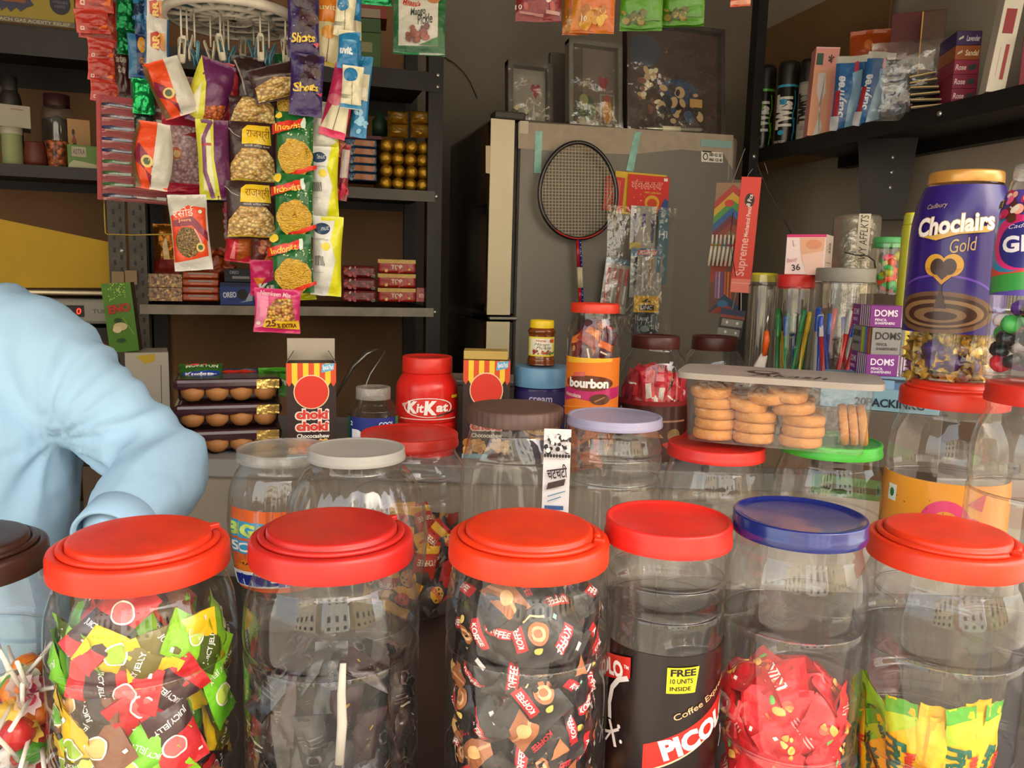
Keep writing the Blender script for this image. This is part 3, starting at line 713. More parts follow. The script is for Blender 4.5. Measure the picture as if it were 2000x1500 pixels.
kk = [('P', [(.15, .30), (.55, .36), (.9, .56), (.85, .70), (.4, .60), (.1, .5)], '#f0883c'), ('T', 'KIIK', .14, .36, .86, .60, '#f8f0e0', 25, 0, .07), ('T', 'KIIK', .19, .38, .82, .58, '#d81820', 25, 0, .01)]
rm = candy_protos('red_candy', [(.056, .034, .012, '#dc1c26', kk), (.056, .034, .012, '#d41822', [('R', .1, .62, .9, .64, '#f0a8a0'), ('R', .1, .67, .9, .69, '#f0a8a0'), ('R', .1, .72, .7, .74, '#f0a8a0'), ('R', .2, .28, .32, .34, '#f4f0e8'), ('S', 6, .3, .3, .8, .5, .03, .06, ['#e8a040', '#f0c060'])]),
      (.056, .034, .012, '#e4202a', [('S', 8, .2, .25, .8, .7, .04, .09, ['#f0803c', '#e84c34', '#f0b050', '#68b848'])]), (.056, .034, .012, '#dc1822', [('R', .45, .7, .55, .75, '#f4f0e8')])])
fill('J5', rm, 66, .02, .152, 'crinkled red wrapped candy in the blue-lidded jar', 'candy', 'red candies in the blue-lidded jar', 'red_candy', (.056, .034, .012), seed=12, top=.010, gap=.019, weights=[2, 2, 2, 2])
fr = [('R', 0, .84, 1, 1, '#58b030'), ('P', [(0, .7), (1, .84), (1, .90), (0, .88)], '#b8d420'), ('T', 'Frooti', -.55, .42, 1.25, .60, '#1f6a50', -90, .3, .05), ('T', 'Mango', .40, .48, 1.20, .58, '#d8301c', -90, 0, .04)]
fm = candy_protos('stick_pack', [(.115, .026, .010, '#f4c414', fr), (.115, .026, .010, '#f6cc1c', [('R', 0, .9, 1, 1, '#e8b010'), ('L', [(.3, .1), (.35, .85)], .02, '#e89c10'), ('T', 'Frooti', -.4, .22, 1.3, .34, '#2a7a58', -90, .3, .04)]), (.115, .026, .010, '#8cc42c', [('R', 0, 0, 1, .5, '#f0b41c'), ('T', 'Green Mango', -.8, .42, 1.8, .52, '#1f6a50', -90, .3, .03)])])
J = JARS['J6']; q = random.Random(8)
for i, (a, rr, tl, sp, mi, zz) in enumerate([(-150, .9, 38, -30, 2, .075), (-135, .9, 55, -25, 2, .085), (-125, .8, 30, 25, 0, .05), (-108, .92, 4, 4, 0, .075), (-95, .75, -6, 2, 0, .062), (-86, .92, -3, 0, 1, .078), (-70, .90, 5, -4, 1, .070), (-58, .95, 8, -6, 0, .082),
      (-45, .9, 3, 2, 1, .085), (-100, .5, 12, 10, 1, .06), (-70, .5, -8, -14, 1, .062), (-140, .5, 20, 20, 1, .05), (-30, .9, -4, 3, 0, .080), (-165, .92, 12, 10, 0, .06), (-120, .95, -35, 40, 1, .035), (-145, .93, 50, -55, 0, .03)]):
    a = math.radians(a); r = J['R']*rr-.012
    o = bpy.data.objects.new('stick_pack', fm[mi]); COL.objects.link(o)
    Rz = Matrix.Rotation(J['a'], 3, 'Z'); Rl = Matrix.Rotation(a+PI/2, 3, 'Z') @ Matrix.Rotation(math.radians(-tl), 3, 'Y') @ Matrix.Rotation(math.radians(4), 3, 'X')
    hx = abs(math.sin(math.radians(tl)))*.05; r -= hx*hx/(2*J['R'])
    o.location = J['c'] + Rz @ Vector((r*math.cos(a), r*math.sin(a), zz)); o.rotation_euler = (Rz @ Rl).to_euler()
    tag(o, 'slim green and yellow mango drink stick pack standing in the front right jar', 'candy', 'stick packs in the front right jar')
# lollipops
def lolly(col, c2):
    mb = MB(); mb.tube([(0, 0, -.085), (0, 0, -.004)], .0018, card('#ece8e0'), 8); 
    st = mb
    st2 = MB(); st2.lathe([(0, -.014), (.008, -.012), (.0135, -.004), (.0135, .004), (.009, .011), (0, .014)], film(col), 16)
    st2.lathe([(.003, -.012), (.0065, -.020), (.010, -.026)], film(c2), 16, rf=lambda a, z, j: 1+.25*math.sin(a*7)*(j > 1))
    return st, st2
LP = []
for c1, c2 in (('#c81c28', '#e8e4e0'), ('#e87820', '#f0d060'), ('#4c9c30', '#e0e0c0'), ('#b82050', '#e8d0d0')):
    a, b = lolly(c1, c2); oa = a.build('stick'); ob = b.build('wrapped_head'); LP.append((oa.data, ob.data)); bpy.data.objects.remove(oa); bpy.data.objects.remove(ob)
J = JARS['J0']; q = random.Random(2)
for i in range(34):
    ang = q.uniform(-.9, .5); z = q.uniform(.02, .12); r = J['R']-q.uniform(.020, .034)
    ro = empty('lollipop', J['c'] + Matrix.Rotation(J['a'], 3, 'Z') @ Vector((r*math.cos(ang), r*math.sin(ang), z)), 0, 'small wrapped lollipop with a white stick in the brown-lidded jar', 'lollipop', 'lollipops in the brown-lidded jar')
    ro.rotation_euler = (Matrix.Rotation(J['a']+ang, 3, 'Z') @ Matrix.Rotation(q.uniform(.5, 2.6)*(1 if i % 2 else -1), 3, 'X')).to_euler()
    for nm, me in zip(('stick', 'wrapped_head'), q.choice(LP)):
        o = bpy.data.objects.new(nm, me); COL.objects.link(o); o.parent = ro
# ================================================================== second row of jars on the counter
GR2 = 'second row jars'
s1a = [('R', 0, 0, 1, 1, '#e8641c'), ('R', .02, .66, .8, .86, '#3a9ccc'), ('T', 'BIGGER', .02, .68, .78, .84, '#c8e05c', 0, 0, .05), ('R', .02, .47, .8, .63, '#3a9ccc'), ('T', 'SOFTER', .05, .49, .78, .61, '#f4f0e8', 0, 0, .03),
       ('E', .62, .40, .35, .13, '#f8b428'), ('E', .25, .30, .14, .10, '#f08020'), ('T', 'HAPPY DRAGONS', .15, .33, .95, .37, '#3a2410'), ('P', [(0, .04), (1, .10), (1, .30), (0, .24)], '#f0ece8'), ('T', 'me', .05, .08, .6, .24, '#1c2c8c', 4, 0, .12), ('T', 'ntos', .55, .10, .98, .25, '#1c2c8c', 4, 0, .12)]
jar(556, 873, 1.08, .126, .149, COUNTER_Z, .015, 'flat', '#b8b4ae', 'bulb-shaped clear jar with an orange fruit label and grey lid, left of second row', jstyle='bulb', lmat=FROST, flute=26, group=GR2, key='S1',
    arts=[(.060, .172, -70, 42, '#e8641c', s1a)], mat=PETH)
jar(697, 873, .965, .117, .170, COUNTER_Z, .0135, 'flat', '#b8b4ae', 'large fluted empty clear jar with a milky grey lid', jstyle='bulb', lmat=prin('milky lid', '#aba69e', rough=.45, bump=.05, vary=.08), flute=26, group=GR2, key='S2', mat=PETH)
jar(800, 844, 1.14, .140, .158, COUNTER_Z, .017, 'flat', '#c8281c', 'clear jar with a dull red lid and yellow packets at its bottom', jstyle='straight', group=GR2, key='S3')
s4 = [('R', 0, 0, 1, 1, '#e4dcdc'), ('S', 60, 0, .72, 1, .92, .02, .035, ['#2c2828', '#e4dcdc']), ('T', 'चटचटी', .15, .42, .9, .58, '#3a2c30', 10, .1, .02), ('P', [(.15, .28), (.8, .34), (.85, .42), (.2, .36)], '#4a3434'), ('L', [(.2, .2), (.85, .27)], .012, '#4c8c9c'), ('L', [(.2, .14), (.7, .20)], .012, '#4c8c9c'), ('R', .1, .04, .8, .09, '#3a5a8c')]
for i in range(9): s4.append(('E', .06+i*.11, .69, .05, .022, '#2c2828'))
jar(1007, 793, .985, .118, .122, COUNTER_Z, .019, 'ribbed', '#5a4038', 'squarish clear jar with a dusty brown lid and a narrow white sticker', jstyle='square', square=.75, group=GR2, key='S4', mat=PETH, lmat=prin('dusty brown lid', '#5c4239', rough=.5, vary=.2, vscale=30),
    rz=facing(P(1007, 800, .985))-.25, arts=[])
jar(1201, 810, .955, .114, .116, COUNTER_Z, .0115, 'flat', '#a8a4c4', 'wide-necked clear jar with a pale lavender lid and pink fruit sticker', jstyle='straight', lmat=prin('lavender lid', '#a19cb8', rough=.35, bump=.05), group=GR2, key='S5', mat=PETH,
    arts=[(.10, .185, -88, -48, '#e070b8', [('P', [(0, 0), (.9, 0), (.9, .82), (.7, .95), (0, 1)], '#ec78bc'), ('L', [(.82, 0), (.82, .78), (.66, .9), (0, .93)], .02, '#f8e0f0'), ('T', 'berry', .0, .16, .86, .34, '#2c3ca8', 8, .2, .06), ('E', .3, .52, .22, .14, '#b8583c'), ('E', .2, .42, .12, .08, '#3a5a30')])])
# narrow white sticker on the square jar
J = JARS['S4']; R = J['R']
lb = MB()
w4, h4 = .031, .098
pS = lambda u, v: (Vector((-w4/2+w4*u, 0, h4*v)), Vector((0, -1, 0)))
lb.surf(lambda u, v: pS(u, v)[0], 1, 1, card('#e4dcdc')); paint(lb, s4, pS, 1, 1, w4/h4, 'card', flat=True, lift=.00015)
p4 = Matrix.Rotation(-J['a'], 3, 'Z') @ (P(1084, 1000, .925) - J['c'])
lo = lb.build('paper_label', J['root'], (p4.x, p4.y, p4.z)); lo.rotation_euler = (0, 0, facing(P(1084, 1000, .925))-J['a'])
jar(1399, 866, .955, .115, .122, COUNTER_Z, .0145, 'flat', '#dc2c24', 'small empty clear jar with a bright red lid under the biscuit box', jstyle='big', group=GR2, key='S6')
jar(1622, 858, .945, .116, .124, COUNTER_Z, .0145, 'flat', '#48c03c', 'clear empty jar with a bright green lid under the biscuit box', jstyle='big', group=GR2, key='S7')
s8 = [('R', 0, 0, 1, 1, '#f0a02c'), ('R', .16, .66, .23, .86, '#e8f0e0'), ('E', .195, .76, .018, .055, '#207838'), ('O', .52, .52, .13, .28, .45, '#e83478'), ('R', .52, .44, .62, .60, '#f0a02c'), ('O', .64, .40, .10, .22, .5, '#e83478'), ('P', [(.62, .78), (.72, .92), (.70, .70)], '#d8305c'), ('T', 'Go', .38, .1, .75, .5, '#e83478', 0, 0, .06), ('S', 40, .1, .1, .9, .9, .004, .01, ['#8a5a14'])]
jar(1866, 745, .905, .113, .130, COUNTER_Z, .020, 'handle', '#dc3018', 'tall clear jar with an orange label, red lid, carrying the purple chocolate jar', jstyle='big', group=GR2, key='S8', hang=2.5,
    arts=[(.175, .268, -85, 85, '#f0a02c', s8)])
jar(2046, 752, .77, .105, .120, COUNTER_Z, .018, 'flat', '#d83020', 'tall empty clear jar at the right edge, carrying the colourful candy jar', jstyle='big', group=GR2, key='S9', mat=PETH)

# packets in the red lidded jar: yellow, red, black
ym = candy_protos('snack_packet', [(.055, .036, .012, '#e8a818', [('R', 0, .3, 1, .6, '#241810'), ('E', .5, .5, .3, .15, '#c82018')]), (.055, .036, .012, '#c42014', [('R', 0, .1, 1, .3, '#e8b020'), ('T', 'TOFFEE', .1, .45, .9, .6, '#f4e4c0', 0, .2, .03)]), (.055, .036, .012, '#201410', [('E', .5, .5, .35, .2, '#e0a020'), ('T', 'TOFFEE', .1, .45, .9, .56, '#c02014')])])
fill('S3', ym, 34, .02, .135, 'small yellow, red and black packet in the dull red lidded jar', 'packet', 'packets in the dull red lidded jar', 'snack_packet', (.055, .036, .012), seed=6, gap=.024)
# a loose biscuit at the bottom of the square jar
def cookie_mesh(r, th):
    mb = MB(); mb.lathe([(0, 0), (r*.93, 0), (r*.97, th*.10), (r, th*.3), (r*.985, th*.8), (r*.93, th*.97), (r*.6, th*1.04), (0, th*1.0)], prin('golden biscuit', '#d08e48', rough=.8, vary=.22, vscale=60, bump=.5, bscale=160), 60,
             rf=lambda a, z, j: 1+(.016*math.sin(a*30) if 0 < j < 6 else 0)); return mb
ck = cookie_mesh(.030, .008).build('biscuit', None, J['c']+Vector((-.005, -.01, .128)));
ck.location.z = COUNTER_Z+.006; tag(ck, 'lone orange-brown biscuit lying inside the squarish brown-lidded jar', 'biscuit')

# biscuit box ------------------------------------------------------------------
z6 = P(1399, 866, .955).z+.0045
cb = P(1515, 800, .94); bz = z6+.003; br = facing(cb)-.02
root = empty('biscuit_box', (cb.x, cb.y, bz), br, 'clear plastic box full of round biscuits resting on the red and green lids', 'box')
BW, BH, BD = .205, .078, .105
mb = MB()
def boxS(t, z, k=1):  # rounded rectangle outline
    w = (BW/2)*(.94+.06*z/BH)*k; dd = (BD/2)*(.92+.08*z/BH)*k; n = 8
    c, s = math.cos(t), math.sin(t); e = 2/n
    return Vector((w*math.copysign(abs(c)**e, c), dd*math.copysign(abs(s)**e, s), z))
ribm = clear('ribbed box plastic', base=.07, edge=.45, haze=.05, rough=.08, bump=.3, bscale=120)
mb.surf(lambda u, v: boxS(2*PI*u, BH*v), 120, 6, ribm)
mb.add([boxS(2*PI*i/60, 0) for i in range(60)], [tuple(range(60))], ribm)
mb.build('tub', root)
lm = MB(); lidm = prin('milky box lid', '#a89c90', rough=.4, vary=.1, vscale=18)
lm.surf(lambda u, v: boxS(2*PI*u, BH, 1.0+.09*v)+Vector((0, 0, .002)), 90, 1, lidm)
lm.surf(lambda u, v: boxS(2*PI*u, BH, 1.09)+Vector((0, 0, .002-.007*v)), 90, 1, lidm)
lm.add([boxS(2*PI*i/90, BH, 1.0)+Vector((0, 0, .002)) for i in range(90)], [tuple(range(90))], lidm)
paint(lm, [('E', .42, .46, .09, .16, '#5a3a34'), ('E', .42, .46, .05, .08, '#a89c90'), ('T', 'Akash', .36, .10, .76, .34, '#3c2c2c', 0, .3, .0), ('L', [(.3, .1), (.4, .05), (.7, .06)], .012, '#5a3a34')],
      lambda u, v: (Vector((-BW/2+BW*u, -BD/2+BD*v, BH+.0024)), Vector((0, 0, 1))), 1, 1, BW/BD, 'card', flat=True, lift=.0001)
lm.build('lid', root)
cme = {}
def cookie(l, dp, z, r=.0235, th=.0115, tx=0, ty=0, lab=None):
    k = (round(r, 4), round(th, 4))
    if k not in cme: o = cookie_mesh(r, th).build('biscuit'); cme[k] = o.data; bpy.data.objects.remove(o)
    o = bpy.data.objects.new('biscuit', cme[k]); COL.objects.link(o)
    Rz = Matrix.Rotation(br, 3, 'Z'); o.location = Vector((cb.x, cb.y, bz)) + Rz @ Vector((l, dp, z))
    o.rotation_euler = (Rz @ Matrix.Rotation(tx, 3, 'X') @ Matrix.Rotation(ty, 3, 'Y')).to_euler()
    tag(o, 'golden fluted round biscuit inside the clear plastic box', 'biscuit', 'biscuits in the plastic box')
for dp in (-.0245, .0245):
    for l, n, z0 in ((-.067, 4, .002), (-.0205, 3, .002), (.031, 3, .002)):
        for k in range(n): cookie(l+rnd.uniform(-.002, .002), dp*(.98+.02*rnd.random()), z0+k*.0122)
    cookie(-.073, dp, .052, tx=.10, th=.0115); cookie(-.032, dp, .040, tx=.12, ty=.14); cookie(-.008, dp, .050, ty=-.06, tx=.12)
    cookie(.020, dp, .040, ty=-.08, tx=.10); cookie(.012, dp, .055, ty=.10, tx=.18, r=.022)
for k in range(3): cookie(.074+.010*k-.004, -.006+.002*k, .026, ty=PI/2-.15, r=.024, th=.009)

# ================================================================== things on the raised back table
T = TABLE_Z
def zpx(px, py, d): return P(px, py, d).z
# stacked trays of wrapped cakes
root = None
for k in range(3):
    for j in range(2):
        pass
cakem = prin('cake brown', '#a8703c', rough=.6, vary=.15); wrapm = prin('purple brown film', '#3c2028', rough=.18, coat=.7, bump=.5, bscale=30)
for k in range(3):
    x0, x1 = 350+k*14, 540-k*2
    c, w, h, rz = rect(345, 0, 545, 60, 1.33); c = P(448, 868-k*46, 1.33)
    zb = T+.001+k*.041
    ro = empty('cake_tray', (c.x, c.y, zb), rz, ['lowest', 'middle', 'top'][k]+' of the stacked purple trays of round sponge cakes', 'tray', 'stacked cake trays')
    mb = MB(); mb.box((0, 0, .031), (.165, .10, .018), wrapm, .006); mb.box((0, .01, .012), (.155, .07, .020), wrapm, .004); mb.build('wrapper', ro)
    mb = MB(); mb.box((.060, -.0505, .031), (.035, .001, .015), foil('#e8c470', .18)); mb.build('foil_patch', ro)
    for q_ in range(4):
        mb = MB(); mb.lathe([(0, -.019), (.010, -.017), (.017, -.010), (.019, 0), (.014, .005), (0, .006)], cakem, 24, Matrix.Translation((-.055+q_*.037, -.034, .021))); mb.build('sponge_cake', ro)
# kurkure style and green packets lying on the trays
def lying(name, x0, x1, py, d, dpth, h, col, art, label, z=None, yaw=0, cat='packet', group=None, th=.02):
    c = P((x0+x1)/2, py, d); w = (x1-x0)*d/FPX*cth((x0+x1)/2); S = pillow_S(w, dpth, th, seed=x0*.1, crimp=.04)
    mb = MB(); Mx = Matrix.Rotation(-PI/2+.55, 4, 'X')
    mb = bag_mesh(w, dpth, th, col, art, seed=x0*.1); o = mb.build(name, None, c); o.rotation_euler = (-.75, 0, facing(c)+yaw); return tag(o, label, cat, group)
zt = T+.123
lying('snack_packet', 350, 436, 738, 1.33, .058, 0, '#c42c1c', [('R', 0, .55, 1, 1, '#2c5a20'), ('T', 'MORE FUN', .15, .78, .9, .95, '#d8e4c0', 0, 0, .03), ('P', [(.05, .35), (.95, .40), (.95, .66), (.05, .60)], '#1c3c9c'), ('T', 'Kurkure', .1, .40, .9, .60, '#f0f0f0', 2, .2, .05), ('E', .3, .15, .3, .15, '#e8a030')], 'red and green puffed snack packet lying on the cake trays', z=zt)
lying('snack_packet', 428, 508, 748, 1.36, .06, 0, '#22304c', [('R', 0, .4, 1, .62, '#e8c020'), ('R', 0, .8, 1, .9, '#c8301c')], 'navy and yellow packet lying on the cake trays', th=.015)
lying('snack_packet', 505, 566, 746, 1.37, .06, 0, '#4ca028', [('T', 'cu-kure', .1, .3, .95, .55, '#f0f0e8', 0, .2, .04), ('R', 0, .7, 1, .78, '#2c5a18')], 'green packet lying on the cake trays beside the striped carton', th=.02)
# striped cartons (the picture roundel is left plain)
def striped(full=True):
    a = [('R', 0, 0, 1, 1, '#2e1814')]
    for i in range(9): a.append(('P', [(i/9, .80), ((i+.5)/9, .755), ((i+1)/9, .80), ((i+1)/9, 1), (i/9, 1)], '#d84a20' if i % 2 == 0 else '#f0c830'))
    a += [('E', .5, .70, .36, .18, '#e8d0a8'), ('E', .5, .70, .34, .17, '#d8301c'), ('P', [(.70, .90), (.95, .93), (.97, 1.0), (.72, .99)], '#5aa8d0'), ('T', 'Special Pack', .73, .92, .95, .985, '#f4f4f4', 4)]
    for t, y in (('choki', .415), ('choki', .29)): a += [('T', t, .16, y-.012, .86, y+.115, '#f0dcd0', 0, 0, .10), ('T', t, .19, y, .83, y+.10, '#d83a2c', 0, 0, .05)]
    a += [('T', 'Chococashew', .20, .215, .86, .26, '#f0ece0', 0, 0, .03), ('S', 34, .02, .06, .98, .18, .03, .05, ['#d89a4c', '#e8b468', '#b87830']), ('R', 0, 0, .55, .045, '#8cb8d0')]
    return a
o = box_at('striped_carton', 560, 708, 657, 868, 1.27, .045, '#2e1814', 'open chocolate carton with red and yellow stripes, its flap standing up', 'carton', front=striped(), side=[('R', 0, .8, 1, 1, '#c89028')], base_z=T)
ro = o; w_ = (657-560)*1.27/FPX*cth(608); hz = max(v.co.z for v in o.data.vertices)
mb = MB(); mb.box((0, 0, 0), (w_*.98, .001, .036), card('#a89c8c')); f1 = mb.build('flap', ro, (0, .021, hz+.018)); f1.rotation_euler = (.06, 0, 0)
for s in (-1, 1):
    mb = MB(); mb.poly([(0, 0), (.04, 0), (.034, .020), (.004, .020)], .0008, card('#6e665a'), Matrix.Rotation(PI/2, 4, 'Z')); f2 = mb.build('flap', ro, (s*w_*.49, -.02, hz)); f2.rotation_euler = (0, -s*.55, 0)
o = box_at('striped_carton', 904, 703, 995, 862, 1.30, .045, '#2e1814', 'closed striped chocolate carton between the red jar and the purple jar', 'carton', front=striped(), top=[('R', 0, 0, 1, 1, '#8a6a3c'), ('S', 20, .05, .1, .95, .9, .06, .12, ['#b88a3c', '#6a3c20', '#d8b050'])], base_z=T, group='x')
del o['group']
mb = MB(); mb.box((0, 0, 0), (.072, .045, .014), card('#b89a4c'), .001); f1 = mb.build('tuck_lid', o, (-.002, .004, max(v.co.z for v in o.data.vertices)+.006))
# red shaped jar
def shaped(name, px, py_top, wpx, d, base, prof, col, lidcol, label, lid=None, arts=(), cat='jar', mat=None, rz=None, lmat=None, seg=72):
    c = P(px, py_top, d); H = c.z-base; R = wpx*d/FPX*cth(px)/2
    root = empty(name, (c.x, c.y, base), facing(c) if rz is None else rz, label, cat)
    pf = smooth_profile([(r*R, z*H) for r, z in prof], 4); mb = MB(); mb.lathe(pf, mat or plast(col, .25), seg); mb.build('jar_body', root)
    lr, lh = lid; mb = MB(); z0 = H*(1-lh); lr *= R
    mb.lathe([(lr, z0), (lr*1.01, z0+.001), (lr, H-.002), (lr*.97, H), (lr*.9, H), (lr*.86, H-.0015), (0, H-.001)], lmat or plast(lidcol), 90, rf=lambda a, z, j: 1+(.008*math.sin(a*45) if j < 3 else 0)); mb.build('lid', root)
    for (v0, v1, a0, a1, colr, art) in arts:
        lb = MB(); z0 = v0*H; z1 = v1*H
        def S(u, v):
            t = -PI/2+math.radians(a0+(a1-a0)*u); z = z0+(z1-z0)*v; r = prof_r(pf, z)+.0005
            return Vector((r*math.cos(t), r*math.sin(t), z))
        if colr: lb.surf(S, 20, 8, inkmat(colr, 'card'))
        paint(lb, art, snorm(S), 20, 8, prof_r(pf, (z0+z1)/2)*math.radians(a1-a0)/(z1-z0), 'label', lift=.0002); lb.build('paper_label', root)
    return root, dict(c=Vector((c.x, c.y, base)), R=R, H=H, prof=pf, a=root.rotation_euler.z, root=root)
kp = [(0, 0), (.9, 0), (.97, .02), (.98, .3), (.95, .34), (1.0, .38), (1.0, .62), (.97, .72), (.80, .82), (.72, .86), (.70, .9), (.70, .97)]
ka = [('O', .52, .50, .36, .33, .07, '#f0e8e0'), ('P', [(.12, .60), (.28, .70), (.30, .60), (.14, .50)], '#d8b0a0'), ('E', .52, .50, .33, .29, '#d8221c'), ('T', 'K', .22, .30, .37, .72, '#f4ece4', 0, .1, .06), ('T', 'it', .36, .34, .46, .64, '#f4ece4', 0, .1, .03),
      ('T', 'K', .46, .26, .63, .74, '#f4ece4', 0, .1, .06), ('T', 'at', .62, .36, .80, .64, '#f4ece4', 0, .1, .04), ('P', [(.62, .20), (.95, .34), (.97, .42), (.66, .28)], '#4a2018'), ('R', .10, .10, .95, .13, '#f0c8b8'), ('R', .86, .80, .99, .9, '#d8b020')]
shaped('chocolate_jar', 835, 695, 122, 1.33, T, kp, '#d8221c', '#d8281c', 'bright red plastic jar with a white oval emblem between the two striped cartons', lid=(.80, .16), arts=[(.36, .66, -66, 66, None, ka)])
# mint jar
mp = [(0, 0), (.93, 0), (1, .03), (1, .62), (.98, .7), (.68, .83), (.62, .86), (.62, .96)]
root, Jm = shaped('mint_jar', 729, 755, 97, 1.30, T, mp, '#fff', '#c8c8c4', 'small clear mint jar with a dark blue and green label behind the grey lids', lid=(.70, .17), mat=PET, lmat=FROST,
    arts=[(.0, .60, -80, 80, '#1c2a7c', [('R', 0, 0, .10, 1, '#187848'), ('R', .88, 0, 1, 1, '#2a8c3c'), ('T', 'POLO', .16, .42, .92, .72, '#f0f0f4', 0, 0, .09), ('T', 'COOL', .58, .80, .82, .9, '#d8e8f4'), ('T', '2', .13, .80, .18, .9, '#f0f0f4')])])
# steel scoop and tongs leaning behind the mint jar
mb = MB(); mb.tube([P(655, 775, 1.5), P(690, 715, 1.5), P(715, 690, 1.5), P(738, 682, 1.51)], [.006, .013, .016, .003], prin('dull steel', '#8a8074', rough=.3, metal=.8), 10, flat=.35)
tag(mb.build('steel_ladle'), 'dull steel ladle leaning behind the mint jar', 'ladle')
mb = MB(); mb.tube([P(752, 686, 1.47), P(722, 730, 1.46), P(708, 765, 1.45), P(690, 860, 1.44)], [.003, .005, .006, .006], prin('dull steel', '#8a8074'), 8, flat=.5)
tag(mb.build('steel_spoon'), 'grey spoon handle sticking up behind the mint jar', 'spoon')
# purple tub and pickle bottle
pb = [(0, 0), (.94, 0), (1, .03), (1, .7), (.98, .78), (.98, .9)]
zt0 = zpx(1058, 714, 1.34)
shaped('biscuit_tub', 1058, 714, 105, 1.34, T, pb, '#2a2058', '#6c9cc0', 'dark purple round tub with a pale blue lid, carrying the pickle bottle', lid=(1.02, .22),
    arts=[(.06, .74, -80, 80, '#2a2058', [('E', .50, .42, .25, .20, '#c89040'), ('E', .50, .42, .21, .15, '#3a2468'), ('E', .5, .42, .20, .12, '#d8a860'), ('T', 'Bourbon', .36, .37, .64, .48, '#2a1440', 0, .3, .02), ('P', [(.14, .66), (.30, .64), (.30, .8), (.14, .82)], '#d8688c'), ('T', 'cream', .35, .84, .65, .92, '#b8b0d0'), ('R', .02, .1, .06, .25, '#e8e0d0')])], lmat=plast('#6c9cc0'))
pk = [(0, 0), (.93, 0), (1, .04), (1, .14), (.93, .19), (.93, .66), (1, .72), (1, .78), (.84, .84), (.80, .88), (.80, .95)]
shaped('pickle_bottle', 1059, 625, 54, 1.34, zt0+.0005, pk, '#8a4a1c', '#e8c41c', 'small brown pickle bottle with a yellow lid standing on the purple tub', lid=(.86, .19), mat=prin('pickle brown', '#7c3c14', rough=.15, coat=.6, vary=.3, vscale=80), lmat=plast('#e8c41c'),
    arts=[(.21, .64, -75, 75, '#ead838', [('R', .12, .08, .88, .92, '#eee8d0'), ('T', 'Mango', .28, .52, .75, .68, '#1c1814', 0, .4, 0), ('T', 'Pickle', .34, .36, .8, .52, '#1c1814', 0, .4, 0), ('T', 'Home', .34, .76, .62, .86, '#c83a2c'), ('E', .82, .8, .08, .1, '#d8502c'), ('S', 16, .25, .12, .75, .3, .05, .09, ['#8a2c14', '#b84a1c', '#6a2010']), ('P', [(.6, .12), (.9, .28), (.85, .12)], '#4a7c30')])])
# orange biscuit jar
ob_ = [(0, 0), (.94, 0), (1, .02), (1, .30), (.985, .32), (1, .34), (1, .62), (.985, .64), (1, .66), (1, .80), (.96, .86), (.86, .91), (.84, .93), (.84, .97)]
root, Jb = shaped('biscuit_jar', 1163, 592, 105, 1.22, T, ob_, '#fff', '#d83820', 'tall clear jar with an orange and magenta label, below the racket handle', lid=(.91, .055), mat=PET, lmat=plast('#d83820'),
    arts=[(.34, .69, -85, 80, '#ec7c1c', [('P', [(0, .22), (.3, .32), (.6, .27), (1, .36), (1, .52), (.7, .50), (.35, .54), (0, .46)], '#c8246c'), ('P', [(.10, .9), (.78, .94), (.78, 1), (.1, 1)], '#f0b82c'), ('T', 'bourbon', .19, .50, .73, .66, '#f4ece0', 0, 0, .07), ('E', .46, .58, .34, .13, '#6c2c14'), ('T', 'bourbon', .19, .50, .73, .66, '#f8f4ec', 0, 0, .05), ('P', [(.26, .68), (.42, .70), (.42, .77), (.26, .75)], '#d86050'), ('E', .62, .32, .13, .09, '#5a2c14'), ('L', [(.55, .28), (.68, .36)], .02, '#b87840'), ('T', 'chocolate', .12, .34, .38, .41, '#f4d8d0', -4), ('L', [(0, .13), (.4, .19), (1, .12)], .02, '#f09838')])])
JARS['JB'] = Jb
sm_ = candy_protos('biscuit_sachet', [(.05, .034, .012, '#8a1c14', [('R', .1, .3, .9, .55, '#e07820'), ('E', .5, .72, .2, .08, '#f0c060')]), (.05, .034, .012, '#4a1430', [('R', 0, .4, 1, .6, '#d8641c'), ('R', .2, .7, .8, .75, '#f0d8b0')]), (.05, .034, .012, '#c8641c', [('R', .1, .3, .9, .4, '#4a1430')])])
fill('JB', sm_, 14, .02, .078, 'orange and maroon sachet in the tall orange-label jar', 'sachet', 'sachets in the orange-label jar', 'biscuit_sachet', (.05, .034, .012), seed=2, gap=.02)
fill('JB', sm_, 9, .185, .225, 'orange and maroon sachet in the tall orange-label jar', 'sachet', 'sachets in the orange-label jar', 'biscuit_sachet', (.05, .034, .012), seed=4, gap=.02, inner=.5)
# maroon lidded globe jars
gl = [(0, 0), (.93, 0), (1, .03), (1, .58), (.98, .68), (.86, .80), (.70, .87), (.66, .9), (.66, .97)]
root, Jg = shaped('candy_jar', 1281, 655, 140, 1.33, T, gl, '#fff', '#4c1c16', 'globe-shouldered clear jar of red packets with a maroon lid, beside the orange-label jar', lid=(.68, .10), mat=PET, lmat=plast('#4c1c16'),
    arts=[(.02, .50, -86, 86, '#8c1418', [('R', .1, .0, .92, .92, '#43190f'), ('P', [(.25, .42), (.40, .62), (.55, .52), (.62, .40)], '#b07048'), ('P', [(.6, .3), (.95, .5), (.95, .2), (.7, .15)], '#b81c1c'), ('E', .72, .44, .07, .11, '#8a6a3c'), ('P', [(.14, .80), (.17, .88), (.20, .80)], '#e8d8c8'), ('R', .5, .66, .85, .69, '#a87860'), ('R', .74, .12, .9, .24, '#2a1410')])])
JARS['JG'] = Jg
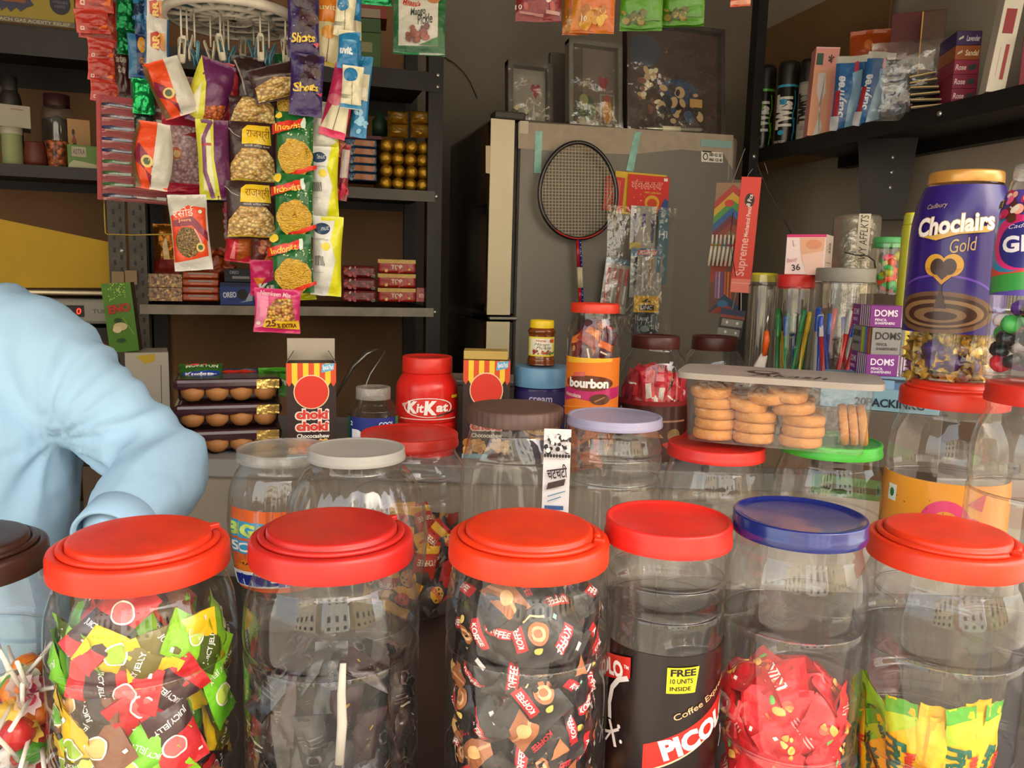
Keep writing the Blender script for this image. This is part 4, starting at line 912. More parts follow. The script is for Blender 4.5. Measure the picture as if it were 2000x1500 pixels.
sm2 = candy_protos('wafer_packet', [(.07, .024, .010, '#c01828', [('R', .1, .3, .9, .34, '#f0e0d8'), ('R', .2, .6, .8, .75, '#7a1020')]), (.07, .024, .010, '#d8243c', [('R', .3, .35, .7, .7, '#e8dcd0')]), (.07, .024, .010, '#a8141c', [])])
fill('JG', sm2, 30, .09, .135, 'red wafer packet in the maroon-lidded globe jar', 'packet', 'red wafer packets', 'wafer_packet', (.07, .024, .010), seed=7, gap=.016, upright=1)
shaped('candy_jar', 1396, 656, 130, 1.48, T, gl, '#fff', '#4c1c16', 'dusty nearly empty globe jar with a maroon lid under the sharpener pack', lid=(.68, .13), mat=PETH, lmat=plast('#4c1c16'))
# pile of flat magazines / tray by the fridge foot
c = P(1010, 708, 1.48)
o = carton('newspaper_stack', .26, .10, .11, '#8a7a6c', loc=(c.x, c.y, T), rz=-YAW, front=[('R', 0, .9, 1, .93, '#5a4c44'), ('R', 0, .97, 1, 1, '#c8b8b0')]); tag(o, 'low flat grey-brown carton behind the pickle bottle, against the fridge', 'carton')

# ---- right side of the table
c = LD(.485, 1.333, 0)
o = carton('cardboard_box', .25, .135, .115, '#7a6248', loc=(c.x, c.y, T), rz=-YAW); tag(o, 'brown cardboard box hidden under the pen jars behind the biscuit box', 'box')
PZ = T+.1155
pj = [(0, 0), (.95, 0), (1, .03), (1, .82), (.98, .88), (.92, .92), (.9, .98)]
def pens(Jx, n, cols, L, label, group, seed, kind='pen'):
    q = random.Random(seed)
    for i in range(n):
        a = q.uniform(0, 2*PI); r = Jx['R']*q.uniform(.3, .78); b = a+q.uniform(-.7, .7); r2 = Jx['R']*.8
        c = q.choice(cols); l = L*q.uniform(.85, 1.0); p0 = Vector((r*math.cos(a), r*math.sin(a), .008)); p1 = Vector((r2*math.cos(b), r2*math.sin(b), l))
        dr = (p1-p0).normalized()
        ro = empty(kind, Jx['c']+p0, 0, label, kind, group); ro.rotation_euler = dr.to_track_quat('Z', 'Y').to_euler()
        mb = MB(); mb.lathe([(0, 0), (.0032, .008), (.0036, .012), (.0036, l*.72), (0, l*.72)], plast(c, .25), 8); mb.build('barrel', ro)
        mb = MB(); mb.lathe([(.0042, l*.72), (.0044, l*.75), (.0040, l-.002), (0, l)], plast(q.choice(cols), .25), 8); mb.build('cap', ro)
root, J1 = shaped('pen_jar', 1556, 537, 80, 1.345, PZ, pj, '#fff', '#cc2c28', 'clear jar of coloured pens with a red lid, under the pink carton', lid=(.94, .12), mat=PET, lmat=plast('#cc2c28'))
pens(J1, 16, ['#1c7838', '#c8c8c4', '#1c5c9c', '#e8c020', '#2c8c4c', '#101418'], .135, 'ballpoint pen standing in the red-lidded jar', 'pens in the red-lidded jar', 3)
root, J2 = shaped('pen_jar', 1652, 524, 122, 1.275, PZ, pj, '#fff', '#8c887e', 'wide clear jar of pens with a dusty grey lid behind the sharpener boxes', lid=(.97, .11), mat=PET, lmat=prin('grey lid', '#8c877c', rough=.5, vary=.1))
pens(J2, 18, ['#b82820', '#2848b0', '#3a68c0', '#c8c8c4', '#a8a8a4', '#b82820'], .145, 'ballpoint pen standing in the wide grey-lidded jar', 'pens in the grey-lidded jar', 5)
root, J3 = shaped('pen_jar', 1494, 533, 60, 1.42, PZ, pj, '#fff', '#d0c41c', 'narrow clear jar with a yellow lid, left of the red-lidded pen jar', lid=(.85, .08), mat=PETH, lmat=plast('#d0c41c'))
# knife with orange handle
ro = empty('paper_cutter', P(1483, 692, 1.36)+Vector((0, 0, 0)), facing(P(1483, 692, 1.36)), 'paper cutter with an orange grip and white sheath beside the pen jars', 'cutter')
mb = MB(); mb.tube([(0, 0, .0), (.002, 0, .04), (.008, 0, .06)], [.014, .010, .006], card('#d8cfc4'), 8, flat=.4); mb.build('sheath', ro)
mb = MB(); mb.tube([(.008, 0, .058), (.010, 0, .085), (.009, 0, .10)], [.004, .006, .004], plast('#e8601c'), 8); mb.build('grip', ro)
mb = MB(); mb.tube([(.009, 0, .10), (.010, 0, .135)], [.003, .0012], prin('blade steel', '#c0bcb4', rough=.2, metal=.9), 6); mb.build('blade', ro)
ro.location.z = PZ+.001
# pink carton on the red lid
zb = J1['c'].z+J1['H']
box_at('pink_carton', 1533, 458, 1612, 535, 1.32, .06, '#ecd4d0', 'pink and white cosmetic carton standing on the red lid of the pen jar', 'carton', base_z=zb+.0005, yaw=-12,
       front=[('R', 0, .93, 1, 1, '#d02c6c'), ('P', [(.34, .92), (.97, .92), (.97, 0), (.60, 0), (.44, .35), (.38, .6)], '#e0a888'), ('E', .70, .75, .2, .12, '#d89068'), ('P', [(.42, .5), (.97, .6), (.97, 0), (.60, 0), (.46, .3)], '#e8c0b0'), ('T', 'Beauty', .04, .28, .32, .42, '#c08090', 10, .4, 0), ('T', '36', .18, .10, .40, .26, '#3c2830', 8), ('L', [(.16, .85), (.2, .7), (.24, .74)], .015, '#a07080')],
       side=[('R', 0, 0, 1, 1, '#cdb8ac'), ('T', '365', .4, .55, .7, .8, '#3a3430', 90), ('R', .15, .62, .35, .64, '#8a7a74'), ('R', .15, .7, .35, .72, '#8a7a74'), ('R', .15, .3, .8, .32, '#8a7a74'), ('R', .5, .08, .75, .15, '#6a4a54')])
# sharpener boxes
def doms(c1, c2):
    stripe = [('R', 0, 0, 1, 1, c1)]
    if c2:
        for i in range(3): stripe.append(('R', .78+i*.07, 0, .815+i*.07, 1, '#d8d0d4'))
        stripe += [('T', 'DOMS', .10, .50, .68, .82, '#ecdcec', 0, 0, .02), ('T', 'PENCIL', .12, .28, .42, .40, '#ecdcec'), ('T', 'SHARPENERS', .12, .12, .62, .24, '#ecdcec')]
        sd = [('R', 0, 0, 1, 1, c1)]+[('R', .46+i*.12, 0, .52+i*.12, 1, '#d8d0d4') for i in range(5)]+[('T', 'DOMS', .06, .5, .40, .8, '#ecdcec', 0, 0, .01), ('T', 'PENCIL', .08, .2, .36, .36, '#ecdcec')]
    else:
        stripe += [('R', .82, 0, .93, 1, '#e0c41c'), ('R', .94, 0, 1, 1, '#7a8c8c'), ('T', 'DOMS', .08, .58, .72, .85, '#2c2a2c', 0, 0, .02), ('T', 'PENCIL', .12, .36, .40, .46, '#3c3a3c'), ('T', 'SHARPENERS', .12, .20, .66, .30, '#3c3a3c')]
        sd = [('R', 0, 0, 1, 1, c1), ('T', 'DOMS', .02, .6, .42, .85, '#2c2a2c', 0, 0, .05), ('T', 'SHARPENERS', .05, .3, .4, .42, '#3c3a3c')]+[('R', .5+i*.08, 0, .575+i*.08, 1, c) for i, c in enumerate(['#d8c020', '#8cb83c', '#3c8cc0', '#7c5c9c', '#a8443c', '#c87838'])]
    return stripe, sd
for k, (y0, y1, x0, x1, xl, c1, c2, lab) in enumerate(((597, 638, 1698, 1768, 1640, '#7c2a80', 1, 'top purple box of pencil sharpeners, with white stripes'), (640, 694, 1700, 1762, 1632, '#8a8684', 0, 'grey box of pencil sharpeners between two purple ones'), (692, 733, 1690, 1758, 1622, '#7c2a80', 1, 'lowest purple box of pencil sharpeners in the stack'))):
    fr_, sd_ = doms(c1, c2); cA = P(x0, y1, 1.12); H_ = (y1-y0)*1.12/FPX; 
    yw = facing(cA)-.10+ (0, .03, -.02)[k]
    o = carton('sharpener_box', .054, .075, H_, c1, front=fr_, left=sd_, loc=cA, rz=yw)
    o.rotation_euler.z = yw+.42
    fwd = Vector((math.cos(o.rotation_euler.z), math.sin(o.rotation_euler.z), 0)); bk_ = Vector((-fwd.y, fwd.x, 0))
    o.location = cA + fwd*.027 + bk_*.0375; o.location.z = [T+.1545+.0377+.001+.036, T+.1545+.0377, T+.1545][k]; 
    zz = {0: zpx(x0, 638, 1.12), 1: zpx(x0, 694, 1.12), 2: zpx(x0, 733, 1.12)}[k]; o.location.z = zz
    tag(o, lab, 'box', 'stacked sharpener boxes')
DB = zpx(1690, 733, 1.12)
hh = (800-737)*1.12/FPX
cA = P(1720, 735, 1.13)
o = carton('ink_box', .15, .08, hh, '#8cb8cc', loc=(cA.x, cA.y, DB-hh-.0005), rz=facing(cA), front=[('R', 0, .68, 1, 1, '#5c84b4'), ('R', 0, .9, 1, 1, '#3c4a5c'), ('R', .45, .68, .62, .95, '#8cb8dc'), ('T', '20PACKINKG', .30, .12, .88, .38, '#1c2c3c', 0, 0, .03)])
tag(o, 'pale blue carton with dark printing under the sharpener boxes', 'carton')
o = carton('grey_carton', .16, .085, DB-hh-.001-T-.03, '#6c6258', loc=(cA.x, cA.y, T+.03), rz=facing(cA), front=[('R', 0, 0, 1, .2, '#3c3028')]); tag(o, 'grey-brown carton between the pale blue carton and the green one', 'carton')
o = carton('green_carton', .155, .085, .0295, '#3c7c38', loc=(cA.x, cA.y, T), rz=facing(cA), front=[('R', .1, .3, .8, .6, '#203820')]); tag(o, 'flat green carton at the bottom of the pile behind the green lid', 'carton')
# jar with green lid & neon sharpeners
SHZ = zpx(1735, 575, 1.38)
c = P(1740, 575, 1.40)
o = carton('brown_carton', .10, .08, SHZ-T-.0005, '#4c3a2c', loc=(c.x, c.y, T), rz=facing(c)); tag(o, 'tall dark brown carton behind the sharpener boxes, under the green-lidded jar', 'carton')
root, J4 = shaped('toy_jar', 1738, 464, 72, 1.40, SHZ, pj, '#fff', '#58b468', 'small clear jar of neon whistles with a mint green lid on the brown carton', lid=(.93, .18), mat=PET, lmat=plast('#58b468'))
q = random.Random(4); wme = []
for c_ in ('#f05a28', '#4cc060', '#e8405c', '#c8c828'):
    mb = MB(); mb.lathe([(0, -.009), (.006, -.008), (.008, 0), (.006, .008), (0, .009)], plast(c_, .3), 14); mb.box((.009, 0, .004), (.016, .009, .006), plast(c_, .3), .001); o = mb.build('whistle'); wme.append(o.data); bpy.data.objects.remove(o)
for i in range(16):
    a = q.uniform(-PI, .3); r = J4['R']*q.uniform(.2, .6); o = bpy.data.objects.new('whistle', wme[i % 4]); COL.objects.link(o)
    o.location = J4['c']+Vector((r*math.cos(a), r*math.sin(a), .012+.0036*i)); o.rotation_euler = (q.uniform(0, 3), q.uniform(0, 3), q.uniform(0, 6)); tag(o, 'neon plastic whistle in the mint green lidded jar', 'whistle', 'neon whistles')
# foil wrapped roll with a paper strip
c0 = P(1676, 421, 1.51); H_ = c0.z-PZ
HX = c0.z-T-.04; H_ = HX
ro = empty('foil_roll', (c0.x, c0.y, T), facing(c0), 'tall silver foil wrapped roll with a paper strip, under the shelf bracket', 'roll')
mb = MB(); mb.lathe([(0, 0), (.040, 0), (.042, .01), (.0415, .12), (.043, .2), (.042, H_+.035), (.038, H_+.04), (0, H_+.04)], foil('#b8b0a0', .28), 40, rf=lambda a, z, j: 1+.02*math.sin(a*7+z*40)); mb.build('foil', ro)
mb = MB()
def S(u, v):
    t = -PI/2+math.radians(2+28*u); z = H_-.045+.085*v; return Vector((.0445*math.cos(t), .0445*math.sin(t), z))
mb.surf(S, 6, 4, card('#c8bca8')); paint(mb, [('T', 'WY AFFLKTS', -1.4, .42, 2.4, .58, '#2c2620', 90, .2, 0)], snorm(S), 6, 4, .25, 'card'); mb.build('paper_strip', ro)
# black cable on the jar
mb = MB(); mb.tube([P(x, y, 1.30) for x, y in ((1650, 493), (1670, 498), (1695, 500), (1708, 510), (1710, 524))], .0012, card('#14110f'), 6); tag(mb.build('cable'), 'short black cable curling over the grey lid of the wide pen jar', 'cable')
# yellow lidded tall containers
root, _ = shaped('yellow_bottle', 1786, 416, 44, 1.265, SHZ-.05, pj, '#c8c43c', '#d8cc20', 'slim yellow-green container with a yellow lid behind the purple chocolate jar', lid=(.8, .10), mat=prin('yellow green plastic', '#b4b434', rough=.2, coat=.4), lmat=plast('#d8cc20'))
c = P(1790, 600, 1.36); o = carton('grey_box', .045, .045, SHZ-.05-T-.0005, '#5c5248', loc=(root.location.x, root.location.y, T), rz=facing(c)); tag(o, 'grey box carrying the slim yellow-green container', 'box')
# purple chocolate jar
def squeeze(art, k=.66, o=-.02):
    f = lambda x: .5+(x-.5)*k+o; out = []
    for a in art:
        a = list(a)
        if a[0] == 'T': a[2] = f(a[2]); a[4] = f(a[4])
        elif a[0] == 'P': a[1] = [(f(x), y) for x, y in a[1]]
        elif a[0] == 'L': pass
        elif a[0] == 'E': a[1] = f(a[1]); a[3] = a[3]*(k if a[3] < .12 else .86)
        out.append(tuple(a))
    return out
zc = JARS['S8']['c'].z + (P(1862, 748, .90).z-COUNTER_Z)
cp = [(0, 0), (.90, 0), (.98, .02), (1, .06), (.99, .30), (1.0, .34), (1, .66), (.985, .74), (.93, .83), (.80, .92), (.74, .94), (.72, .96), (.72, .98)]
ca = [('R', 0, 0, 1, 1, '#2c1670'), ('E', .42, .20, .44, .20, '#6a44b0'), ('E', .42, .195, .43, .19, '#2c1670'), ('E', .42, .14, .42, .145, '#6a4a30'), ('E', .42, .14, .37, .115, '#3c2016'), ('E', .43, .135, .33, .095, '#8a6a44'), ('E', .44, .13, .27, .075, '#3c2016'), ('E', .43, .125, .20, .052, '#7c5c3c'), ('E', .45, .12, .12, .03, '#341a12'),
      ('P', [(.40, .42), (.46, .42), (.44, .30), (.50, .17), (.38, .17), (.43, .30)], '#3c2016'),
      ('E', .36, .46, .10, .075, '#d8a030'), ('E', .52, .46, .10, .075, '#d8a030'), ('P', [(.27, .44), (.61, .44), (.44, .33)], '#c88c28'), ('E', .385, .45, .065, .055, '#3c2016'), ('E', .495, .45, .065, .055, '#3c2016'), ('P', [(.325, .44), (.555, .44), (.44, .36)], '#3c2016'),
      ('P', [(.14, .66), (.30, .655), (.55, .70), (.80, .72), (.84, .69), (.80, .68), (.55, .665), (.35, .625)], '#d8a848'),
      ('T', 'Choclairs', .13, .665, .87, .80, '#d0b070', 6, .15, .055), ('T', 'Choclairs', .135, .672, .865, .795, '#f6f0ec', 6, .15, .03), ('T', 'Gold', .48, .55, .72, .64, '#c8a868', 10, .35, 0), ('T', 'Cadbury', .20, .83, .42, .87, '#b8a078', 6, .3, 0)]
for i in range(5): ca.append(('L', [(.90, .32+i*.115), (.97, .35+i*.115), (.965, .28+i*.115)], .010, '#b8b0d8'))
c = P(1888, 340, .90)
ca = squeeze(ca)
root, Jc = shaped('chocolate_jar', 1888, 338, 205, .90, zc+.0008, cp, '#fff', '#d8a050', 'large purple-sleeved chocolate jar with a gold lid standing on a red lid', lid=(.74, .055), mat=PET, lmat=prin('gold lid', '#c89040', rough=.3, metal=.3, coat=.4), rz=facing(c)-.12,
    arts=[(.235, .93, -86, 92, '#2c1670', ca)])
JARS['JC'] = Jc
gm = []
for i, (m1, m2) in enumerate((('goldfoil', 'goldfoil'), ('#3c1c6c', 'goldfoil'), ('goldpurple', '#c89030'))):
    mb = MB(); mb.lathe([(0, -.011), (.008, -.009), (.011, 0), (.008, .009), (0, .011)], inkmat(m1, 'film'), 14)
    for s in (-1, 1):
        mb.lathe([(.003, 0), (.007, .008), (.011, .012)], inkmat(m2, 'film'), 14, Matrix.Rotation(s*PI/2, 4, 'Y') @ Matrix.Translation((0, 0, .008)), rf=lambda a, z, j: 1+.3*math.sin(a*6))
    o = mb.build('toffee'); gm.append(o.data); bpy.data.objects.remove(o)
fill('JC', gm, 44, .010, .052, 'gold and purple twist-wrapped toffee in the purple chocolate jar', 'toffee', 'toffees in the purple jar', 'toffee', (.030, .022, .018), seed=3, gap=.0145, inner=.4)
# colourful candy jar at right edge
zc2 = P(2046, 752, .77).z
ga = [('R', 0, 0, 1, 1, '#5c4aa8'), ('P', [(0, .0), (1, .12), (1, .3), (0, .16)], '#3c9c48'), ('P', [(0, .16), (1, .3), (1, .42), (0, .26)], '#d84a38'), ('E', .30, .48, .34, .26, '#2c8cb8'), ('E', .40, .50, .30, .26, '#e0347c'), ('E', .46, .48, .26, .22, '#2c2c7c'), ('T', 'GEMS', .25, .42, .85, .58, '#f4f0f4', 4, 0, .04), ('T', 'Cadbury', .3, .63, .6, .68, '#e8d8f0', 5, .3, 0), ('P', [(.0, .82), (.16, .84), (.16, .92), (0, .90)], '#e8c830'), ('T', 'FREE', .01, .84, .15, .90, '#201810'), ('S', 30, .2, .72, .9, .96, .03, .05, ['#e85c8c', '#f0a890', '#c83060', '#e8d8c0', '#5c3020'])]
root, Jq = shaped('candy_jar', 2052, 322, 190, .77, zc2+.0008, cp, '#fff', '#b8a890', 'clear jar with a bright multicoloured sleeve at the right edge', lid=(.76, .06), mat=PET, lmat=FROST, arts=[(.40, .88, -88, 60, '#5c4aa8', ga)])
JARS['JQ'] = Jq
bm2 = []
for c_ in ('#3ca048', '#c82838', '#e8e0dc', '#5c2c8c', '#202428'):
    mb = MB(); mb.lathe([(0, -.006), (.008, -.005), (.010, 0), (.008, .005), (0, .006)], plast(c_, .2), 14); o = mb.build('button_candy'); bm2.append(o.data); bpy.data.objects.remove(o)
fill('JQ', bm2, 30, .012, .075, 'round coloured button candy in the jar at the right edge', 'candy', 'button candies', 'button_candy', (.02, .02, .012), seed=3, gap=.013, inner=.3)
# green bottle behind the man's forearm
shaped('green_bottle', 183, 905, 68, 1.30, T-.02, [(0, 0), (.95, 0), (1, .1), (1, .55), (.9, .72), (.5, .85), (.45, .95)], '#0c3c24', '#1c8c48', 'dark green bottle with a green cap seen between the man and his forearm', lid=(.55, .2), mat=prin('dark green', '#0c3020', rough=.25), lmat=plast('#1c8c48'),
    arts=[(.35, .55, -60, 60, None, [('T', 'nic', .4, .2, .8, .8, '#b8c8bc', 0, .2, 0)])])
# ================================================================== the shopkeeper in a pale blue shirt
OM = P(-60, 850, 1.12)
ro = empty('person', (OM.x, OM.y, 0), 0, 'person in a loose pale blue long-sleeved shirt, elbow bent, behind the counter at left', 'person')
def L(px, py, d): return P(px, py, d)-Vector((OM.x, OM.y, 0))
shirt = prin('pale blue cotton', '#a0c4e0', rough=.8, bump=.12, bscale=180, vary=.05, vscale=5, bdist=.0006)
skinm = prin('brown skin', '#7c4c34', rough=.55, bump=.1, bscale=90)
def limb(mb, pts, mat, n=6, seg=20, flat=1):
    """smooth tapering closed tube through (point, radius)"""
    P_, R_ = [], []; k = len(pts)
    for i in range(k-1):
        a, b, c, d = pts[max(0, i-1)], pts[i], pts[i+1], pts[min(k-1, i+2)]
        for j in range(n):
            t = j/n; w = (-.5*t+t*t-.5*t**3, 1-2.5*t*t+1.5*t**3, .5*t+2*t*t-1.5*t**3, -.5*t*t+.5*t**3)
            P_.append(a[0]*w[0]+b[0]*w[1]+c[0]*w[2]+d[0]*w[3]); R_.append(max(.002, a[1]*w[0]+b[1]*w[1]+c[1]*w[2]+d[1]*w[3]))
    P_.append(pts[-1][0]); R_.append(pts[-1][1])
    d0 = (P_[0]-P_[1]).normalized(); d1 = (P_[-1]-P_[-2]).normalized()
    P2 = [P_[0]+d0*R_[0]*.7, P_[0]+d0*R_[0]*.45]+P_+[P_[-1]+d1*R_[-1]*.45, P_[-1]+d1*R_[-1]*.7]; R2 = [R_[0]*.35, R_[0]*.8]+R_+[R_[-1]*.8, R_[-1]*.35]
    mb.tube(P2, R2, mat, seg, flat=flat); return mb
def remeshed(o, vox, smooth=8, disp=()):
    m = o.modifiers.new('skin', 'REMESH'); m.mode = 'VOXEL'; m.voxel_size = vox; m.use_smooth_shade = True
    s = o.modifiers.new('smooth', 'SMOOTH'); s.factor = .5; s.iterations = smooth
    for k, (sz, st) in enumerate(disp):
        t = bpy.data.textures.new('folds%d' % k, 'CLOUDS'); t.noise_scale = sz; t.noise_depth = 1
        d = o.modifiers.new('folds%d' % k, 'DISPLACE'); d.texture = t; d.strength = st; d.mid_level = .5; d.texture_coords = 'LOCAL'
    return o
# one continuous body under the shirt
mb = MB()
limb(mb, [(L(-90, 1560, 1.12), .085), (L(-80, 1250, 1.12), .10), (L(-75, 950, 1.12), .105), (L(-80, 760, 1.12), .10), (L(-130, 600, 1.10), .055), (L(-175, 500, 1.07), .045), (L(-200, 430, 1.05), .055)], skinm)
limb(mb, [(L(-195, 455, 1.05), .050), (L(-205, 400, 1.04), .072), (L(-215, 340, 1.04), .080), (L(-222, 290, 1.04), .070)], skinm)
for s in ((-150, 372, .97), (-270, 360, 1.0)): limb(mb, [(L(*s), .010), (L(s[0], s[1]+14, s[2]), .008)], skinm, 3, 8)      # nose ridge and brow side, ear
limb(mb, [(L(-60, 690, 1.12), .055), (L(40, 690, 1.12), .052), (L(190, 800, 1.12), .042), (L(318, 900, 1.10), .036), (L(268, 990, 1.0), .033), (L(228, 1052, .93), .025)], skinm)
limb(mb, [(L(-100, 690, 1.12), .055), (L(-250, 720, 1.14), .050), (L(-330, 860, 1.10), .042), (L(-320, 970, 1.0), .034), (L(-255, 1045, .92), .025)], skinm)
for (x, y, d, dx) in ((228, 1052, .92, 1), (-255, 1045, .92, 1)):     # hands: palm, four fingers, thumb
    limb(mb, [(L(x, y, d), .024), (L(x+dx*38, y+22, d-.02), .026), (L(x+dx*62, y+34, d-.035), .024)], skinm, 4, 12, .6)
    for k in range(4):
        fx = x+dx*(70+4*k); fy = y+18+k*11; ln = (1.0, 1.12, 1.05, .85)[k]
        limb(mb, [(L(fx-dx*14, fy+2, d-.03), .0088), (L(fx+dx*20*ln, fy+12, d-.05), .0085), (L(fx+dx*36*ln, fy+30, d-.052), .0078), (L(fx+dx*38*ln, fy+46*ln, d-.045), .0065)], skinm, 4, 8)
    limb(mb, [(L(x+dx*26, y+6, d-.02), .011), (L(x+dx*44, y-6, d-.045), .010), (L(x+dx*66, y-2, d-.06), .0085)], skinm, 4, 8)
remeshed(mb.build('body', ro), .0045, 3)
# shirt
mb = MB()
limb(mb, [(L(-80, 1440, 1.12), .125), (L(-68, 1200, 1.12), .130), (L(-60, 1000, 1.12), .135), (L(-58, 830, 1.12), .135), (L(-66, 720, 1.12), .115), (L(-100, 640, 1.11), .075), (L(-125, 605, 1.10), .060)], shirt, 8, 40)
limb(mb, [(L(-70, 690, 1.12), .085), (L(10, 675, 1.12), .082), (L(90, 715, 1.12), .076), (L(180, 785, 1.12), .070), (L(262, 852, 1.11), .062), (L(318, 905, 1.09), .058), (L(322, 940, 1.06), .054)], shirt, 8, 32)
limb(mb, [(L(322, 905, 1.085), .052), (L(318, 945, 1.05), .054), (L(280, 978, 1.0), .050), (L(245, 1012, .965), .046), (L(222, 1040, .94), .040)], shirt, 8, 32)
limb(mb, [(L(-60, 690, 1.12), .085), (L(-160, 680, 1.12), .082), (L(-260, 760, 1.12), .070), (L(-325, 860, 1.10), .060), (L(-325, 950, 1.02), .052), (L(-275, 1025, .945), .042)], shirt, 8, 32)
so_ = remeshed(mb.build('shirt', ro), .0065, 10)
# cloth folds: drapes down the torso, creases along the sleeve gathering at the elbow
dg = bpy.context.evaluated_depsgraph_get(); bpy.context.view_layer.update(); dg.update()
me = bpy.data.meshes.new_from_object(so_.evaluated_get(dg)); so_.modifiers.clear(); so_.data = me
elb = L(322, 915, 1.08); shd = L(20, 690, 1.12); pit = L(130, 850, 1.12); ad = (elb-shd).normalized(); cam_r = Vector((math.cos(YAW), -math.sin(YAW), 0))
def ridge(v): return (1-abs(noise.noise(v))*2.2)
new = []
for v in me.vertices:
    p = v.co; s_ = min(1, max(0, (p-shd).dot(cam_r)/.10)); al = (p-shd).dot(ad); ac = (p-shd)-ad*al
    t_ = ridge(Vector((p.dot(cam_r)*17+p.z*3, p.z*3.2, 4)))*.010 + noise.noise(Vector((p.dot(cam_r)*9, p.y*9, p.z*3)))*.012
    r_ = (p-pit).length; ang = math.atan2((p-pit).z, (p-pit).dot(cam_r))
    w = ridge(Vector((ang*3.4, r_*5, 9)))*.010*math.exp(-r_*4)*min(1, r_/.06) + ridge(Vector((al*15+ac.z*9, ac.z*9+al*3, 2)))*(.0012+.006*math.exp(-((p-elb).length/.09)**2)) + noise.noise(Vector((al*9, ac.z*20, p.y*12)))*.011
    n_ = noise.noise(p*55)*.0012
    new.append(p+v.normal*((1-s_)*t_+s_*w+n_-.004))
for v, q_ in zip(me.vertices, new): v.co = q_
for f in me.polygons: f.use_smooth = True
me.update()
if not me.materials: me.materials.append(shirt)
mb = MB(); c = L(-125, 585, 1.10); mb.lathe([(.058, -.01), (.066, .012), (.060, .034), (.056, .036), (.052, .01)], shirt, 40, Matrix.Translation(c) @ Matrix.Rotation(-.35, 4, 'Y')); mb.build('collar', ro)
mb = MB(); c = L(219, 1045, .936); dr = (L(215, 1050, .93)-L(245, 1012, .965)).normalized(); qd = dr.to_track_quat('Z', 'Y').to_matrix().to_4x4()
mb.lathe([(.040, -.03), (.043, -.028), (.043, .012), (.040, .014), (.037, .010)], shirt, 32, Matrix.Translation(c) @ qd); mb.build('cuff', ro)
b = bmesh.new(); bmesh.ops.create_icosphere(b, subdivisions=4, radius=.090); c = L(-222, 318, 1.045)
for v in b.verts: v.co.z *= 1.05; v.co *= 1+.03*noise.noise(v.co*40)
bmesh.ops.delete(b, geom=[v for v in b.verts if v.co.z < -.015], context='VERTS')
MB().bm(b, prin('black hair', '#15110f', rough=.6, bump=.8, bscale=120), Matrix.Translation(c), True).build('hair', ro)
# ================================================================== things on and in front of the fridge
# badminton racket
RD = 1.80
RD = dep(PYp(1130, 373, FY-.03))
def RP(x, y): return PYp(x, y, FY-.03)
ro = empty('badminton_racket', RP(1135, 590), 0, 'badminton racket with a black head and red and blue shaft hanging on the fridge side', 'racket')
Mi = (Matrix.Translation(ro.location) @ Matrix.Rotation(ro.rotation_euler.z, 4, 'Z')).inverted()
cH = Mi @ RP(1130, 373); ax = (RP(1205, 373).x-RP(1055, 373).x)/2; az = (RP(1130, 280).z-RP(1130, 468).z)/2
lean = math.radians(-2)
def hp(x, z): return Vector((cH.x+x*math.cos(lean)+z*math.sin(lean)*-1*-1, cH.y, cH.z-x*math.sin(lean)+z*math.cos(lean)))
mb = MB(); pts = [hp(ax*math.cos(t)*(1-.08*math.sin(t)), az*math.sin(t)) for t in [2*PI*i/72 for i in range(72)]]
mb.tube(pts, .0052, prin('racket black', '#18151a', rough=.3, coat=.4), 10, closed=True); mb.build('frame', ro)
mb = MB(); pts2 = [pts[i] + Vector((0, -.0048, 0)) for i in range(47, 62)]; mb.tube(pts2, .0022, plast('#a8201c', .25), 6); mb.build('red_trim', ro)
sm = prin('nylon string', '#c8bca0', rough=.4); mb = MB()
for i in range(-11, 12):
    x = i*ax/11.8; h_ = az*math.sqrt(max(0, 1-(x/ax)**2))*.97
    if h_ > .01: mb.tube([hp(x, h_), hp(x, -h_)], .0008, sm, 4)
for i in range(-14, 15):
    z = i*az/14.8; w_ = ax*math.sqrt(max(0, 1-(z/az)**2))*.97
    if w_ > .01: mb.tube([hp(-w_, z)+Vector((0, .0008, 0)), hp(w_, z)+Vector((0, .0008, 0))], .0008, sm, 4)
mb.build('strings', ro)
t0 = hp(0, -az); e0 = Mi @ RP(1135, 592); e1 = Mi @ RP(1136, 690)
def mix(a, b, t): return a+(b-a)*t
mb = MB(); 
for s, c_ in ((-1, '#b01c20'), (1, '#28207c')):
    o_ = Vector((s*.0028, 0, 0))
    mb.tube([t0+o_, mix(t0, e0, .44)+o_], .0042, plast(c_, .25), 8); mb.tube([mix(t0, e0, .76)+o_, e0+o_], .0042, plast(c_, .25), 8)
    mb.tube([mix(t0, e0, .44)+o_, mix(t0, e0, .76)+o_], .0046, plast('#c8bc9c', .3), 8)
for i in range(14):
    z = mix(t0, e0, .06+i*.068); mb.box((z.x+.003, z.y-.0048, z.z), (.0016, .0012, .0016), card('#d8d4e0'))
mb.tube([t0+Vector((-.012, 0, .003)), t0+Vector((0, 0, -.006)), t0+Vector((.012, 0, .003))], .004, prin('racket black', '#18151a'), 8)
mb.build('shaft', ro)
mb = MB(); mb.tube([e0, e1, e1+Vector((0, 0, -.03))], [.008, .011, .012], card('#2c2420'), 12); mb.build('grip', ro)
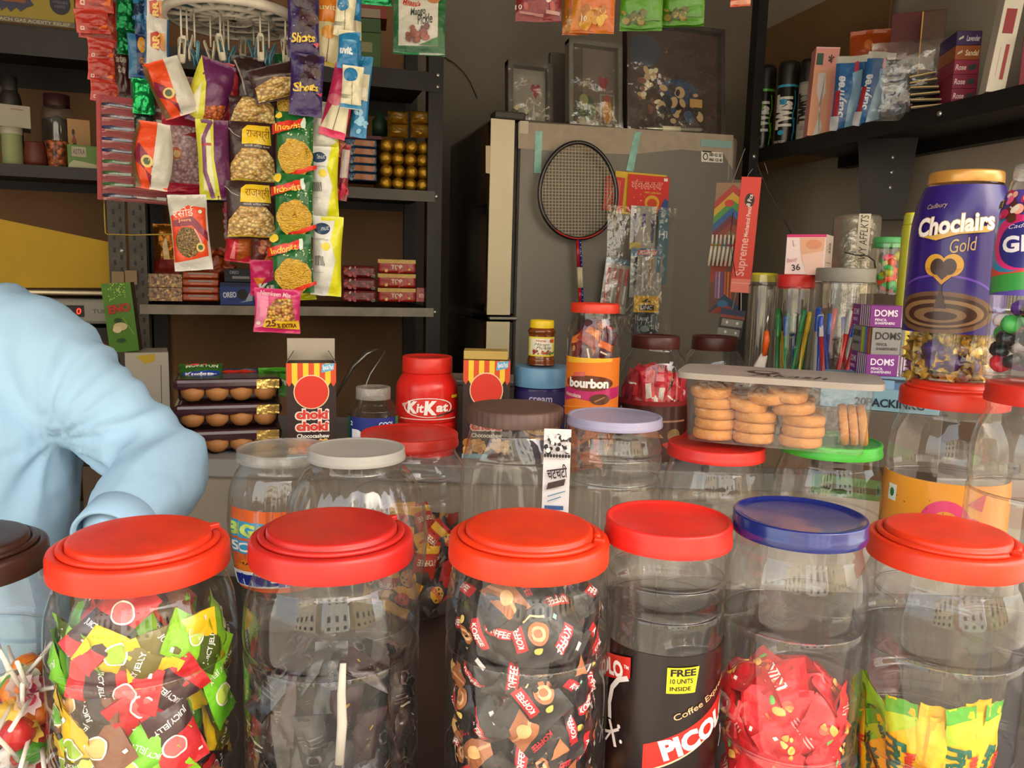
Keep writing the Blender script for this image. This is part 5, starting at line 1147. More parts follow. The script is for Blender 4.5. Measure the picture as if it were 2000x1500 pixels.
# hanging cards and pen packs on the fridge side
def fl(name, x0, y0, x1, y1, col, art, label, cat='card', off=.012, th=.0015, tilt=0, kind='card', group=None):
    c, w, h, rz = rect(x0, y0, x1, y1, 1)     # size later
    a = PYp((x0+x1)/2, (y0+y1)/2, FY-off); w = PYp(x1, (y0+y1)/2, FY-off).x-PYp(x0, (y0+y1)/2, FY-off).x; h = PYp((x0+x1)/2, y0, FY-off).z-PYp((x0+x1)/2, y1, FY-off).z
    mb = MB()
    if col: mb.box((0, 0, 0), (w, th, h), inkmat(col, kind), .0003)
    S = lambda u, v: (Vector((-w/2+w*u, -th/2-.0001, -h/2+h*v)), Vector((0, -1, 0)))
    paint(mb, art, S, 1, 1, w/h, kind, flat=True, lift=.00015)
    o = mb.build(name, None, a); o.rotation_euler = (0, math.radians(tilt), 0); return tag(o, label, cat, group), w, h
fl('hanging_card', 1200, 338, 1300, 420, '#d8b02c', [], 'plain yellow backing card behind the red printed card on the fridge', off=.008, tilt=1)
fl('hanging_card', 1180, 345, 1218, 412, '#c83a34', [('R', .1, .1, .8, .9, '#d86058'), ('L', [(.2, .2), (.5, .8), (.7, .3)], .04, '#e8c0b0')], 'small red card just right of the racket head', off=.012, tilt=4)
fl('hanging_card', 1226, 343, 1306, 416, '#cc2c24', [('T', 'मंगलमय', .08, .62, .84, .88, '#e8a090', 2, .1, .05), ('T', 'मंगलमय', .10, .645, .83, .87, '#c83024', 2, .1, 0), ('R', .86, .88, .95, .96, '#e8e0d8'), ('T', 'rakhi collection', .40, .52, .80, .58, '#e0b040'), ('E', .60, .28, .18, .20, '#d8a030'), ('E', .60, .26, .12, .13, '#c8401c'), ('P', [(.75, 0), (1, 0), (1, .35), (.9, .42)], '#28487c'), ('S', 12, .08, .1, .5, .5, .01, .02, ['#e8b060'])], 'red card with pale Hindi lettering hanging from green tape', off=.016, tilt=1)
def pens_card(name, x0, y0, x1, y1, label, cols, back, off, art=(), head=None, tilt=0, n=None):
    a = PYp((x0+x1)/2, (y0+y1)/2, FY-off); w = PYp(x1, y0, FY-off).x-PYp(x0, y0, FY-off).x; h = PYp(x0, y0, FY-off).z-PYp(x0, y1, FY-off).z
    ro = empty(name, a, 0, label, 'pen pack', 'hanging pen packs'); ro.rotation_euler = (0, math.radians(tilt), 0)
    mb = MB(); mb.box((0, .004, 0), (w, .001, h), inkmat(back, 'card')); paint(mb, art, lambda u, v: (Vector((-w/2+w*u, .0034, -h/2+h*v)), Vector((0, -1, 0))), 1, 1, w/h, 'card', flat=True, lift=.00015); mb.build('backing_card', ro)
    n = len(cols)
    for i, c_ in enumerate(cols):
        x = -w*.36+w*.72*i/max(1, n-1); mb = MB(); mb.tube([(x, 0, -h*.34), (x, 0, -h*.30), (x, 0, h*.0), (x, 0, h*.30)], [.0012, .0032, .0034, .0034], plast('#d8d4d0', .2) if i % 2 else plast(c_, .25), 8); mb.tube([(x, 0, h*.02), (x, 0, h*.32)], .0042, plast(c_, .25), 8); mb.build('pen', ro)
    S = pillow_S(w*1.04, h, .014, x0*.1, .03, .0, .001)
    mb = MB(); mb.surf(lambda u, v: S(u, v, -1), 10, 14, CELLO); mb.build('clear_sleeve', ro); return ro
pens_card('pen_pack', 1232, 402, 1282, 488, 'clear pack of blue and white pens above the blue-topped packs', ['#28287c', '#3a3aa0', '#28287c'], '#a8a49c', .03, [('R', 0, 0, .45, .16, '#d8b83c')])
pens_card('pen_pack', 1178, 505, 1228, 612, 'clear pack of red pens hanging behind the red-lidded biscuit jar', ['#c02420', '#c83028', '#b81c20', '#c83028'], '#a0968c', .03, [('R', 0, .9, 1, 1, '#2c6c84')], tilt=6)
pens_card('pen_pack', 1232, 485, 1294, 582, 'blue-headed pen pack with a red brand strip, hanging on the fridge', ['#1c1a1c', '#d8d0c0', '#b8803c', '#2c7ca0'], '#9c9c98', .045, [('R', 0, .84, 1, 1, '#2874a0'), ('R', .22, .86, .82, .97, '#c83028'), ('T', 'Rorito', .26, .875, .78, .955, '#f0e8e0', 0, .2, .03)])
fl('hanging_card', 1283, 410, 1304, 555, '#2c6478', [('L', [(.3, .1), (.7, .2), (.3, .3), (.7, .4)], .05, '#7ca0a8'), ('T', 'Hi', .1, .62, .9, .72, '#c8d8dc', 0, 0, .02)], 'narrow teal card at the right edge of the pen packs', off=.02)
o, w, h = fl('pen_packet', 1238, 578, 1287, 610, '#d8a41c', [('R', .2, .12, .8, .46, '#16120e'), ('T', 'LINC', .26, .17, .74, .41, '#e8e4dc', 0, .1, .02), ('P', [(.25, .62), (.4, .72), (.5, .85), (.6, .72), (.72, .62)], '#3a2c10')], 'yellow pen pack header with white lettering on a black bar', off=.052)
fl('hanging_card', 1240, 612, 1282, 652, '#1c3448', [('T', 'Lazar', .1, .66, .6, .86, '#b0bcc0', 0, 0, .01), ('E', .45, .25, .2, .16, '#7c8c8c'), ('R', .72, .3, .96, .95, '#5c6c70')], 'dark navy card below the yellow pen pack header', off=.02)
# long clear bag that holds the cards
mb = MB(); a = PYp(1250, 530, FY-.062); w = PYp(1312, 530, FY-.06).x-PYp(1178, 530, FY-.06).x; h = PYp(1250, 400, FY-.06).z-PYp(1250, 650, FY-.06).z
S = pillow_S(w, h, .012, 3.3, .0, .02, .002); mb.surf(lambda u, v: S(u, v, -1), 16, 24, CELLO); tag(mb.build('clear_bag', None, a), 'long clear plastic bag hanging in front of the pen packs', 'bag')
# framed pictures on top of the fridge
def frame(x0, y0, x1, y1, Y, fw, col, art, label, pc='#2c241c', lean=6, dep_=.03, glass=True, base=None):
    a = PYp((x0+x1)/2, y1, Y); w = PYp(x1, y1, Y).x-PYp(x0, y1, Y).x; h = PYp(x0, y0, Y).z-PYp(x0, y1, Y).z
    zb = fz+.003; h += a.z-zb
    ro = empty('picture_frame', (a.x, a.y, zb), 0, label, 'picture frame'); ro.rotation_euler = (math.radians(-lean), 0, 0)
    fm_ = inkmat(col, 'card'); mb = MB()
    for c_, s_ in (((0, 0, fw/2), (w, dep_, fw)), ((0, 0, h-fw/2), (w, dep_, fw)), ((-w/2+fw/2, 0, h/2), (fw, dep_, h)), ((w/2-fw/2, 0, h/2), (fw, dep_, h))): mb.box(c_, s_, fm_, .002)
    mb.build('frame', ro)
    mb = MB(); mb.box((0, dep_*.3, h/2), (w-fw*1.6, .002, h-fw*1.6), inkmat(pc, 'card')); pw = w-2*fw; ph = h-2*fw
    paint(mb, art, lambda u, v: (Vector((-pw/2+pw*u, dep_*.3-.0012, fw+ph*v)), Vector((0, -1, 0))), 1, 1, pw/ph, 'card', flat=True, lift=.00015); mb.build('picture', ro)
    S = pillow_S(w, h, .012, x0*.1, .0, .0, .0035)
    mb = MB(); mb.surf(lambda u, v: S(u, v, -1)+Vector((0, -dep_/2-.002, h/2)), 14, 18, CELLO); mb.build('cellophane_wrap', ro); return ro
heart = lambda x, y, s, c: ('P', [(x, y-s), (x+s*1.0, y+s*.2), (x+s*.75, y+s*.75), (x+s*.35, y+s*.8), (x, y+s*.45), (x-s*.35, y+s*.8), (x-s*.75, y+s*.75), (x-s, y+s*.2)], c)
frame(990, 118, 1078, 236, 1.98, .014, '#4a443c', [('R', 0, 0, 1, .9, '#948f84'), heart(.72, .62, .15, '#8c2024'), ('P', [(.6, .05), (.66, .4), (.72, .05)], '#c8c4b8'), ('S', 12, .05, 0, .5, .3, .02, .05, ['#4c4c44', '#d8c890'])], 'small grey framed mirror picture with a red heart, on the left of the fridge top', pc='#8c877c')
mb = MB(); a = PYp(1090, 236, 2.0); mb.box((0, 0, .10), (.045, .02, .20), card('#57524b'), .002); o = mb.build('grey_board', None, (a.x, a.y+.02, fz+.001)); tag(o, 'plain grey panel standing between two picture frames on the fridge', 'panel')
frame(1108, 76, 1212, 246, 1.92, .012, '#6c6860', [('R', 0, 0, .28, 1, '#4c3c34'), ('R', .28, 0, 1, 1, '#6a5c54'), heart(.74, .56, .12, '#8c1c28'), ('E', .35, .2, .22, .18, '#34502c'), ('E', .3, .32, .1, .08, '#8c8c4c'), ('R', .66, 0, 1, .42, '#8c8478'), ('R', .70, .0, .97, .40, '#6c5c44'), ('E', .83, .2, .10, .18, '#b87c28'), ('E', .83, .36, .07, .05, '#a04020')], 'tall grey framed picture with a red heart and small golden figure')
frame(1222, 36, 1414, 250, 1.96, .012, '#2a1c14', [('R', 0, 0, 1, 1, '#3c2418'), ('E', .18, .78, .18, .15, '#1c3048'), ('E', .55, .42, .22, .12, '#1c3c5c'), ('S', 30, .1, .2, .4, .62, .02, .05, ['#c8a870', '#e8dcb8', '#7c4030']), ('S', 36, .35, .1, .85, .45, .02, .06, ['#10141c', '#2c4c6c', '#181410', '#c8a878']), ('R', .68, .28, .82, .36, '#c89c50')], 'large dark brown framed picture wrapped in cellophane, right of the other frames')
mb = MB(); p0 = PYp(1262, 246, 1.88); p1 = PYp(1372, 236, 1.88); zt_ = fz+.008
mb.tube([(p0.x, p0.y, zt_), (p0.x+.03, p0.y, zt_+.001), (p1.x-.01, p1.y, zt_+.006), (p1.x, p1.y, zt_+.008)], [.002, .005, .0065, .006], prin('silver tube', '#c8c4b4', rough=.2, metal=.7), 10)
mb.tube([(mix(p0.x, p1.x, .28), p0.y, zt_+.002), (mix(p0.x, p1.x, .6), p0.y, zt_+.004)], .0072, card('#d8d0b0'), 10); tag(mb.build('metal_tube'), 'shiny metal tube lying at the foot of the large frame', 'tube')
# thin wire on the wall
mb = MB(); mb.tube([PYp(x, y, 2.61) for x, y in ((868, 112), (885, 122), (905, 140), (918, 160), (932, 192))], .0015, card('#1c1814'), 6); tag(mb.build('wire'), 'thin black wire hanging on the back wall beside the rack', 'wire')
# stationery hanging at the post
def hang(name, x0, y0, x1, y1, d, col, art, label, cat='packet', th=.004, tilt=0, kind='card', group=None):
    c, w, h, rz = rect(x0, y0, x1, y1, d); mb = MB(); mb.box((0, 0, 0), (w, th, h), inkmat(col, kind), min(th*.3, .001))
    paint(mb, art, lambda u, v: (Vector((-w/2+w*u, -th/2-.0001, -h/2+h*v)), Vector((0, -1, 0))), 1, 1, w/h, kind, flat=True, lift=.00015)
    o = mb.build(name, None, c); o.rotation_euler = (0, math.radians(tilt), rz); return tag(o, label, cat, group)
HD = 1.72
rb = ['#a83428', '#c89c30', '#4c8c40', '#2c5c94', '#6c2c3c']
chev = []
for i, c_ in enumerate(rb+['#8c4030']): y = .92-.13*i; chev.append(('P', [(0, y-.30), (.62, y), (1, y-.14), (1, y-.26), (.62, y-.13), (0, y-.43)], c_))
hang('colour_card', 1395, 352, 1450, 465, HD, '#8c6c50', chev+[('E', .52, .60, .16, .06, '#c83c30'), ('R', 0, .95, 1, 1, '#4c4438')], 'rainbow chevron stationery card hanging left of the red pencil box', tilt=1)
ro = empty('brush_pen_set', P(1413, 492, 1.70), facing(P(1413, 492, 1.70)), 'row of white-tipped pens with coloured caps hanging in a pack', 'pens')
for i, c_ in enumerate(('#b87838', '#7c9c40', '#c86c30', '#4c8c9c', '#a84878', '#c83c2c', '#d8a850')):
    x = (-.026+i*.0085); mb = MB(); mb.tube([(x-.003, 0, -.030), (x, 0, .0), (x+.001, 0, .012)], [.0026, .003, .0028], card('#e0d4c0'), 8); mb.tube([(x+.001, 0, .012), (x+.0015, 0, .016)], .0036, plast(c_, .3), 8); mb.tube([(x+.0015, 0, .016), (x+.002, 0, .036)], .0021, card('#e8dccc'), 8); mb.build('pen', ro)
mb = MB(); mb.tube([(.034, -.002, .034), (.036, -.002, .004)], .005, plast('#b82820', .3), 8); mb.build('red_cap', ro); mb = MB(); mb.tube([(.036, -.003, .008), (.044, -.003, -.125)], .0013, card('#dcd6cc'), 6); mb.build('stick', ro)
hang('pencil_pack', 1386, 508, 1444, 612, 1.74, '#6c4438', [('P', [(.0, .55), (.6, .85), (.6, 1), (0, .9)], '#9c3828')]+[('R', .18+.1*i, .28, .245+.1*i, .78, c_) for i, c_ in enumerate(('#8c6ca0', '#a88cb0', '#6c4c90', '#c85c2c', '#d87030', '#b84c28'))]+[('P', [(.0, .02), (.5, .36), (1, .14), (1, .0)], '#28405c'), ('P', [(.0, .0), (.5, .2), (1, .02)], '#9c3430'), ('E', .45, .18, .18, .07, '#3c6c94')], 'brown pack of colour pencils with a blue and red chevron end', tilt=-1, th=.008)
ro = hang('sharpener_pack', 1404, 604, 1452, 662, 1.68, '#3c3430', [('R', 0, .8, 1, 1, '#28304c'), ('R', 0, .7, 1, .8, '#8c3c2c'), ('R', .1, .42, .95, .66, '#8c8880'), ('R', .0, .1, .9, .34, '#8c8880')]+[('E', x, y, .05, .05, '#e0dcd4') for x in (.32, .74) for y in (.55, .22)], 'small blister of metal sharpeners hanging at the bottom of the stationery', tilt=6, th=.008)
hang('pencil_box', 1437, 348, 1476, 572, 1.62, '#d03a2c', [('E', .52, .80, .24, .06, '#241414'), ('T', '8 Pcs', .22, .783, .82, .818, '#e8d8d0', 80), ('T', 'Supreme', -.50, .26, 1.45, .36, '#e8a89c', 88, 0, .02), ('T', 'Mechanical Pencil', -.25, .60, 1.30, .635, '#e8c8bc', 88), ('R', .0, 0, 1, .12, '#e07868'), ('R', .05, .08, .95, .085, '#f0b0a0')], 'tall narrow red pencil box with pale lettering hanging from the shelf post', 'box', th=.018, tilt=2)
mb = MB(); mb.tube([P(1432, 415, 1.60), P(1427, 455, 1.595), P(1430, 500, 1.59), P(1437, 540, 1.60)], .0008, card('#14100e'), 5); tag(mb.build('string'), 'thin black string curving down the side of the red pencil box', 'string')
# hooks and hanging wires
mb = MB(); mb.tube([P(1424, 300, 1.735), P(1420, 420, 1.735), P(1418, 510, 1.735)], .0008, card('#a8a298'), 5); tag(mb.build('cord'), 'thin pale cord behind the rainbow card holding the pencil pack', 'cord')
mb = MB(); mb.tube([P(1446, 470, 1.69), P(1440, 560, 1.685), P(1430, 606, 1.68)], .0008, card('#a8a298'), 5); tag(mb.build('cord'), 'thin pale cord holding the sharpener blister', 'cord')
for k, (pts, d, lab) in enumerate(((((1478, 318), (1482, 330), (1488, 345), (1500, 372), (1520, 410), (1545, 455)), 1.66, 'dark strap curving down from the shelf corner to the pink carton'),
      (((1455, 290), (1443, 322), (1430, 356)), 1.70, 'thin pale wire holding the rainbow card'), (((1493, 318), (1497, 330), (1500, 340)), 1.64, 'short pale wire hook under the shelf corner'), (((1470, 330), (1462, 340), (1458, 350)), 1.63, 'pale wire loop above the red pencil box'))):
    mb = MB(); mb.tube([P(x, y, d) for x, y in pts], .003 if k == 0 else .001, card('#2c2622' if k == 0 else '#a8a298'), 6, flat=.4); tag(mb.build('wire' if k else 'strap'), lab, 'wire' if k else 'strap')

# ================================================================== things on the right wall shelf
SB = SZ+.0005
def cap_can(px, py0, d, wpx, c2, label, txt, body='#15130f'):
    p = PXp(px, 283, SX+.045); p = PXp(px, py0, 1.30)
    dd = dep(p); r_ = wpx*dd/FPX*cth(px)/2*.92; H = p.z-SB
    ro = empty('spray_can', (p.x, p.y, SB), facing(p), label, 'can', 'black spray cans')
    mb = MB(); mb.lathe([(0, 0), (r_*.96, 0), (r_, .003), (r_, H*.70), (r_*.97, H*.72)], prin('can black '+body, body, rough=.3, coat=.3), 32); z = H*.735
    def S(u, v): t = -PI/2+math.radians(-75+150*u); return Vector((r_*1.003*math.cos(t), r_*1.003*math.sin(t), H*.72*v))
    paint(mb, [('T', txt, -.28, .40, 1.0, .72, '#e0dcd4' if body == '#15130f' else '#14120f', 90, 0, .07), ('E', .36, .70 if False else .72, .14, .05, c2), ('R', 0, .96, 1, 1, c2), ('T', 'perfume', .55, .3, 1.1, .38, c2, 90), ('L', [(.75, .1), (.82, .3), (.72, .5), (.82, .7), (.76, .9)], .02, c2), ('E', .33, .22, .12, .04, c2), ('T', 'MUSK BODY', .05, .05, .5, .09, '#c8c4bc')], snorm(S), 14, 8, r_*2.6/(H*.72), 'label', lift=.0002); mb.build('can_body', ro)
    mb = MB(); mb.lathe([(r_*1.0, H*.72), (r_*1.01, H*.73), (r_*1.01, H*.94), (r_*.96, H*.985), (r_*.8, H), (0, H)], prin('matte black cap', '#181512', rough=.45), 32); mb.build('cap', ro)
cap_can(1497, 130, 0, 46, '#58b830', 'leftmost of the three black spray cans, with a green band', 'TWIST')
cap_can(1543, 122, 0, 46, '#2c9cc8', 'middle black spray can, with a blue band', 'TWIST')
cap_can(1583, 117, 0, 40, '#8c8880', 'spray can with a grey label half behind the pink box', 'TWIST', '#a8a298')
def on_shelf(name, x0, x1, y0, col, label, cat='box', X=1.27, dp=.04, yaw=0, z0=None, group=None, h=None, kind='card', tilt=0, **kw):
    a = PXp(x0, 250, X); b = PXp(x1, 250, X); px = (x0+x1)/2
    p = PXp(px, y0, X); d = dep(p); w = (x1-x0)*d/FPX*cth(px); base = SB if z0 is None else z0; H = (p.z-base) if h is None else h
    rz = facing(p)+math.radians(yaw); bk_ = Vector((-math.sin(rz), math.cos(rz), 0))*dp/2
    o = carton(name, w, dp, H, col, loc=(p.x+bk_.x, p.y+bk_.y, base), rz=rz, kind=kind, **kw); o.rotation_euler = (0, math.radians(tilt), rz); return tag(o, label, cat, group)
on_shelf('pink_box', 1588, 1636, 92, '#e09488', 'tall pink and peach box between the black cans and blue packs', X=1.27, dp=.05, yaw=12, tilt=2,
    front=[('R', 0, 0, .75, .78, '#e0a080'), ('P', [(.2, .7), (.5, .72), (.6, .5), (.35, .3), (.6, .1), (.5, 0), (.25, 0), (.45, .3), (.2, .5)], '#d8d0cc'), ('R', .06, .80, .34, .93, '#28503c'), ('T', '*', .55, .82, .8, .92, '#4c3030'), ('R', 0, .985, 1, 1, '#f0b8bc')], side=[('R', 0, 0, 1, 1, '#d87c88')])
def soft(name, x0, x1, y0, y1, X, th, col, art, label, cat='packet', group=None, yaw=0, tilt=0, **kw):
    px = (x0+x1)/2; p = PXp(px, (y0+y1)/2, X); d = dep(p); w = (x1-x0)*d/FPX*cth(px); h = (y1-y0)*d/FPX
    mb = bag_mesh(w, h, th, col, art, seed=x0*.21, **kw); o = mb.build(name, None, p); o.rotation_euler = (0, math.radians(tilt), facing(p)+math.radians(yaw)); return tag(o, label, cat, group)
soft('orange_packet', 1655, 1740, 62, 200, 1.42, .03, '#b84c18', [('S', 10, .1, .1, .9, .8, .05, .12, ['#d8742c', '#8c2c10', '#e0a050'])], 'orange foil packet behind the blue packs on the right shelf')
pad = [('R', 0, .90, 1, 1, '#c8c4b8'), ('P', [(.45, 0), (.5, .3), (.6, .6), (.55, .75), (.85, .8), (.9, 0)], '#90b8d8'), ('P', [(.60, .76), (.74, .78), (.70, .92), (.60, .9)], '#c83858'), ('T', 'Stayfree', -.42, .36, .92, .52, '#e0e4ec', 92, .3, .03), ('R', .06, .18, .22, .52, '#a82c38'), ('R', 0, 0, .25, .18, '#b8b8c0')]
soft('blue_packet', 1627, 1690, 112, 252, 1.27, .035, '#2c64a0', pad, 'blue hygiene packet with white lettering, standing next to the pink box', crimp=.03, tilt=1)
soft('blue_packet', 1680, 1735, 105, 245, 1.27, .035, '#2c64a0', pad, 'blue packet half inside the clear bag on the right shelf', crimp=.03, tilt=8)
on_shelf('dark_red_carton', 1742, 1850, 22, '#5c1418', 'large dark red carton behind the clear bag', X=1.40, dp=.06, front=[('P', [(.2, .45), (.35, .48), (.34, .35), (.22, .33)], '#8c5048')])
on_shelf('brown_carton', 1802, 1850, 20, '#4c3018', 'dark brown carton with a gold edge beside the dark red carton', X=1.385, dp=.02, front=[('R', 0, 0, .05, 1, '#d89c40')])
# stacked paper sachets in a clear bag
for k in range(6):
    p = PXp(1822-k*1.5, 212-k*12.5, 1.275); d = dep(p); w = (62-k*2)*d/FPX*cth(1822)
    mb = MB(); mb.box((0, 0, .0035), (w, .05, .007), card('#241c14'), .001); mb.box((0, -.0255, .0038), (w, .001, .0028), card('#c8a868')); mb.box((0, -.028, .0035), (w*.92, .004, .0012), card('#d0b478'))
    o = mb.build('paper_sachet', None, (p.x, p.y+.02, SB+.001+.0128*k)); o.rotation_euler = (0, (-.06, .03, -.05, .02, -.12, -.16)[k], facing(p)+.1); tag(o, 'flat dark paper sachet with a cream edge in the stack beside the soap boxes', 'sachet', 'stacked paper sachets')
soft('clear_bag', 1695, 1860, 82, 232, 1.262, .05, CELLO, [], 'crumpled clear plastic bag around the sachets on the right shelf', 'bag', wr=.006, crimp=.0)
soft('grey_packet', 1725, 1790, 118, 225, 1.29, .03, '#28303c', [('S', 26, .05, .05, .95, .95, .05, .12, ['#10141c', '#3c5c84', '#141210', '#5c6874', '#8c98a0'])], 'dark crumpled packet inside the clear bag', wr=.005)
# soap boxes
def soap(k, col, word, cc, fc):
    x0 = 1857; p = PXp(x0, 196, 1.262); d = dep(p); h = .0262; zb = SB+.0003+k*.0264
    rz = facing(p)+.35; fwd = Vector((math.cos(rz), math.sin(rz), 0)); bk_ = Vector((-fwd.y, fwd.x, 0)); w = 48*d/FPX*cth(1880)*1.08
    o = carton('soap_box', w, .085, h, col, loc=p, rz=rz, front=[('T', word, .40 if k > 2 else .06, .28, .95 if k > 2 else .50, .68, cc, 0, .2, .02), ('P', [(.08, .35), (.28, .5), (.28, .68), (.1, .5)], '#b8b8a0') if k > 2 else ('P', [(.56, .25), (.9, .35), (.88, .72), (.6, .62)], '#28383c')],
        side=[('R', 0, 0, 1, 1, fc), ('T', word, .45, .5, .95, .85, cc, 180, .2, .02)] if k > 2 else [('R', 0, 0, 1, 1, fc)]+[('R', .1, .2+.12*i, .8, .24+.12*i, '#d88ca0') for i in range(5)])
    o.location = p+fwd*w/2+bk_*.0425; o.location.z = zb; return o
for k, (col, word, cc, fc, lab) in enumerate((('#7c1838', 'Rose', '#d8c0c4', '#b02850', 'crimson soap box at the bottom of the soap stack'), ('#7c1838', 'Rose', '#d8c0c4', '#b02850', 'second crimson soap box from the bottom of the soap stack'), ('#841838', 'Rose', '#d8c0c4', '#b02850', 'upper crimson soap box, under the orange-brown one'),
      ('#8c4414', 'Sandal', '#e0d0b0', '#a05420', 'orange-brown soap box, second from the top of the soap stack'), ('#30184c', 'Lavender', '#c8c0d0', '#3c1c54', 'dark purple soap box on top of the soap stack'))):
    tag(soap(k, col, word, cc, fc), lab, 'soap box', 'stacked soap boxes')
on_shelf('white_carton', 1945, 1985, -30, '#cfc6b4', 'tall white carton with red squares leaning at the right end of the shelf', X=1.262, dp=.05, tilt=6, yaw=14, front=[('R', .2, .55, .75, .78, '#8c2428'), ('R', .55, .12, .75, .45, '#98302c'), ('R', .3, .15, .34, .42, '#b8a8a0')], side=[('R', .1, .05, .4, .3, '#8c8880'), ('R', .5, .1, .8, .9, '#c0b8a8')])
on_shelf('red_carton', 2000, 2060, 60, '#7c2030', 'dark red carton at the far right end of the shelf', X=1.29, dp=.07)
# cardboard sheet and cans above
mb = MB(); y0 = PXp(1738, 80, 1.53).y; y1 = PXp(1480, 80, 1.53).y; z0 = SZ+.001; z1 = PXp(1600, 10, 1.53).z
mb.box((0, 0, (z1-z0)/2), (.006, y1-y0, z1-z0), prin('brown cardboard', '#7c5c38', rough=.85, vary=.1)); tag(mb.build('cardboard_sheet', None, (1.525, (y0+y1)/2, z0)), 'brown cardboard sheet standing against the right wall', 'cardboard')
US = SZ+.3605
for k, (x0, x1, y0, X, col, lab, art) in enumerate(((1800, 1846, -60, 1.27, '#245c2c', 'green packet on the upper right shelf', [('T', 'FRESH', .05, .1, .95, .3, '#a8c890')]), (1850, 1935, -60, 1.27, '#6c1c18', 'red and yellow carton on the upper right shelf', [('P', [(.3, 0), (.5, .4), (.55, .1)], '#d89030'), ('P', [(.7, 0), (.9, .5), (.85, .1)], '#c8501c')]))):
    p = PXp((x0+x1)/2, 25, X); on_shelf('packet' if k == 0 else 'carton', x0, x1, y0, col, lab, X=X, z0=US, h=.12, front=art)
# ================================================================== packets hanging over the counter
HGD = 1.35
def strip(name, label, items, cat='packet strip', group=None):
    """several joined packets hanging as one thing"""
    objs = []
    for it in items:
        kw = dict(it[7]) if len(it) > 7 else {}
        o = bag(it[0], it[1], it[2], it[3], it[4], it[5], it[6][0], it[6][1], **kw); objs.append(o)
    t = max(objs, key=lambda o: o.location.z); r = empty(name, t.location.copy(), 0, label, cat, group)
    for o in objs:
        o.location = o.location-r.location; o.parent = r
        for k in ('label', 'category', 'group'):
            if k in o: del o[k]
    return r
# nut packets
def nutart(txt=True):
    a = [('P', [(.03, .03), (.97, .03), (.96, .40), (.80, .55), (.28, .55), (.04, .30)], 'nuts'), ('L', [(.02, .03), (.3, .055), (.7, .03), (.98, .035)], .022, '#c8b028')]
    if txt: a += [('P', [(.28, .62), (.90, .63), (.86, .94), (.40, .93), (.30, .86)], '#e8c420'), ('T', 'राजश्री', .38, .68, .86, .90, '#8a4a14', 0, 0, 0), ('T', 'काली मिर्च दाना', .34, .565, .86, .615, '#d8d0c4', 0, 0, .0), ('L', [(.0, .9), (.12, .78), (.26, .72)], .012, '#a89c94')]
    return a
strip('nut_packet_strip', 'strip of dark brown packets of nuts with yellow Hindi banners, hanging centre left', [
    ('packet', 447, 190, 541, 243, 1.33, ('#34191a', [('P', [(.02, .03), (.98, .03), (.95, .7), (.75, .97), (.3, .97), (.1, .5)], 'nuts'), ('L', [(.0, .05), (.5, .0), (1, .06)], .05, '#c8b028')]), dict(th=.028, crimp=.03)),
    ('packet', 445, 240, 541, 357, 1.33, ('#34191a', nutart()), dict(th=.030, crimp=.03)),
    ('packet', 441, 355, 541, 466, 1.33, ('#34191a', nutart()), dict(th=.030, crimp=.03))])
bag('nut_packet', 488, 128, 590, 194, 1.31, '#34191a', [('P', [(.05, .05), (.97, .05), (.90, .50), (.5, .62), (.05, .45)], 'nuts'), ('L', [(.1, .68), (.9, .60)], .05, '#6a5c50')], th=.026, tilt=18, label='dark brown nut packet twisted sideways above the nut packet strip')
sevart = [('R', 0, .0, 1, 1, '#1c642c'), ('S', 46, .3, .30, .98, .80, .008, .014, ['#c8d8a0', '#8cb878']), ('E', .50, .30, .42, .27, 'sev'), ('P', [(.0, .63), (.68, .74), (.68, .87), (.0, .78)], '#d0301c'), ('T', 'Indorifat', .04, .69, .64, .80, '#e8c83c', 8, .1, .008), ('P', [(.30, .02), (.98, .14), (.98, .20), (.34, .08)], '#d83420'), ('E', .12, .90, .08, .05, '#d8b828'), ('P', [(.68, .72), (.76, .74), (.76, .90), (.68, .88)], '#c8d8c8')]
strip('sev_packet_strip', 'strip of three green packets of yellow sev with red banners', [
    ('packet', 540, 222, 613, 345, 1.30, ('#1c642c', sevart), dict(th=.026, crimp=.035)), ('packet', 537, 341, 612, 462, 1.30, ('#1c642c', sevart), dict(th=.026, crimp=.035)),
    ('packet', 532, 458, 611, 573, 1.30, ('#1c642c', sevart), dict(th=.026, crimp=.035, tilt=3))])
bag('sev_packet', 540, 180, 578, 230, 1.345, '#1c642c', [('E', .5, .5, .5, .4, 'sev')], th=.02, label='partly hidden green sev packet beside the purple candy strip')
wyart = [('P', [(.55, 0), (1, 0), (1, 1), (.75, 1), (.6, .7), (.8, .45)], '#d8d820'), ('P', [(.0, .0), (.55, 0), (.8, .45), (.6, .7), (.75, 1), (0, 1)], '#d8d8d0'), ('E', .32, .84, .26, .075, '#28405c'), ('T', 'nut', .28, .82, .55, .87, '#c8d0d8', 8, .3, 0), ('E', .45, .62, .14, .05, '#e0c828')]+[('R', .12+.045*i, .38, .14+.045*i, .50, '#4c4844') for i in range(7)]+[('R', .05, .70, .5, .71, '#a8a8a0'), ('R', .1, .3, .4, .305, '#a8a8a0')]
strip('snack_packet_strip', 'strip of white and yellow snack packets seen from the back, right of the green strip', [
    ('packet', 608, 200, 662, 292, 1.335, ('#d0d020', [('P', [(0, 0), (.45, 0), (.9, .15), (.5, 1), (0, 1)], '#d4d4c8')]), dict(th=.028)),
    ('packet', 604, 288, 662, 428, 1.335, ('#d0d020', wyart), dict(th=.032, pinch=.10)), ('packet', 608, 424, 669, 578, 1.335, ('#d0d020', wyart), dict(th=.034, pinch=.10, tilt=-2))])
bag('brown_packet', 628, 270, 672, 300, 1.36, '#a85c34', [], th=.015, tilt=-20, label='small folded copper-brown packet behind the white and yellow strip')
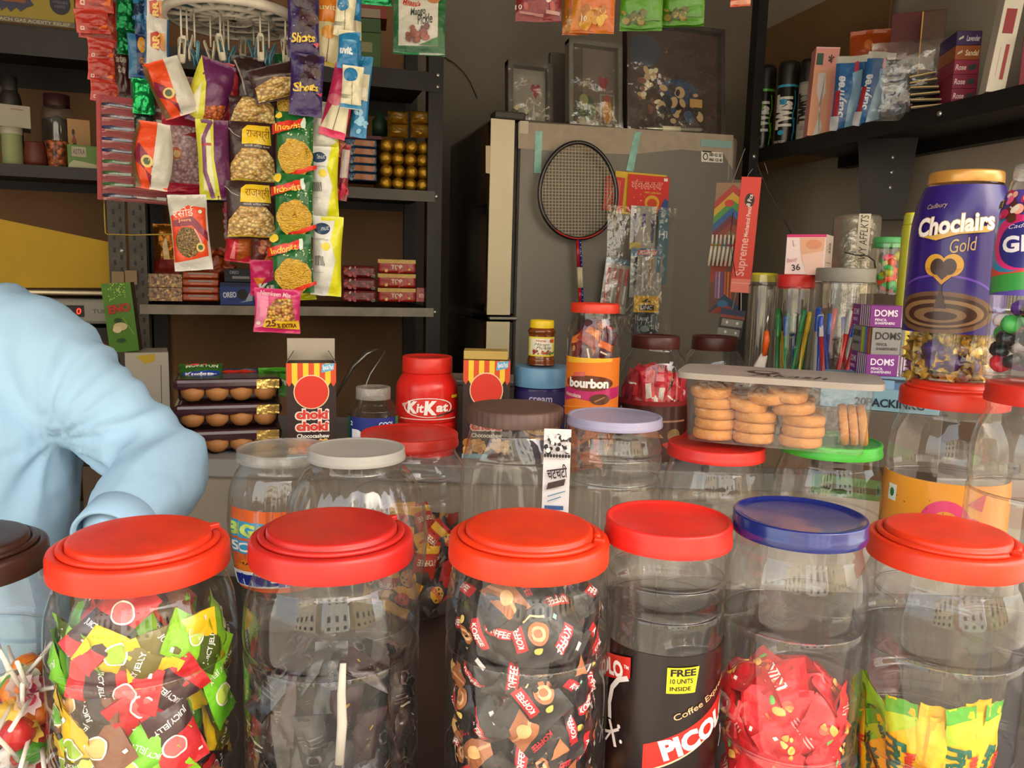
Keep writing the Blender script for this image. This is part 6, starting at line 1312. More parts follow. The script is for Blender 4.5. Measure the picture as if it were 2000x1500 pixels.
bag('yellow_packet', 560, 560, 618, 586, 1.35, '#c8cc1c', [('R', 0, .6, 1, .7, '#8c9410')], th=.012, tilt=4, label='bottom edge of a yellow packet under the green sev strip')
shots = lambda y: [('S', 16, .32, y+.12, .72, min(.97, y+.60), .07, .11, ['#2c1428', '#3c1c24', '#341a30']), ('T', 'Shots', .12, y, .84, y+.13, '#d8b430', 4, .15, .03), ('P', [(.78, y-.02), (.95, y+.02), (.9, y-.06)], '#c02c40'), ('S', 10, .1, .02, .9, .98, .008, .012, ['#8c78b0'])]
strip('candy_packet_strip', 'strip of dark purple candy packets with yellow lettering, hanging at centre left', [
    ('packet', 561, -28, 624, 112, 1.275, ('#2c1450', shots(.20)), dict(th=.020, crimp=.03)), ('packet', 566, 108, 632, 226, 1.275, ('#2e1654', shots(.38)), dict(th=.020, crimp=.05, tilt=-3))])
def uv(c1, ball, y=.0): return [('R', 0, .0, 1, .68, '#d8d0ac'), ('E', .45, .60, .30, .085, ball), ('L', [(.5, .05), (.52, .5)], .008, '#5c5440'), ('R', 0, 0, 1, .07, c1), ('T', 'VVVV', .1, .12, .32, .34, '#6c6450', 90, 0, 0)]
strip('sachet_strip', 'strip of orange and cream drink sachets beside the purple candy strip', [('sachet', 616, -20, 668, 128, 1.31, ('#d87c1c', [('R', 0, .0, 1, .55, '#d8c89c'), ('T', 'uvit.', .1, .70, .8, .77, '#e8d0a0', 4, 0, .02), ('E', .5, .42, .28, .08, '#e09c3c'), ('L', [(.5, .05), (.55, .35)], .01, '#4c4430'), ('R', 0, 0, 1, .06, '#c8b420')]), dict(th=.018, tilt=-4))])
strip('sachet_strip', 'strip of cream and pink drink sachets hanging between the orange and blue ones', [('sachet', 638, 128, 690, 270, 1.32, ('#c82c60', [('P', [(.0, .1), (1, .1), (.9, .45), (.3, .5)], '#d8d0b0'), ('E', .30, .50, .28, .08, '#d86c80'), ('L', [(.5, .1), (.55, .5)], .01, '#5c5440'), ('R', 0, 0, 1, .1, '#d0245c')]), dict(th=.018, tilt=-14))])
strip('sachet_strip', 'strip of blue and cream drink sachets, foremost at the right of the hanging sachets', [
    ('sachet', 655, -24, 694, 70, 1.29, ('#d8d0b0', [('E', .35, .62, .3, .14, '#2c78a8'), ('T', 'VVVV', .1, .06, .3, .4, '#5c5a50', 90), ('L', [(.55, 0), (.5, .5)], .01, '#5c5440')]), dict(th=.016, tilt=-6)),
    ('sachet', 660, 62, 702, 134, 1.29, ('#1c74a8', [('T', 'uvit.', .08, .36, .72, .56, '#d8e0e4', -2, 0, .06), ('R', .2, .7, .85, .74, '#5c9cc0'), ('P', [(0, .85), (.8, 1), (0, 1)], '#d8d0b0')]), dict(th=.016, tilt=-4)),
    ('sachet', 667, 130, 708, 212, 1.29, ('#d8d0b0', [('E', .40, .78, .34, .17, '#2474a4'), ('T', 'VVVV', .1, .12, .3, .42, '#5c5a50', 90), ('R', 0, 0, 1, .10, '#2c80b0'), ('L', [(.55, 0), (.5, .6)], .01, '#5c5440')]), dict(th=.016, tilt=-4))])
strip('sachet_strip', 'strip of blue drink sachets hanging behind the foremost blue ones', [
    ('sachet', 680, -20, 706, 120, 1.34, ('#1c6ca0', [('R', 0, .3, 1, .55, '#d0c8a8'), ('E', .5, .72, .35, .1, '#3c94c8')]), dict(th=.014)), ('sachet', 690, 112, 722, 268, 1.34, ('#1878ac', [('R', 0, .45, .9, .78, '#d0c8a8'), ('E', .6, .55, .25, .06, '#e8e4d0'), ('S', 8, .1, .05, .9, .3, .02, .05, ['#8cc4e0'])]), dict(th=.014, tilt=-5))])
bag('red_packet', 660, 282, 682, 392, 1.37, '#8c2c34', [('R', .2, .4, .9, .9, '#b8a8a0'), ('S', 10, .1, 0, .9, .3, .04, .08, ['#c83048'])], th=.012, tilt=-5, label='narrow crimson packet at the right edge of the hanging packets')
# orange and white seed packets seen edge on
def ow(): return [('P', [(.42, 0), (1, 0), (1, 1), (.6, 1), (.52, .5)], '#c8c4b8'), ('P', [(.0, 0), (.42, 0), (.52, .5), (.6, 1), (0, 1)], '#d8481c'), ('P', [(.0, .42), (.48, .2), (.46, .05), (.3, .3), (.1, .6)], '#7c1c38'), ('P', [(.05, .5), (.5, .32), (.5, .42), (.12, .66)], '#7c1c38'), ('E', .36, .40, .15, .09, '#d8b868'), ('E', .36, .40, .09, .055, '#3c4c2c'), ('P', [(0, 0), (.16, 0), (.06, .5), (.1, .9), (0, 1)], '#6c5034')]
bag('seed_packet', 298, 118, 372, 226, 1.29, '#d8481c', ow(), th=.040, tilt=22, pinch=.0, label='orange and white seed packet hanging tilted from the round hanger')
bag('seed_packet', 268, 240, 330, 370, 1.28, '#d8481c', ow(), th=.040, tilt=-4, pinch=-.25, label='orange and white seed packet bulging in front of the toothbrush card')
bag('seed_packet', 334, 382, 410, 528, 1.29, '#c8c4bc', [('R', 0, .78, 1, 1, '#b8b4a8'), ('P', [(.02, .12), (.92, .18), (.95, .82), (.5, .86), (.04, .72)], '#d84418'), ('P', [(.08, .58), (.55, .60), (.95, .38), (.95, .50), (.6, .72), (.08, .66)], '#7c1838'), ('E', .42, .38, .32, .20, 'grain'), ('T', 'रसोई', .10, .70, .66, .83, '#f0d8c8', 10, .2, 0), ('T', 'Jeera', .22, .64, .55, .69, '#f0a070', 4), ('E', .72, .30, .11, .06, '#d8b868'), ('E', .72, .30, .06, .035, '#3c5c2c'), ('L', [(.60, .55), (.75, .36)], .02, '#d8a0a0'), ('E', .78, .77, .04, .022, '#d8e0c8')], th=.030, tilt=4, label='orange seed packet with a clear window, lowest on the left of the hanger')
# pink mesh packs, one strip
bd = [('R', 0, .84, 1, 1, '#b01838'), ('E', .3, .45, .14, .08, '#c86028'), ('E', .32, .44, .08, .05, '#e0c080'), ('P', [(.5, .7), (.9, .8), (.86, .68)], '#8c2020')]
strip('confetti_packet_strip', 'strip of clear packets of pale pink sweets with crimson bands', [('packet', 318, 150, 402, 232, 1.36, ('pinkmesh', []), dict(th=.03)), ('packet', 318, 228, 402, 362, 1.36, ('pinkmesh', bd), dict(th=.034)), ('packet', 322, 358, 396, 380, 1.36, ('#b01838', []), dict(th=.02))])
yp = [('P', [(0, 0), (.65, 0), (.5, .5), (.55, 1), (0, 1)], '#c8c83c'), ('P', [(.14, .12), (.5, .08), (.42, .5), (.45, .86), (.16, .8)], '#d4d4a4'), ('L', [(.42, .02), (.20, .35), (.22, .75), (.45, .95)], .05, '#7c4870'), ('R', .16, .66, .44, .69, '#a83838')]
bag('puff_packet', 376, 118, 446, 244, 1.32, '#5c1c50', [('P', [(0, .1), (.55, .0), (.35, .6), (0, 1)], '#ccc83c'), ('P', [(.1, .3), (.35, .1), (.25, .6)], '#d8d4b0'), ('P', [(.50, .0), (1, .0), (.95, .38), (.5, .26)], 'peanut')], th=.034, tilt=-16, pinch=-.1, label='purple and yellow snack packet hanging tilted below the round hanger')
bag('puff_packet', 386, 236, 450, 390, 1.31, '#5c1c50', yp, th=.036, tilt=2, label='yellow backed purple snack packet left of the nut strip')
bag('red_packet', 425, 126, 466, 240, 1.35, '#b81c34', [('P', [(0, 0), (.3, 0), (.2, 1), (0, 1)], '#c8a8a0'), ('S', 12, .3, .1, .9, .6, .06, .12, ['#8c1420', '#d84030'])], th=.02, tilt=-4, taper=-.7, label='narrow red packet hanging point up, left of the nut strip')
bag('dark_packet', 452, 112, 520, 205, 1.36, '#2a1614', [('L', [(.1, .9), (.3, .5), (.4, .2)], .03, '#a89890')], th=.02, label='dark brown packet pegged behind the sideways nut packet')
bag('green_packet', 535, 105, 572, 150, 1.38, '#1c5428', [], th=.02, label='small green packet top pegged behind the purple candy strip')
# lower packets
bag('red_packet', 440, 455, 492, 512, 1.35, '#c02438', [('P', [(.45, .0), (1, .3), (1, 1), (.5, 1)], '#a85420'), ('P', [(.2, .1), (.4, .1), (.35, .8)], '#e07c7c')], th=.024, tilt=-6, label='red and pink packet under the nut strip')
bag('red_packet', 438, 395, 462, 470, 1.38, '#c85c70', [('S', 20, 0, 0, 1, 1, .05, .1, ['#b8a0a0', '#c02c48'])], th=.02, label='pale pink packet edge half hidden behind the nut strip')
bag('maroon_packet', 492, 456, 545, 515, 1.36, '#5c2420', [('T', '25', .42, .12, .9, .48, '#c87030', 8, 0, .04), ('S', 14, .3, .4, 1, .9, .08, .14, ['#8c4424', '#a85c30'])], th=.022, label='dark maroon packet with an orange number beside the green strip')
bag('pink_packet', 488, 508, 548, 578, 1.345, '#c01c5c', [('P', [(.1, .5), (.5, .5), (.3, .2)], '#d87820'), ('P', [(.2, .1), (.9, .35), (.9, .5), (.3, .3)], '#2c5c3c'), ('T', 'Kur', .25, .08, .95, .38, '#e8e4dc', 8, .2, .05)], th=.024, label='bright pink puffed snack packet half hidden by the lowest green packet')
bag('mixture_packet', 496, 564, 588, 650, 1.27, '#c02464', [('P', [(.02, .1), (.30, .15), (.30, .9), (.05, .9)], '#d87898'), ('P', [(.25, .2), (.92, .2), (.80, .80), (.45, .78), (.28, .55)], 'mixture'), ('T', 'Namkeen Mix', .12, .83, .78, .93, '#e8b8c0', -3, .2, .02), ('P', [(.20, .12), (.98, .10), (.96, .30), (.6, .27), (.24, .32)], '#d8b424'), ('T', '25', .26, .14, .48, .29, '#6c2c14', 6, 0, .04), ('T', '% EXTRA', .50, .135, .92, .235, '#6c2c14', 3, 0, .03), ('E', .10, .22, .05, .05, '#d8c8b8')], th=.026, tilt=-2, label='pink mixture packet with a yellow extra banner, lowest of all hanging packets')
# toothbrush card
tc, tw, th_, trz = rect(190, 195, 336, 394, 1.40)
rt = empty('toothbrush_card', tc, trz, 'long red card of toothbrushes in clear blisters, hanging left of the round hanger', 'toothbrush card'); rt.rotation_euler = (0, math.radians(1.5), trz)
mb = MB(); mb.box((0, .004, 0), (tw, .002, th_), card('#94242c')); 
paint(mb, [('R', 0, 0, .05, 1, '#a8383c')]+[('R', .07, .015+k/9.2+.0, .98, .03+k/9.2, '#b85450') for k in range(9)]+[('T', 'sensitive', .25, .055+k/9.2, .7, .07+k/9.2, '#c87870') for k in range(9)], lambda u, v: (Vector((-tw/2+tw*u, .0028, -th_/2+th_*v)), Vector((0, -1, 0))), 1, 1, tw/th_, 'card', flat=True); mb.build('card', rt)
for k in range(9):
    z = -th_/2+th_*(.045+k/9.25); c_ = ('#28305c', '#3c7030', '#3c6830', '#3c7038', '#28305c', '#34386c', '#343c6c', '#4c2c44', '#343454')[k]
    t = MB(); t.tube([(-tw*.43, 0, z), (-tw*.30, 0, z+.001), (-tw*.1, 0, z), (tw*.02, 0, z+.001)], [.0022, .0036, .0030, .0022], plast(c_, .3), 8); t.tube([(tw*.02, 0, z+.001), (tw*.30, 0, z)], [.0018, .0022], card('#d8d0c4'), 8)
    t.box((tw*.36, 0, z+.001), (tw*.14, .008, .006), card('#d8d4cc'), .001); t.build('toothbrush', rt)
    S = pillow_S(tw*.92, th_/10.2, .014, k, .0, .0, .0008); t = MB(); t.surf(lambda u, v: S(u, v, -1)+Vector((.004, .001, z)), 12, 5, CELLO); t.build('blister', rt)
mb = MB(); mb.tube([P(x, y, 1.41) for x, y in ((203, 390), (204, 420), (206, 455), (210, 458), (260, 459), (345, 457))], .0012, card('#a89038'), 6); tag(mb.build('wire'), 'thin yellow wire bent in an L below the toothbrush card', 'wire')
# sachets at top left
def rs(): return [('R', .05, .05, .95, .95, '#b42c1c'), ('R', .07, .07, .93, .93, '#a8281a'), ('R', .12, .12, .24, .28, '#d8b0a0'), ('E', .18, .2, .03, .04, '#a82818'), ('T', 'CLASSIC', .34, .15, .72, .24, '#701410'), ('P', [(.65, .2), (.95, .45), (.9, .2)], '#d8641c'), ('R', .3, .35, .7, .37, '#cc6048')]
strip('sachet_strip', 'front strip of red sachets folded at the top left corner', [('sachet', 146, -40, 222, 20, 1.37, ('#c03420', rs()), dict(th=.006, wr=.001, crimp=.02)), ('sachet', 146, 20, 214, 64, 1.37, ('#c03420', rs()), dict(th=.006, wr=.001, tilt=6, crimp=.02))])
strip('sachet_strip', 'long strip of red sachets in squares, hanging lowest at the top left', [('sachet', 152, 0, 228, 76, 1.39, ('#b82c1c', rs()), dict(th=.006, wr=.001, crimp=.02))]+[('sachet', x0, y0, x0+56, y0+41, 1.39, ('#c83822', rs()), dict(th=.006, wr=.001, crimp=.02, tilt=t)) for x0, y0, t in ((171, 77, 0), (171, 118, -3), (176, 158, -3))])
strip('sachet_strip', 'strip of dark green foil sachets at the top left', [('sachet', 226, -30, 266, 58, 1.385, (foil('#0c6c3c'), []), dict(th=.012)), ('sachet', 228, 56, 264, 106, 1.385, (foil('#0c6c3c'), []), dict(th=.012))])
bag('green_sachet', 258, 155, 302, 222, 1.375, foil('#20a85c', .2), [], th=.012, label='bright green foil sachet hanging below the blue packet')
bag('foil_sachet', 262, 222, 300, 280, 1.39, foil('#3c4c44', .2), [], th=.010, label='dull dark foil sachet below the bright green one')
bag('toothpaste_carton', 224, 98, 254, 190, 1.40, '#3c1814', [('T', 'ate', .1, .72, .8, .86, '#8c7c6c', 0, 0, .03), ('T', 'te', .2, .5, .7, .66, '#8c7c6c', 0, 0, .03)], th=.012, label='dark red toothpaste sleeve behind the green foil sachets')
strip('biscuit_sachet_strip', 'dark blue packets hanging behind the white strip with orange crests', [('packet', 262, -20, 290, 72, 1.38, ('#1c4470', [('S', 16, .1, .1, .9, .9, .06, .12, ['#2c6c9c', '#143050'])]), dict(th=.012)), ('packet', 250, 70, 316, 156, 1.38, ('#14205c', [('R', 0, .0, .25, 1, '#2c6c98'), ('R', 0, 0, 1, .1, '#3c6ca0'), ('T', 'GLUCO', .32, .34, .85, .48, '#c87828', 0, .1, .04), ('E', .42, .75, .12, .18, '#c89028'), ('R', .35, .2, .8, .23, '#8c94c0')]), dict(th=.014))])
rr = [('R', .0, 0, .1, 1, '#2c5c90'), ('R', .9, 0, 1, 1, '#2c5c90'), ('P', [(.22, .12), (.55, .02), (.68, .12), (.68, .38), (.5, .46), (.22, .40)], '#b83820'), ('P', [(.68, .05), (.85, .05), (.85, .45), (.6, .45)], '#d89858'), ('T', 'RR', .14, .17, .78, .32, '#e8c068', 90, 0, .05)]
strip('wrapper_strip', 'white and blue strip printed with orange crests, left of the round hanger', [('sachet', 281, -40, 328, 36, 1.345, ('#d0ccc4', rr), dict(th=.008, wr=.001, crimp=.01)), ('sachet', 283, 36, 330, 126, 1.345, ('#d0ccc4', [(a[0],)+tuple(a[1:]) for a in [('R', 0, .72, 1, 1, '#d0ccc4'), ('R', 0, .0, .06, 1, '#2c5c90'), ('R', .92, .2, 1, 1, '#2c5c90'), ('P', [(.22, .38), (.55, .30), (.68, .38), (.68, .62), (.5, .70), (.22, .64)], '#b83820'), ('P', [(.68, .32), (.85, .32), (.85, .68), (.6, .68)], '#d89858'), ('T', 'RR', .14, .42, .78, .56, '#e8c068', 90, 0, .05)]]), dict(th=.008, wr=.001, tilt=-2, crimp=.01))])
# round hanger with pegs
hc = P(456, 46, 1.36); HR = .112
rh = empty('round_hanger', hc, 0, 'white plastic round peg hanger with a pale blue net on top', 'hanger')
wp = plast('#c8c0b0', .45); mb = MB()
mb.lathe([(HR*.93, 0), (HR, .001), (HR, .014), (HR*.93, .014), (HR*.93, 0)], wp, 72); mb.build('rim', rh)
mb = MB()
for q_ in (.62, .30): mb.lathe([(HR*q_*.9, .002), (HR*q_, .002), (HR*q_, .011), (HR*q_*.9, .011), (HR*q_*.9, .002)], wp, 48)
for i in range(8):
    a = PI*i/8; mb.tube([(HR*.95*math.cos(a), HR*.95*math.sin(a), .007), (-HR*.95*math.cos(a), -HR*.95*math.sin(a), .007)], .0035, wp, 6)
mb.build('inner_ring', rh)
mb = MB(); mb.lathe([(HR*.9, .014), (HR*.85, .020), (HR*.3, .022), (0, .020)], prin('pale blue net', '#6c9ca8', rough=.7), 60, rf=lambda a, z, j: 1+.03*math.sin(a*24)); mb.build('net', rh)
mb = MB(); mb.tube([(0, 0, .02), (0, 0, .5)], .0015, wp, 6); mb.build('hanging_cord', rh)
def pegmesh(col):
    mb = MB(); m = plast(col, .45)
    for s in (-1, 1):
        for (dx) in ((-.0042, .0042)):
            mb.tube([(dx, s*.004, -.022), (dx, s*.003, -.006), (dx, s*.009, .018)], .0016, m, 6)
        mb.box((0, s*.0035, -.016), (.0085, .002, .014), m, .0006); mb.box((0, s*.0085, .018), (.0085, .002, .006), m, .0006)
    mb.tube([(-.005, 0, .0), (-.005, .004, .004), (-.005, 0, .008), (-.005, -.004, .004), (-.005, 0, 0)], .0007, prin('peg spring', '#8c8880', rough=.3, metal=.8), 5)
    o = mb.build('clothes_peg'); me = o.data; bpy.data.objects.remove(o); return me
pw_, pb_ = pegmesh('#bcb4a0'), pegmesh('#5c94a8')
for i, (x, y, d, kk_, t, yw) in enumerate(((355, 96, 1.30, 0, 3, .2), (366, 92, 1.31, 0, 10, 1.4), (381, 104, 1.32, 1, -28, 1.2), (412, 104, 1.34, 0, -22, 1.3), (431, 92, 1.33, 0, -10, .1), (438, 100, 1.37, 1, 4, 1.4), (447, 110, 1.36, 1, 22, 1.2), (474, 96, 1.44, 0, 0, .2), (496, 100, 1.40, 1, -12, 1.1), (509, 92, 1.32, 0, -2, .1), (526, 106, 1.36, 1, 24, 1.3), (558, 98, 1.34, 0, -3, .3))):
    p = P(x, y, d); o = bpy.data.objects.new('clothes_peg', pw_ if kk_ == 0 else pb_); COL.objects.link(o); o.location = p
    o.rotation_euler = (Matrix.Rotation(facing(p)+yw, 3, 'Z') @ Matrix.Rotation(math.radians(t), 3, 'Y')).to_euler()
    o.scale = (.95,)*3
    tag(o, ('cream' if kk_ == 0 else 'pale blue')+' plastic clothes peg clipped under the round hanger', 'clothes peg', 'pegs of the round hanger')
    top = Vector((p.x, p.y, hc.z+.004)); off = top-Vector((hc.x, hc.y, hc.z)); r_ = off.xy.length
    if r_ > HR*.95: top = Vector((hc.x+off.x*HR*.95/r_, hc.y+off.y*HR*.95/r_, top.z))
    mb = MB(); mb.tube([p+Vector((0, 0, .010)), top], .0016, wp, 6, M=Matrix.Translation(-hc)); mb.build('peg_link', rh)
# pouches hanging along the shop front
bag('pickle_pouch', 768, -8, 870, 106, 1.5, '#145c30', [('P', [(.10, .13), (.86, .16), (.86, .90), (.80, .95), (.14, .93), (.10, .88)], '#c8c4b8'), ('T', "Mitasu's", .18, .79, .52, .88, '#b03424', -4, .2, .03), ('L', [(.2, .79), (.42, .775), (.52, .81)], .012, '#b03424'), ('T', 'Mango', .32, .60, .62, .76, '#24302c', 10, .4, .01), ('T', 'Pickle', .45, .50, .75, .66, '#24302c', 10, .4, .01), ('E', .76, .93, .13, .08, '#b87850'), ('S', 22, .28, .22, .68, .46, .04, .07, ['#7c3018', '#98482c', '#5c2414']), ('P', [(.5, .16), (.86, .32), (.86, .16)], '#2c6c34'), ('R', .0, .0, .5, .05, '#2c8c50'), ('R', .5, 0, 1, .05, '#a8b8a8')], th=.02, pinch=.02, label='green pickle pouch with a white panel hanging above the rack post')
bag('green_sachet', 702, -40, 766, 9, 1.5, foil('#2c9c60', .25), [], th=.01, label='bottom edge of a green foil packet left of the pickle pouch')
bag('red_packet', 1008, -70, 1098, 40, 1.5, '#7c1820', [('S', 14, .15, .22, .85, .6, .05, .10, ['#c89880', '#d8c0b0', '#a83c34']), ('T', '10', .02, .18, .15, .26, '#d8c8b8'), ('L', [(.1, .14), (.6, .1)], .04, '#a87068'), ('L', [(.65, .16), (.95, .12)], .05, '#b88880')], th=.022, pinch=.02, label='dark red packet hanging top centre, left of the orange ones')
oa = [('P', [(.2, .0), (1, .0), (1, 1), (.2, 1)], '#c8641c'), ('S', 20, .28, .10, .75, .32, .05, .08, ['#c88c28', '#d8a840', '#a8641c']), ('P', [(.7, .5), (.95, .9), (.98, .5)], '#a8501c'), ('T', '10', .25, .14, .36, .21, '#e0d0b8'), ('R', 0, 0, 1, .05, '#c85c2c')]
bag('orange_packet', 1099, -70, 1150, 66, 1.52, '#b8701c', oa, th=.022, tilt=1, label='orange snack packet mostly hidden behind its twin')
bag('orange_packet', 1118, -75, 1204, 62, 1.48, '#c8781c', oa, th=.024, tilt=-2, label='front orange snack packet hanging at the top centre')
ga_ = [('S', 26, .08, .12, .60, .26, .03, .06, ['#5c5c20', '#8c7c30', '#3c4c18']), ('S', 14, .2, .5, .6, .8, .06, .09, ['#8c6c28', '#5c5420', '#a88838']), ('R', .55, .14, .95, .17, '#4c7c1c'), ('R', 0, 0, 1, .06, '#4c8c1c')]
bag('green_packet', 1212, -70, 1296, 58, 1.48, '#4c8c18', ga_, th=.022, pinch=.02, label='bright green seed packet hanging at the top, left of its twin')
bag('green_packet', 1294, -70, 1378, 50, 1.50, '#4c8c18', ga_, th=.022, pinch=.02, label='bright green seed packet hanging at the top, right of its twin')
bag('orange_packet', 1428, -60, 1468, 11, 1.5, '#c8441c', [('R', 0, .05, 1, .15, '#e09c80')], th=.012, label='bottom corner of an orange packet above the dark post')
# hanging rod above the frame that carries all of them
mb = MB(); a = LD(-.86, 1.38, CAMZ+.62); b = LD(.56, 1.50, CAMZ+.62); mb.tube([a, b], .006, steel, 8); tag(mb.build('hanging_rod'), 'thin steel rod above the frame carrying the hanging packets', 'rod')

# ================================================================== goods on the racks
def on_rack(name, x0, y0, x1, y1, Y, dp, col, label, cat='box', group=None, base=None, **kw):
    d = dep(PYp((x0+x1)/2, (y0+y1)/2, Y)); return box_at(name, x0, y0, x1, y1, d, dp, col, label, cat, group, base_z=base, yaw=0, **kw)
ZM = zs_mid+.0004; ZL = zs_low+.0004; ZT = zs_top+.0004
def lathe_at(name, px, y0, y1, wpx, Y, base, prof, mats, label, cat, seg=32, rf=None, group=None):
    """mats: list of (from index, material, part name)"""
    p = PYp(px, y0, Y); H = p.z-base; R = wpx*dep(p)/FPX*cth(px)/2
    r = empty(name, (p.x, p.y, base), facing(p), label, cat, group)
    for (i0, i1, m, nm) in mats:
        mb = MB(); mb.lathe([(a*R, b*H) for a, b in prof[i0:i1]], inkmat(m, 'card') if isinstance(m, str) else m, seg, rf=rf); mb.build(nm, r)
    return r
# gold bars and rolls
gf = foil('#b08428', .25)
for i, (x0, y0, x1, y1) in enumerate(((757, 243, 798, 269), (802, 243, 839, 269), (757, 218, 798, 242), (802, 218, 839, 242))):
    d = dep(PYp(800, 250, 2.02)); c, w, h, rz = rect(x0, y0, x1, y1, d)
    mb = bag_mesh(w, h, .045, gf, [('R', 0, .35, 1, .75, '#7c5c1c')], seed=i, crimp=.0); o = mb.build('gold_packet', None, c); o.rotation_euler = (0, 0, rz); tag(o, 'gold foil biscuit packet stacked on top of the gold rolls', 'packet', 'gold packets over the rolls')
mr = MB(); gr_ = foil('#a47a1c', .34); rr_ = 12.6*dep(PYp(790, 310, 2.02))/FPX
mr.lathe([(0, -.003), (rr_*.35, -.004), (rr_*.8, -.002), (rr_, .006), (rr_, .12), (0, .12)], gr_, 20, Matrix.Rotation(-PI/2, 4, 'X'), rf=lambda a, z, j: 1+(.10*math.sin(a*9) if j in (1, 2) else .02*math.sin(a*5)))
o_ = mr.build('gold_roll'); rm_ = o_.data; bpy.data.objects.remove(o_)
for r_i in range(4):
    for c_i in range(4):
        p = PYp(754+c_i*24.3+(r_i % 2)*2, 345-r_i*22, 2.02); o = bpy.data.objects.new('gold_roll', rm_); COL.objects.link(o); o.location = (p.x, p.y, ZM+rr_+r_i*rr_*1.9); o.rotation_euler = (0, rnd.uniform(0, 6), 0); 
        tag(o, 'round end of a gold foil biscuit roll stacked against the rack post', 'roll', 'gold biscuit rolls')
# blue and orange packs
for k in range(5):
    y1 = 353-k*16.5; o = on_rack('biscuit_pack', 672, y1-16, 736, y1, 2.03, .08, '#1c3c5c', 'blue and orange biscuit pack in the stack left of the gold rolls', 'packet', 'blue and orange packs', kind='film', bev=.004, front=[('P', [(.28, .2), (.9, .12), (.95, .8), (.35, .85)], '#a8601c'), ('S', 6, .0, .1, .3, .9, .1, .2, ['#1c6c94', '#5c8ca0'])])
on_rack('maroon_carton', 672, 264, 746, 271, 2.04, .08, '#4c141c', 'flat maroon carton lying on the blue and orange packs', 'carton')
lathe_at('green_bottle', 742, 218, 265, 30, 2.12, zat(742, 265, 2.12), [(0, 0), (1, 0), (1, .6), (.4, .85), (.35, 1), (0, 1)], [(0, 6, '#14341c', 'bottle_body')], 'small dark green bottle behind the gold packets', 'bottle')
# top shelf
on_rack('red_carton', 690, 6, 756, 34, 2.05, .10, '#7c2820', 'red and cream carton on top of the green cartons, upper shelf', 'carton', front=[('R', 0, .0, .8, .6, '#8c7c68')])
on_rack('green_carton', 696, 36, 744, 62, 2.05, .10, '#2c4c20', 'upper of the two small green cartons on the top shelf', 'carton')
on_rack('green_carton', 696, 64, 744, 97, 2.05, .10, '#34541c', 'lower of the two small green cartons on the top shelf', 'carton', base=ZT, front=[('R', .1, .5, .65, .75, '#7c7c58')])
# low shelf
for k in range(2):
    y1 = 588-k*27; o = on_rack('bronze_packet', 283, y1-26, 356, y1, 2.02, .09, '#6a3c14', ('lower' if k == 0 else 'upper')+' bronze foil biscuit packet at the left end of the low shelf', 'packet', 'bronze packets', kind='film', bev=.006, front=[('R', 0, 0, 1, 1, 'bronze')], top=[('R', 0, 0, 1, 1, 'bronze')])
for k in range(4):
    y1 = 588-k*14.5; on_rack('orange_packet', 357, y1-14, 428, y1, 2.02, .09, '#a83c14', 'orange biscuit packet in the stack beside the bronze packets', 'packet', 'orange packets on the low shelf', kind='film', bev=.004, front=[('R', .15, .6, .85, .85, '#8c8078'), ('R', .2, .2, .8, .45, '#c86838')])
d = dep(PYp(330, 480, 2.06))
bag('gold_pouch', 300, 438, 350, 536, d, foil('#a8681c', .2), [('P', [(.4, .1), (.7, .1), (.5, .75), (.35, .6)], '#e8c890'), ('R', 0, 0, 1, .3, '#7c1c10')], th=.03, label='glossy gold and red pouch standing on the bronze packets')
q = random.Random(5)
for k in range(14):
    x = q.uniform(412, 444); y = q.uniform(490, 575); bag('orange_sachet', x-16, y-9, x+16, y+9, dep(PYp(x, y, 2.10+.03*q.random())), '#8c2c10', [('R', .1, .3, .9, .6, '#b8501c')], th=.014, tilt=q.uniform(-50, 50), label='crumpled orange sachet in the heap behind the blue cookie box', cat='sachet', group='heap of orange sachets', nu=6, nv=6) if False else None
mb = MB(); c = PYp(424, 530, 2.14)
for k in range(1): pass
for k in range(16):
    x = q.uniform(404, 448); y = q.uniform(486, 560); p = PYp(x, y, 2.12+.04*q.random()); m_ = bag_mesh(.042, .026, .012, '#8c3010', [('R', .1, .3, .9, .6, '#b85424')], seed=k, nu=6, nv=6); o = m_.build('orange_sachet', None, p); o.rotation_euler = (q.uniform(-.6, .6), q.uniform(-1.2, 1.2), q.uniform(-.5, .5)); tag(o, 'crumpled orange sachet in the clear heap behind the blue cookie box', 'sachet', 'heap of orange sachets')
on_rack('cookie_box', 430, 552, 496, 589, 2.02, .08, '#14306c', 'dark blue cookie box with white lettering on the low shelf', 'box', base=ZL, front=[('R', 0, .0, 1, .8, '#183c88'), ('T', 'OREO', .08, .32, .48, .58, '#c8d4e8', 3, 0, .05), ('E', .66, .48, .16, .24, '#100c10'), ('P', [(.55, .1), (.95, .2), (.98, .7), (.85, .5), (.75, .2)], '#a8b0c8'), ('R', 0, .85, 1, 1, '#0c1c48')])
on_rack('cookie_box', 438, 525, 490, 551, 2.035, .07, '#141828', 'small black cookie box on the blue cookie box', 'box', front=[('T', 'OREO', .2, .6, .55, .85, '#8c94a8', 0, 0, .03), ('R', .3, .25, .95, .45, '#8c8c90')])
for k in range(3):
    y1 = 590-k*24; on_rack('red_packet', 668, y1-23, 734, y1, 2.03, .08, '#6c1014', 'dark red glittering packet on the low shelf, right of the hanging packets', 'packet', 'dark red packets on the low shelf', kind='film', bev=.006, front=[('S', 16, .05, .1, .95, .9, .10, .2, ['#a8181c', '#c83c28', '#3c0c10', '#d8a890'])])
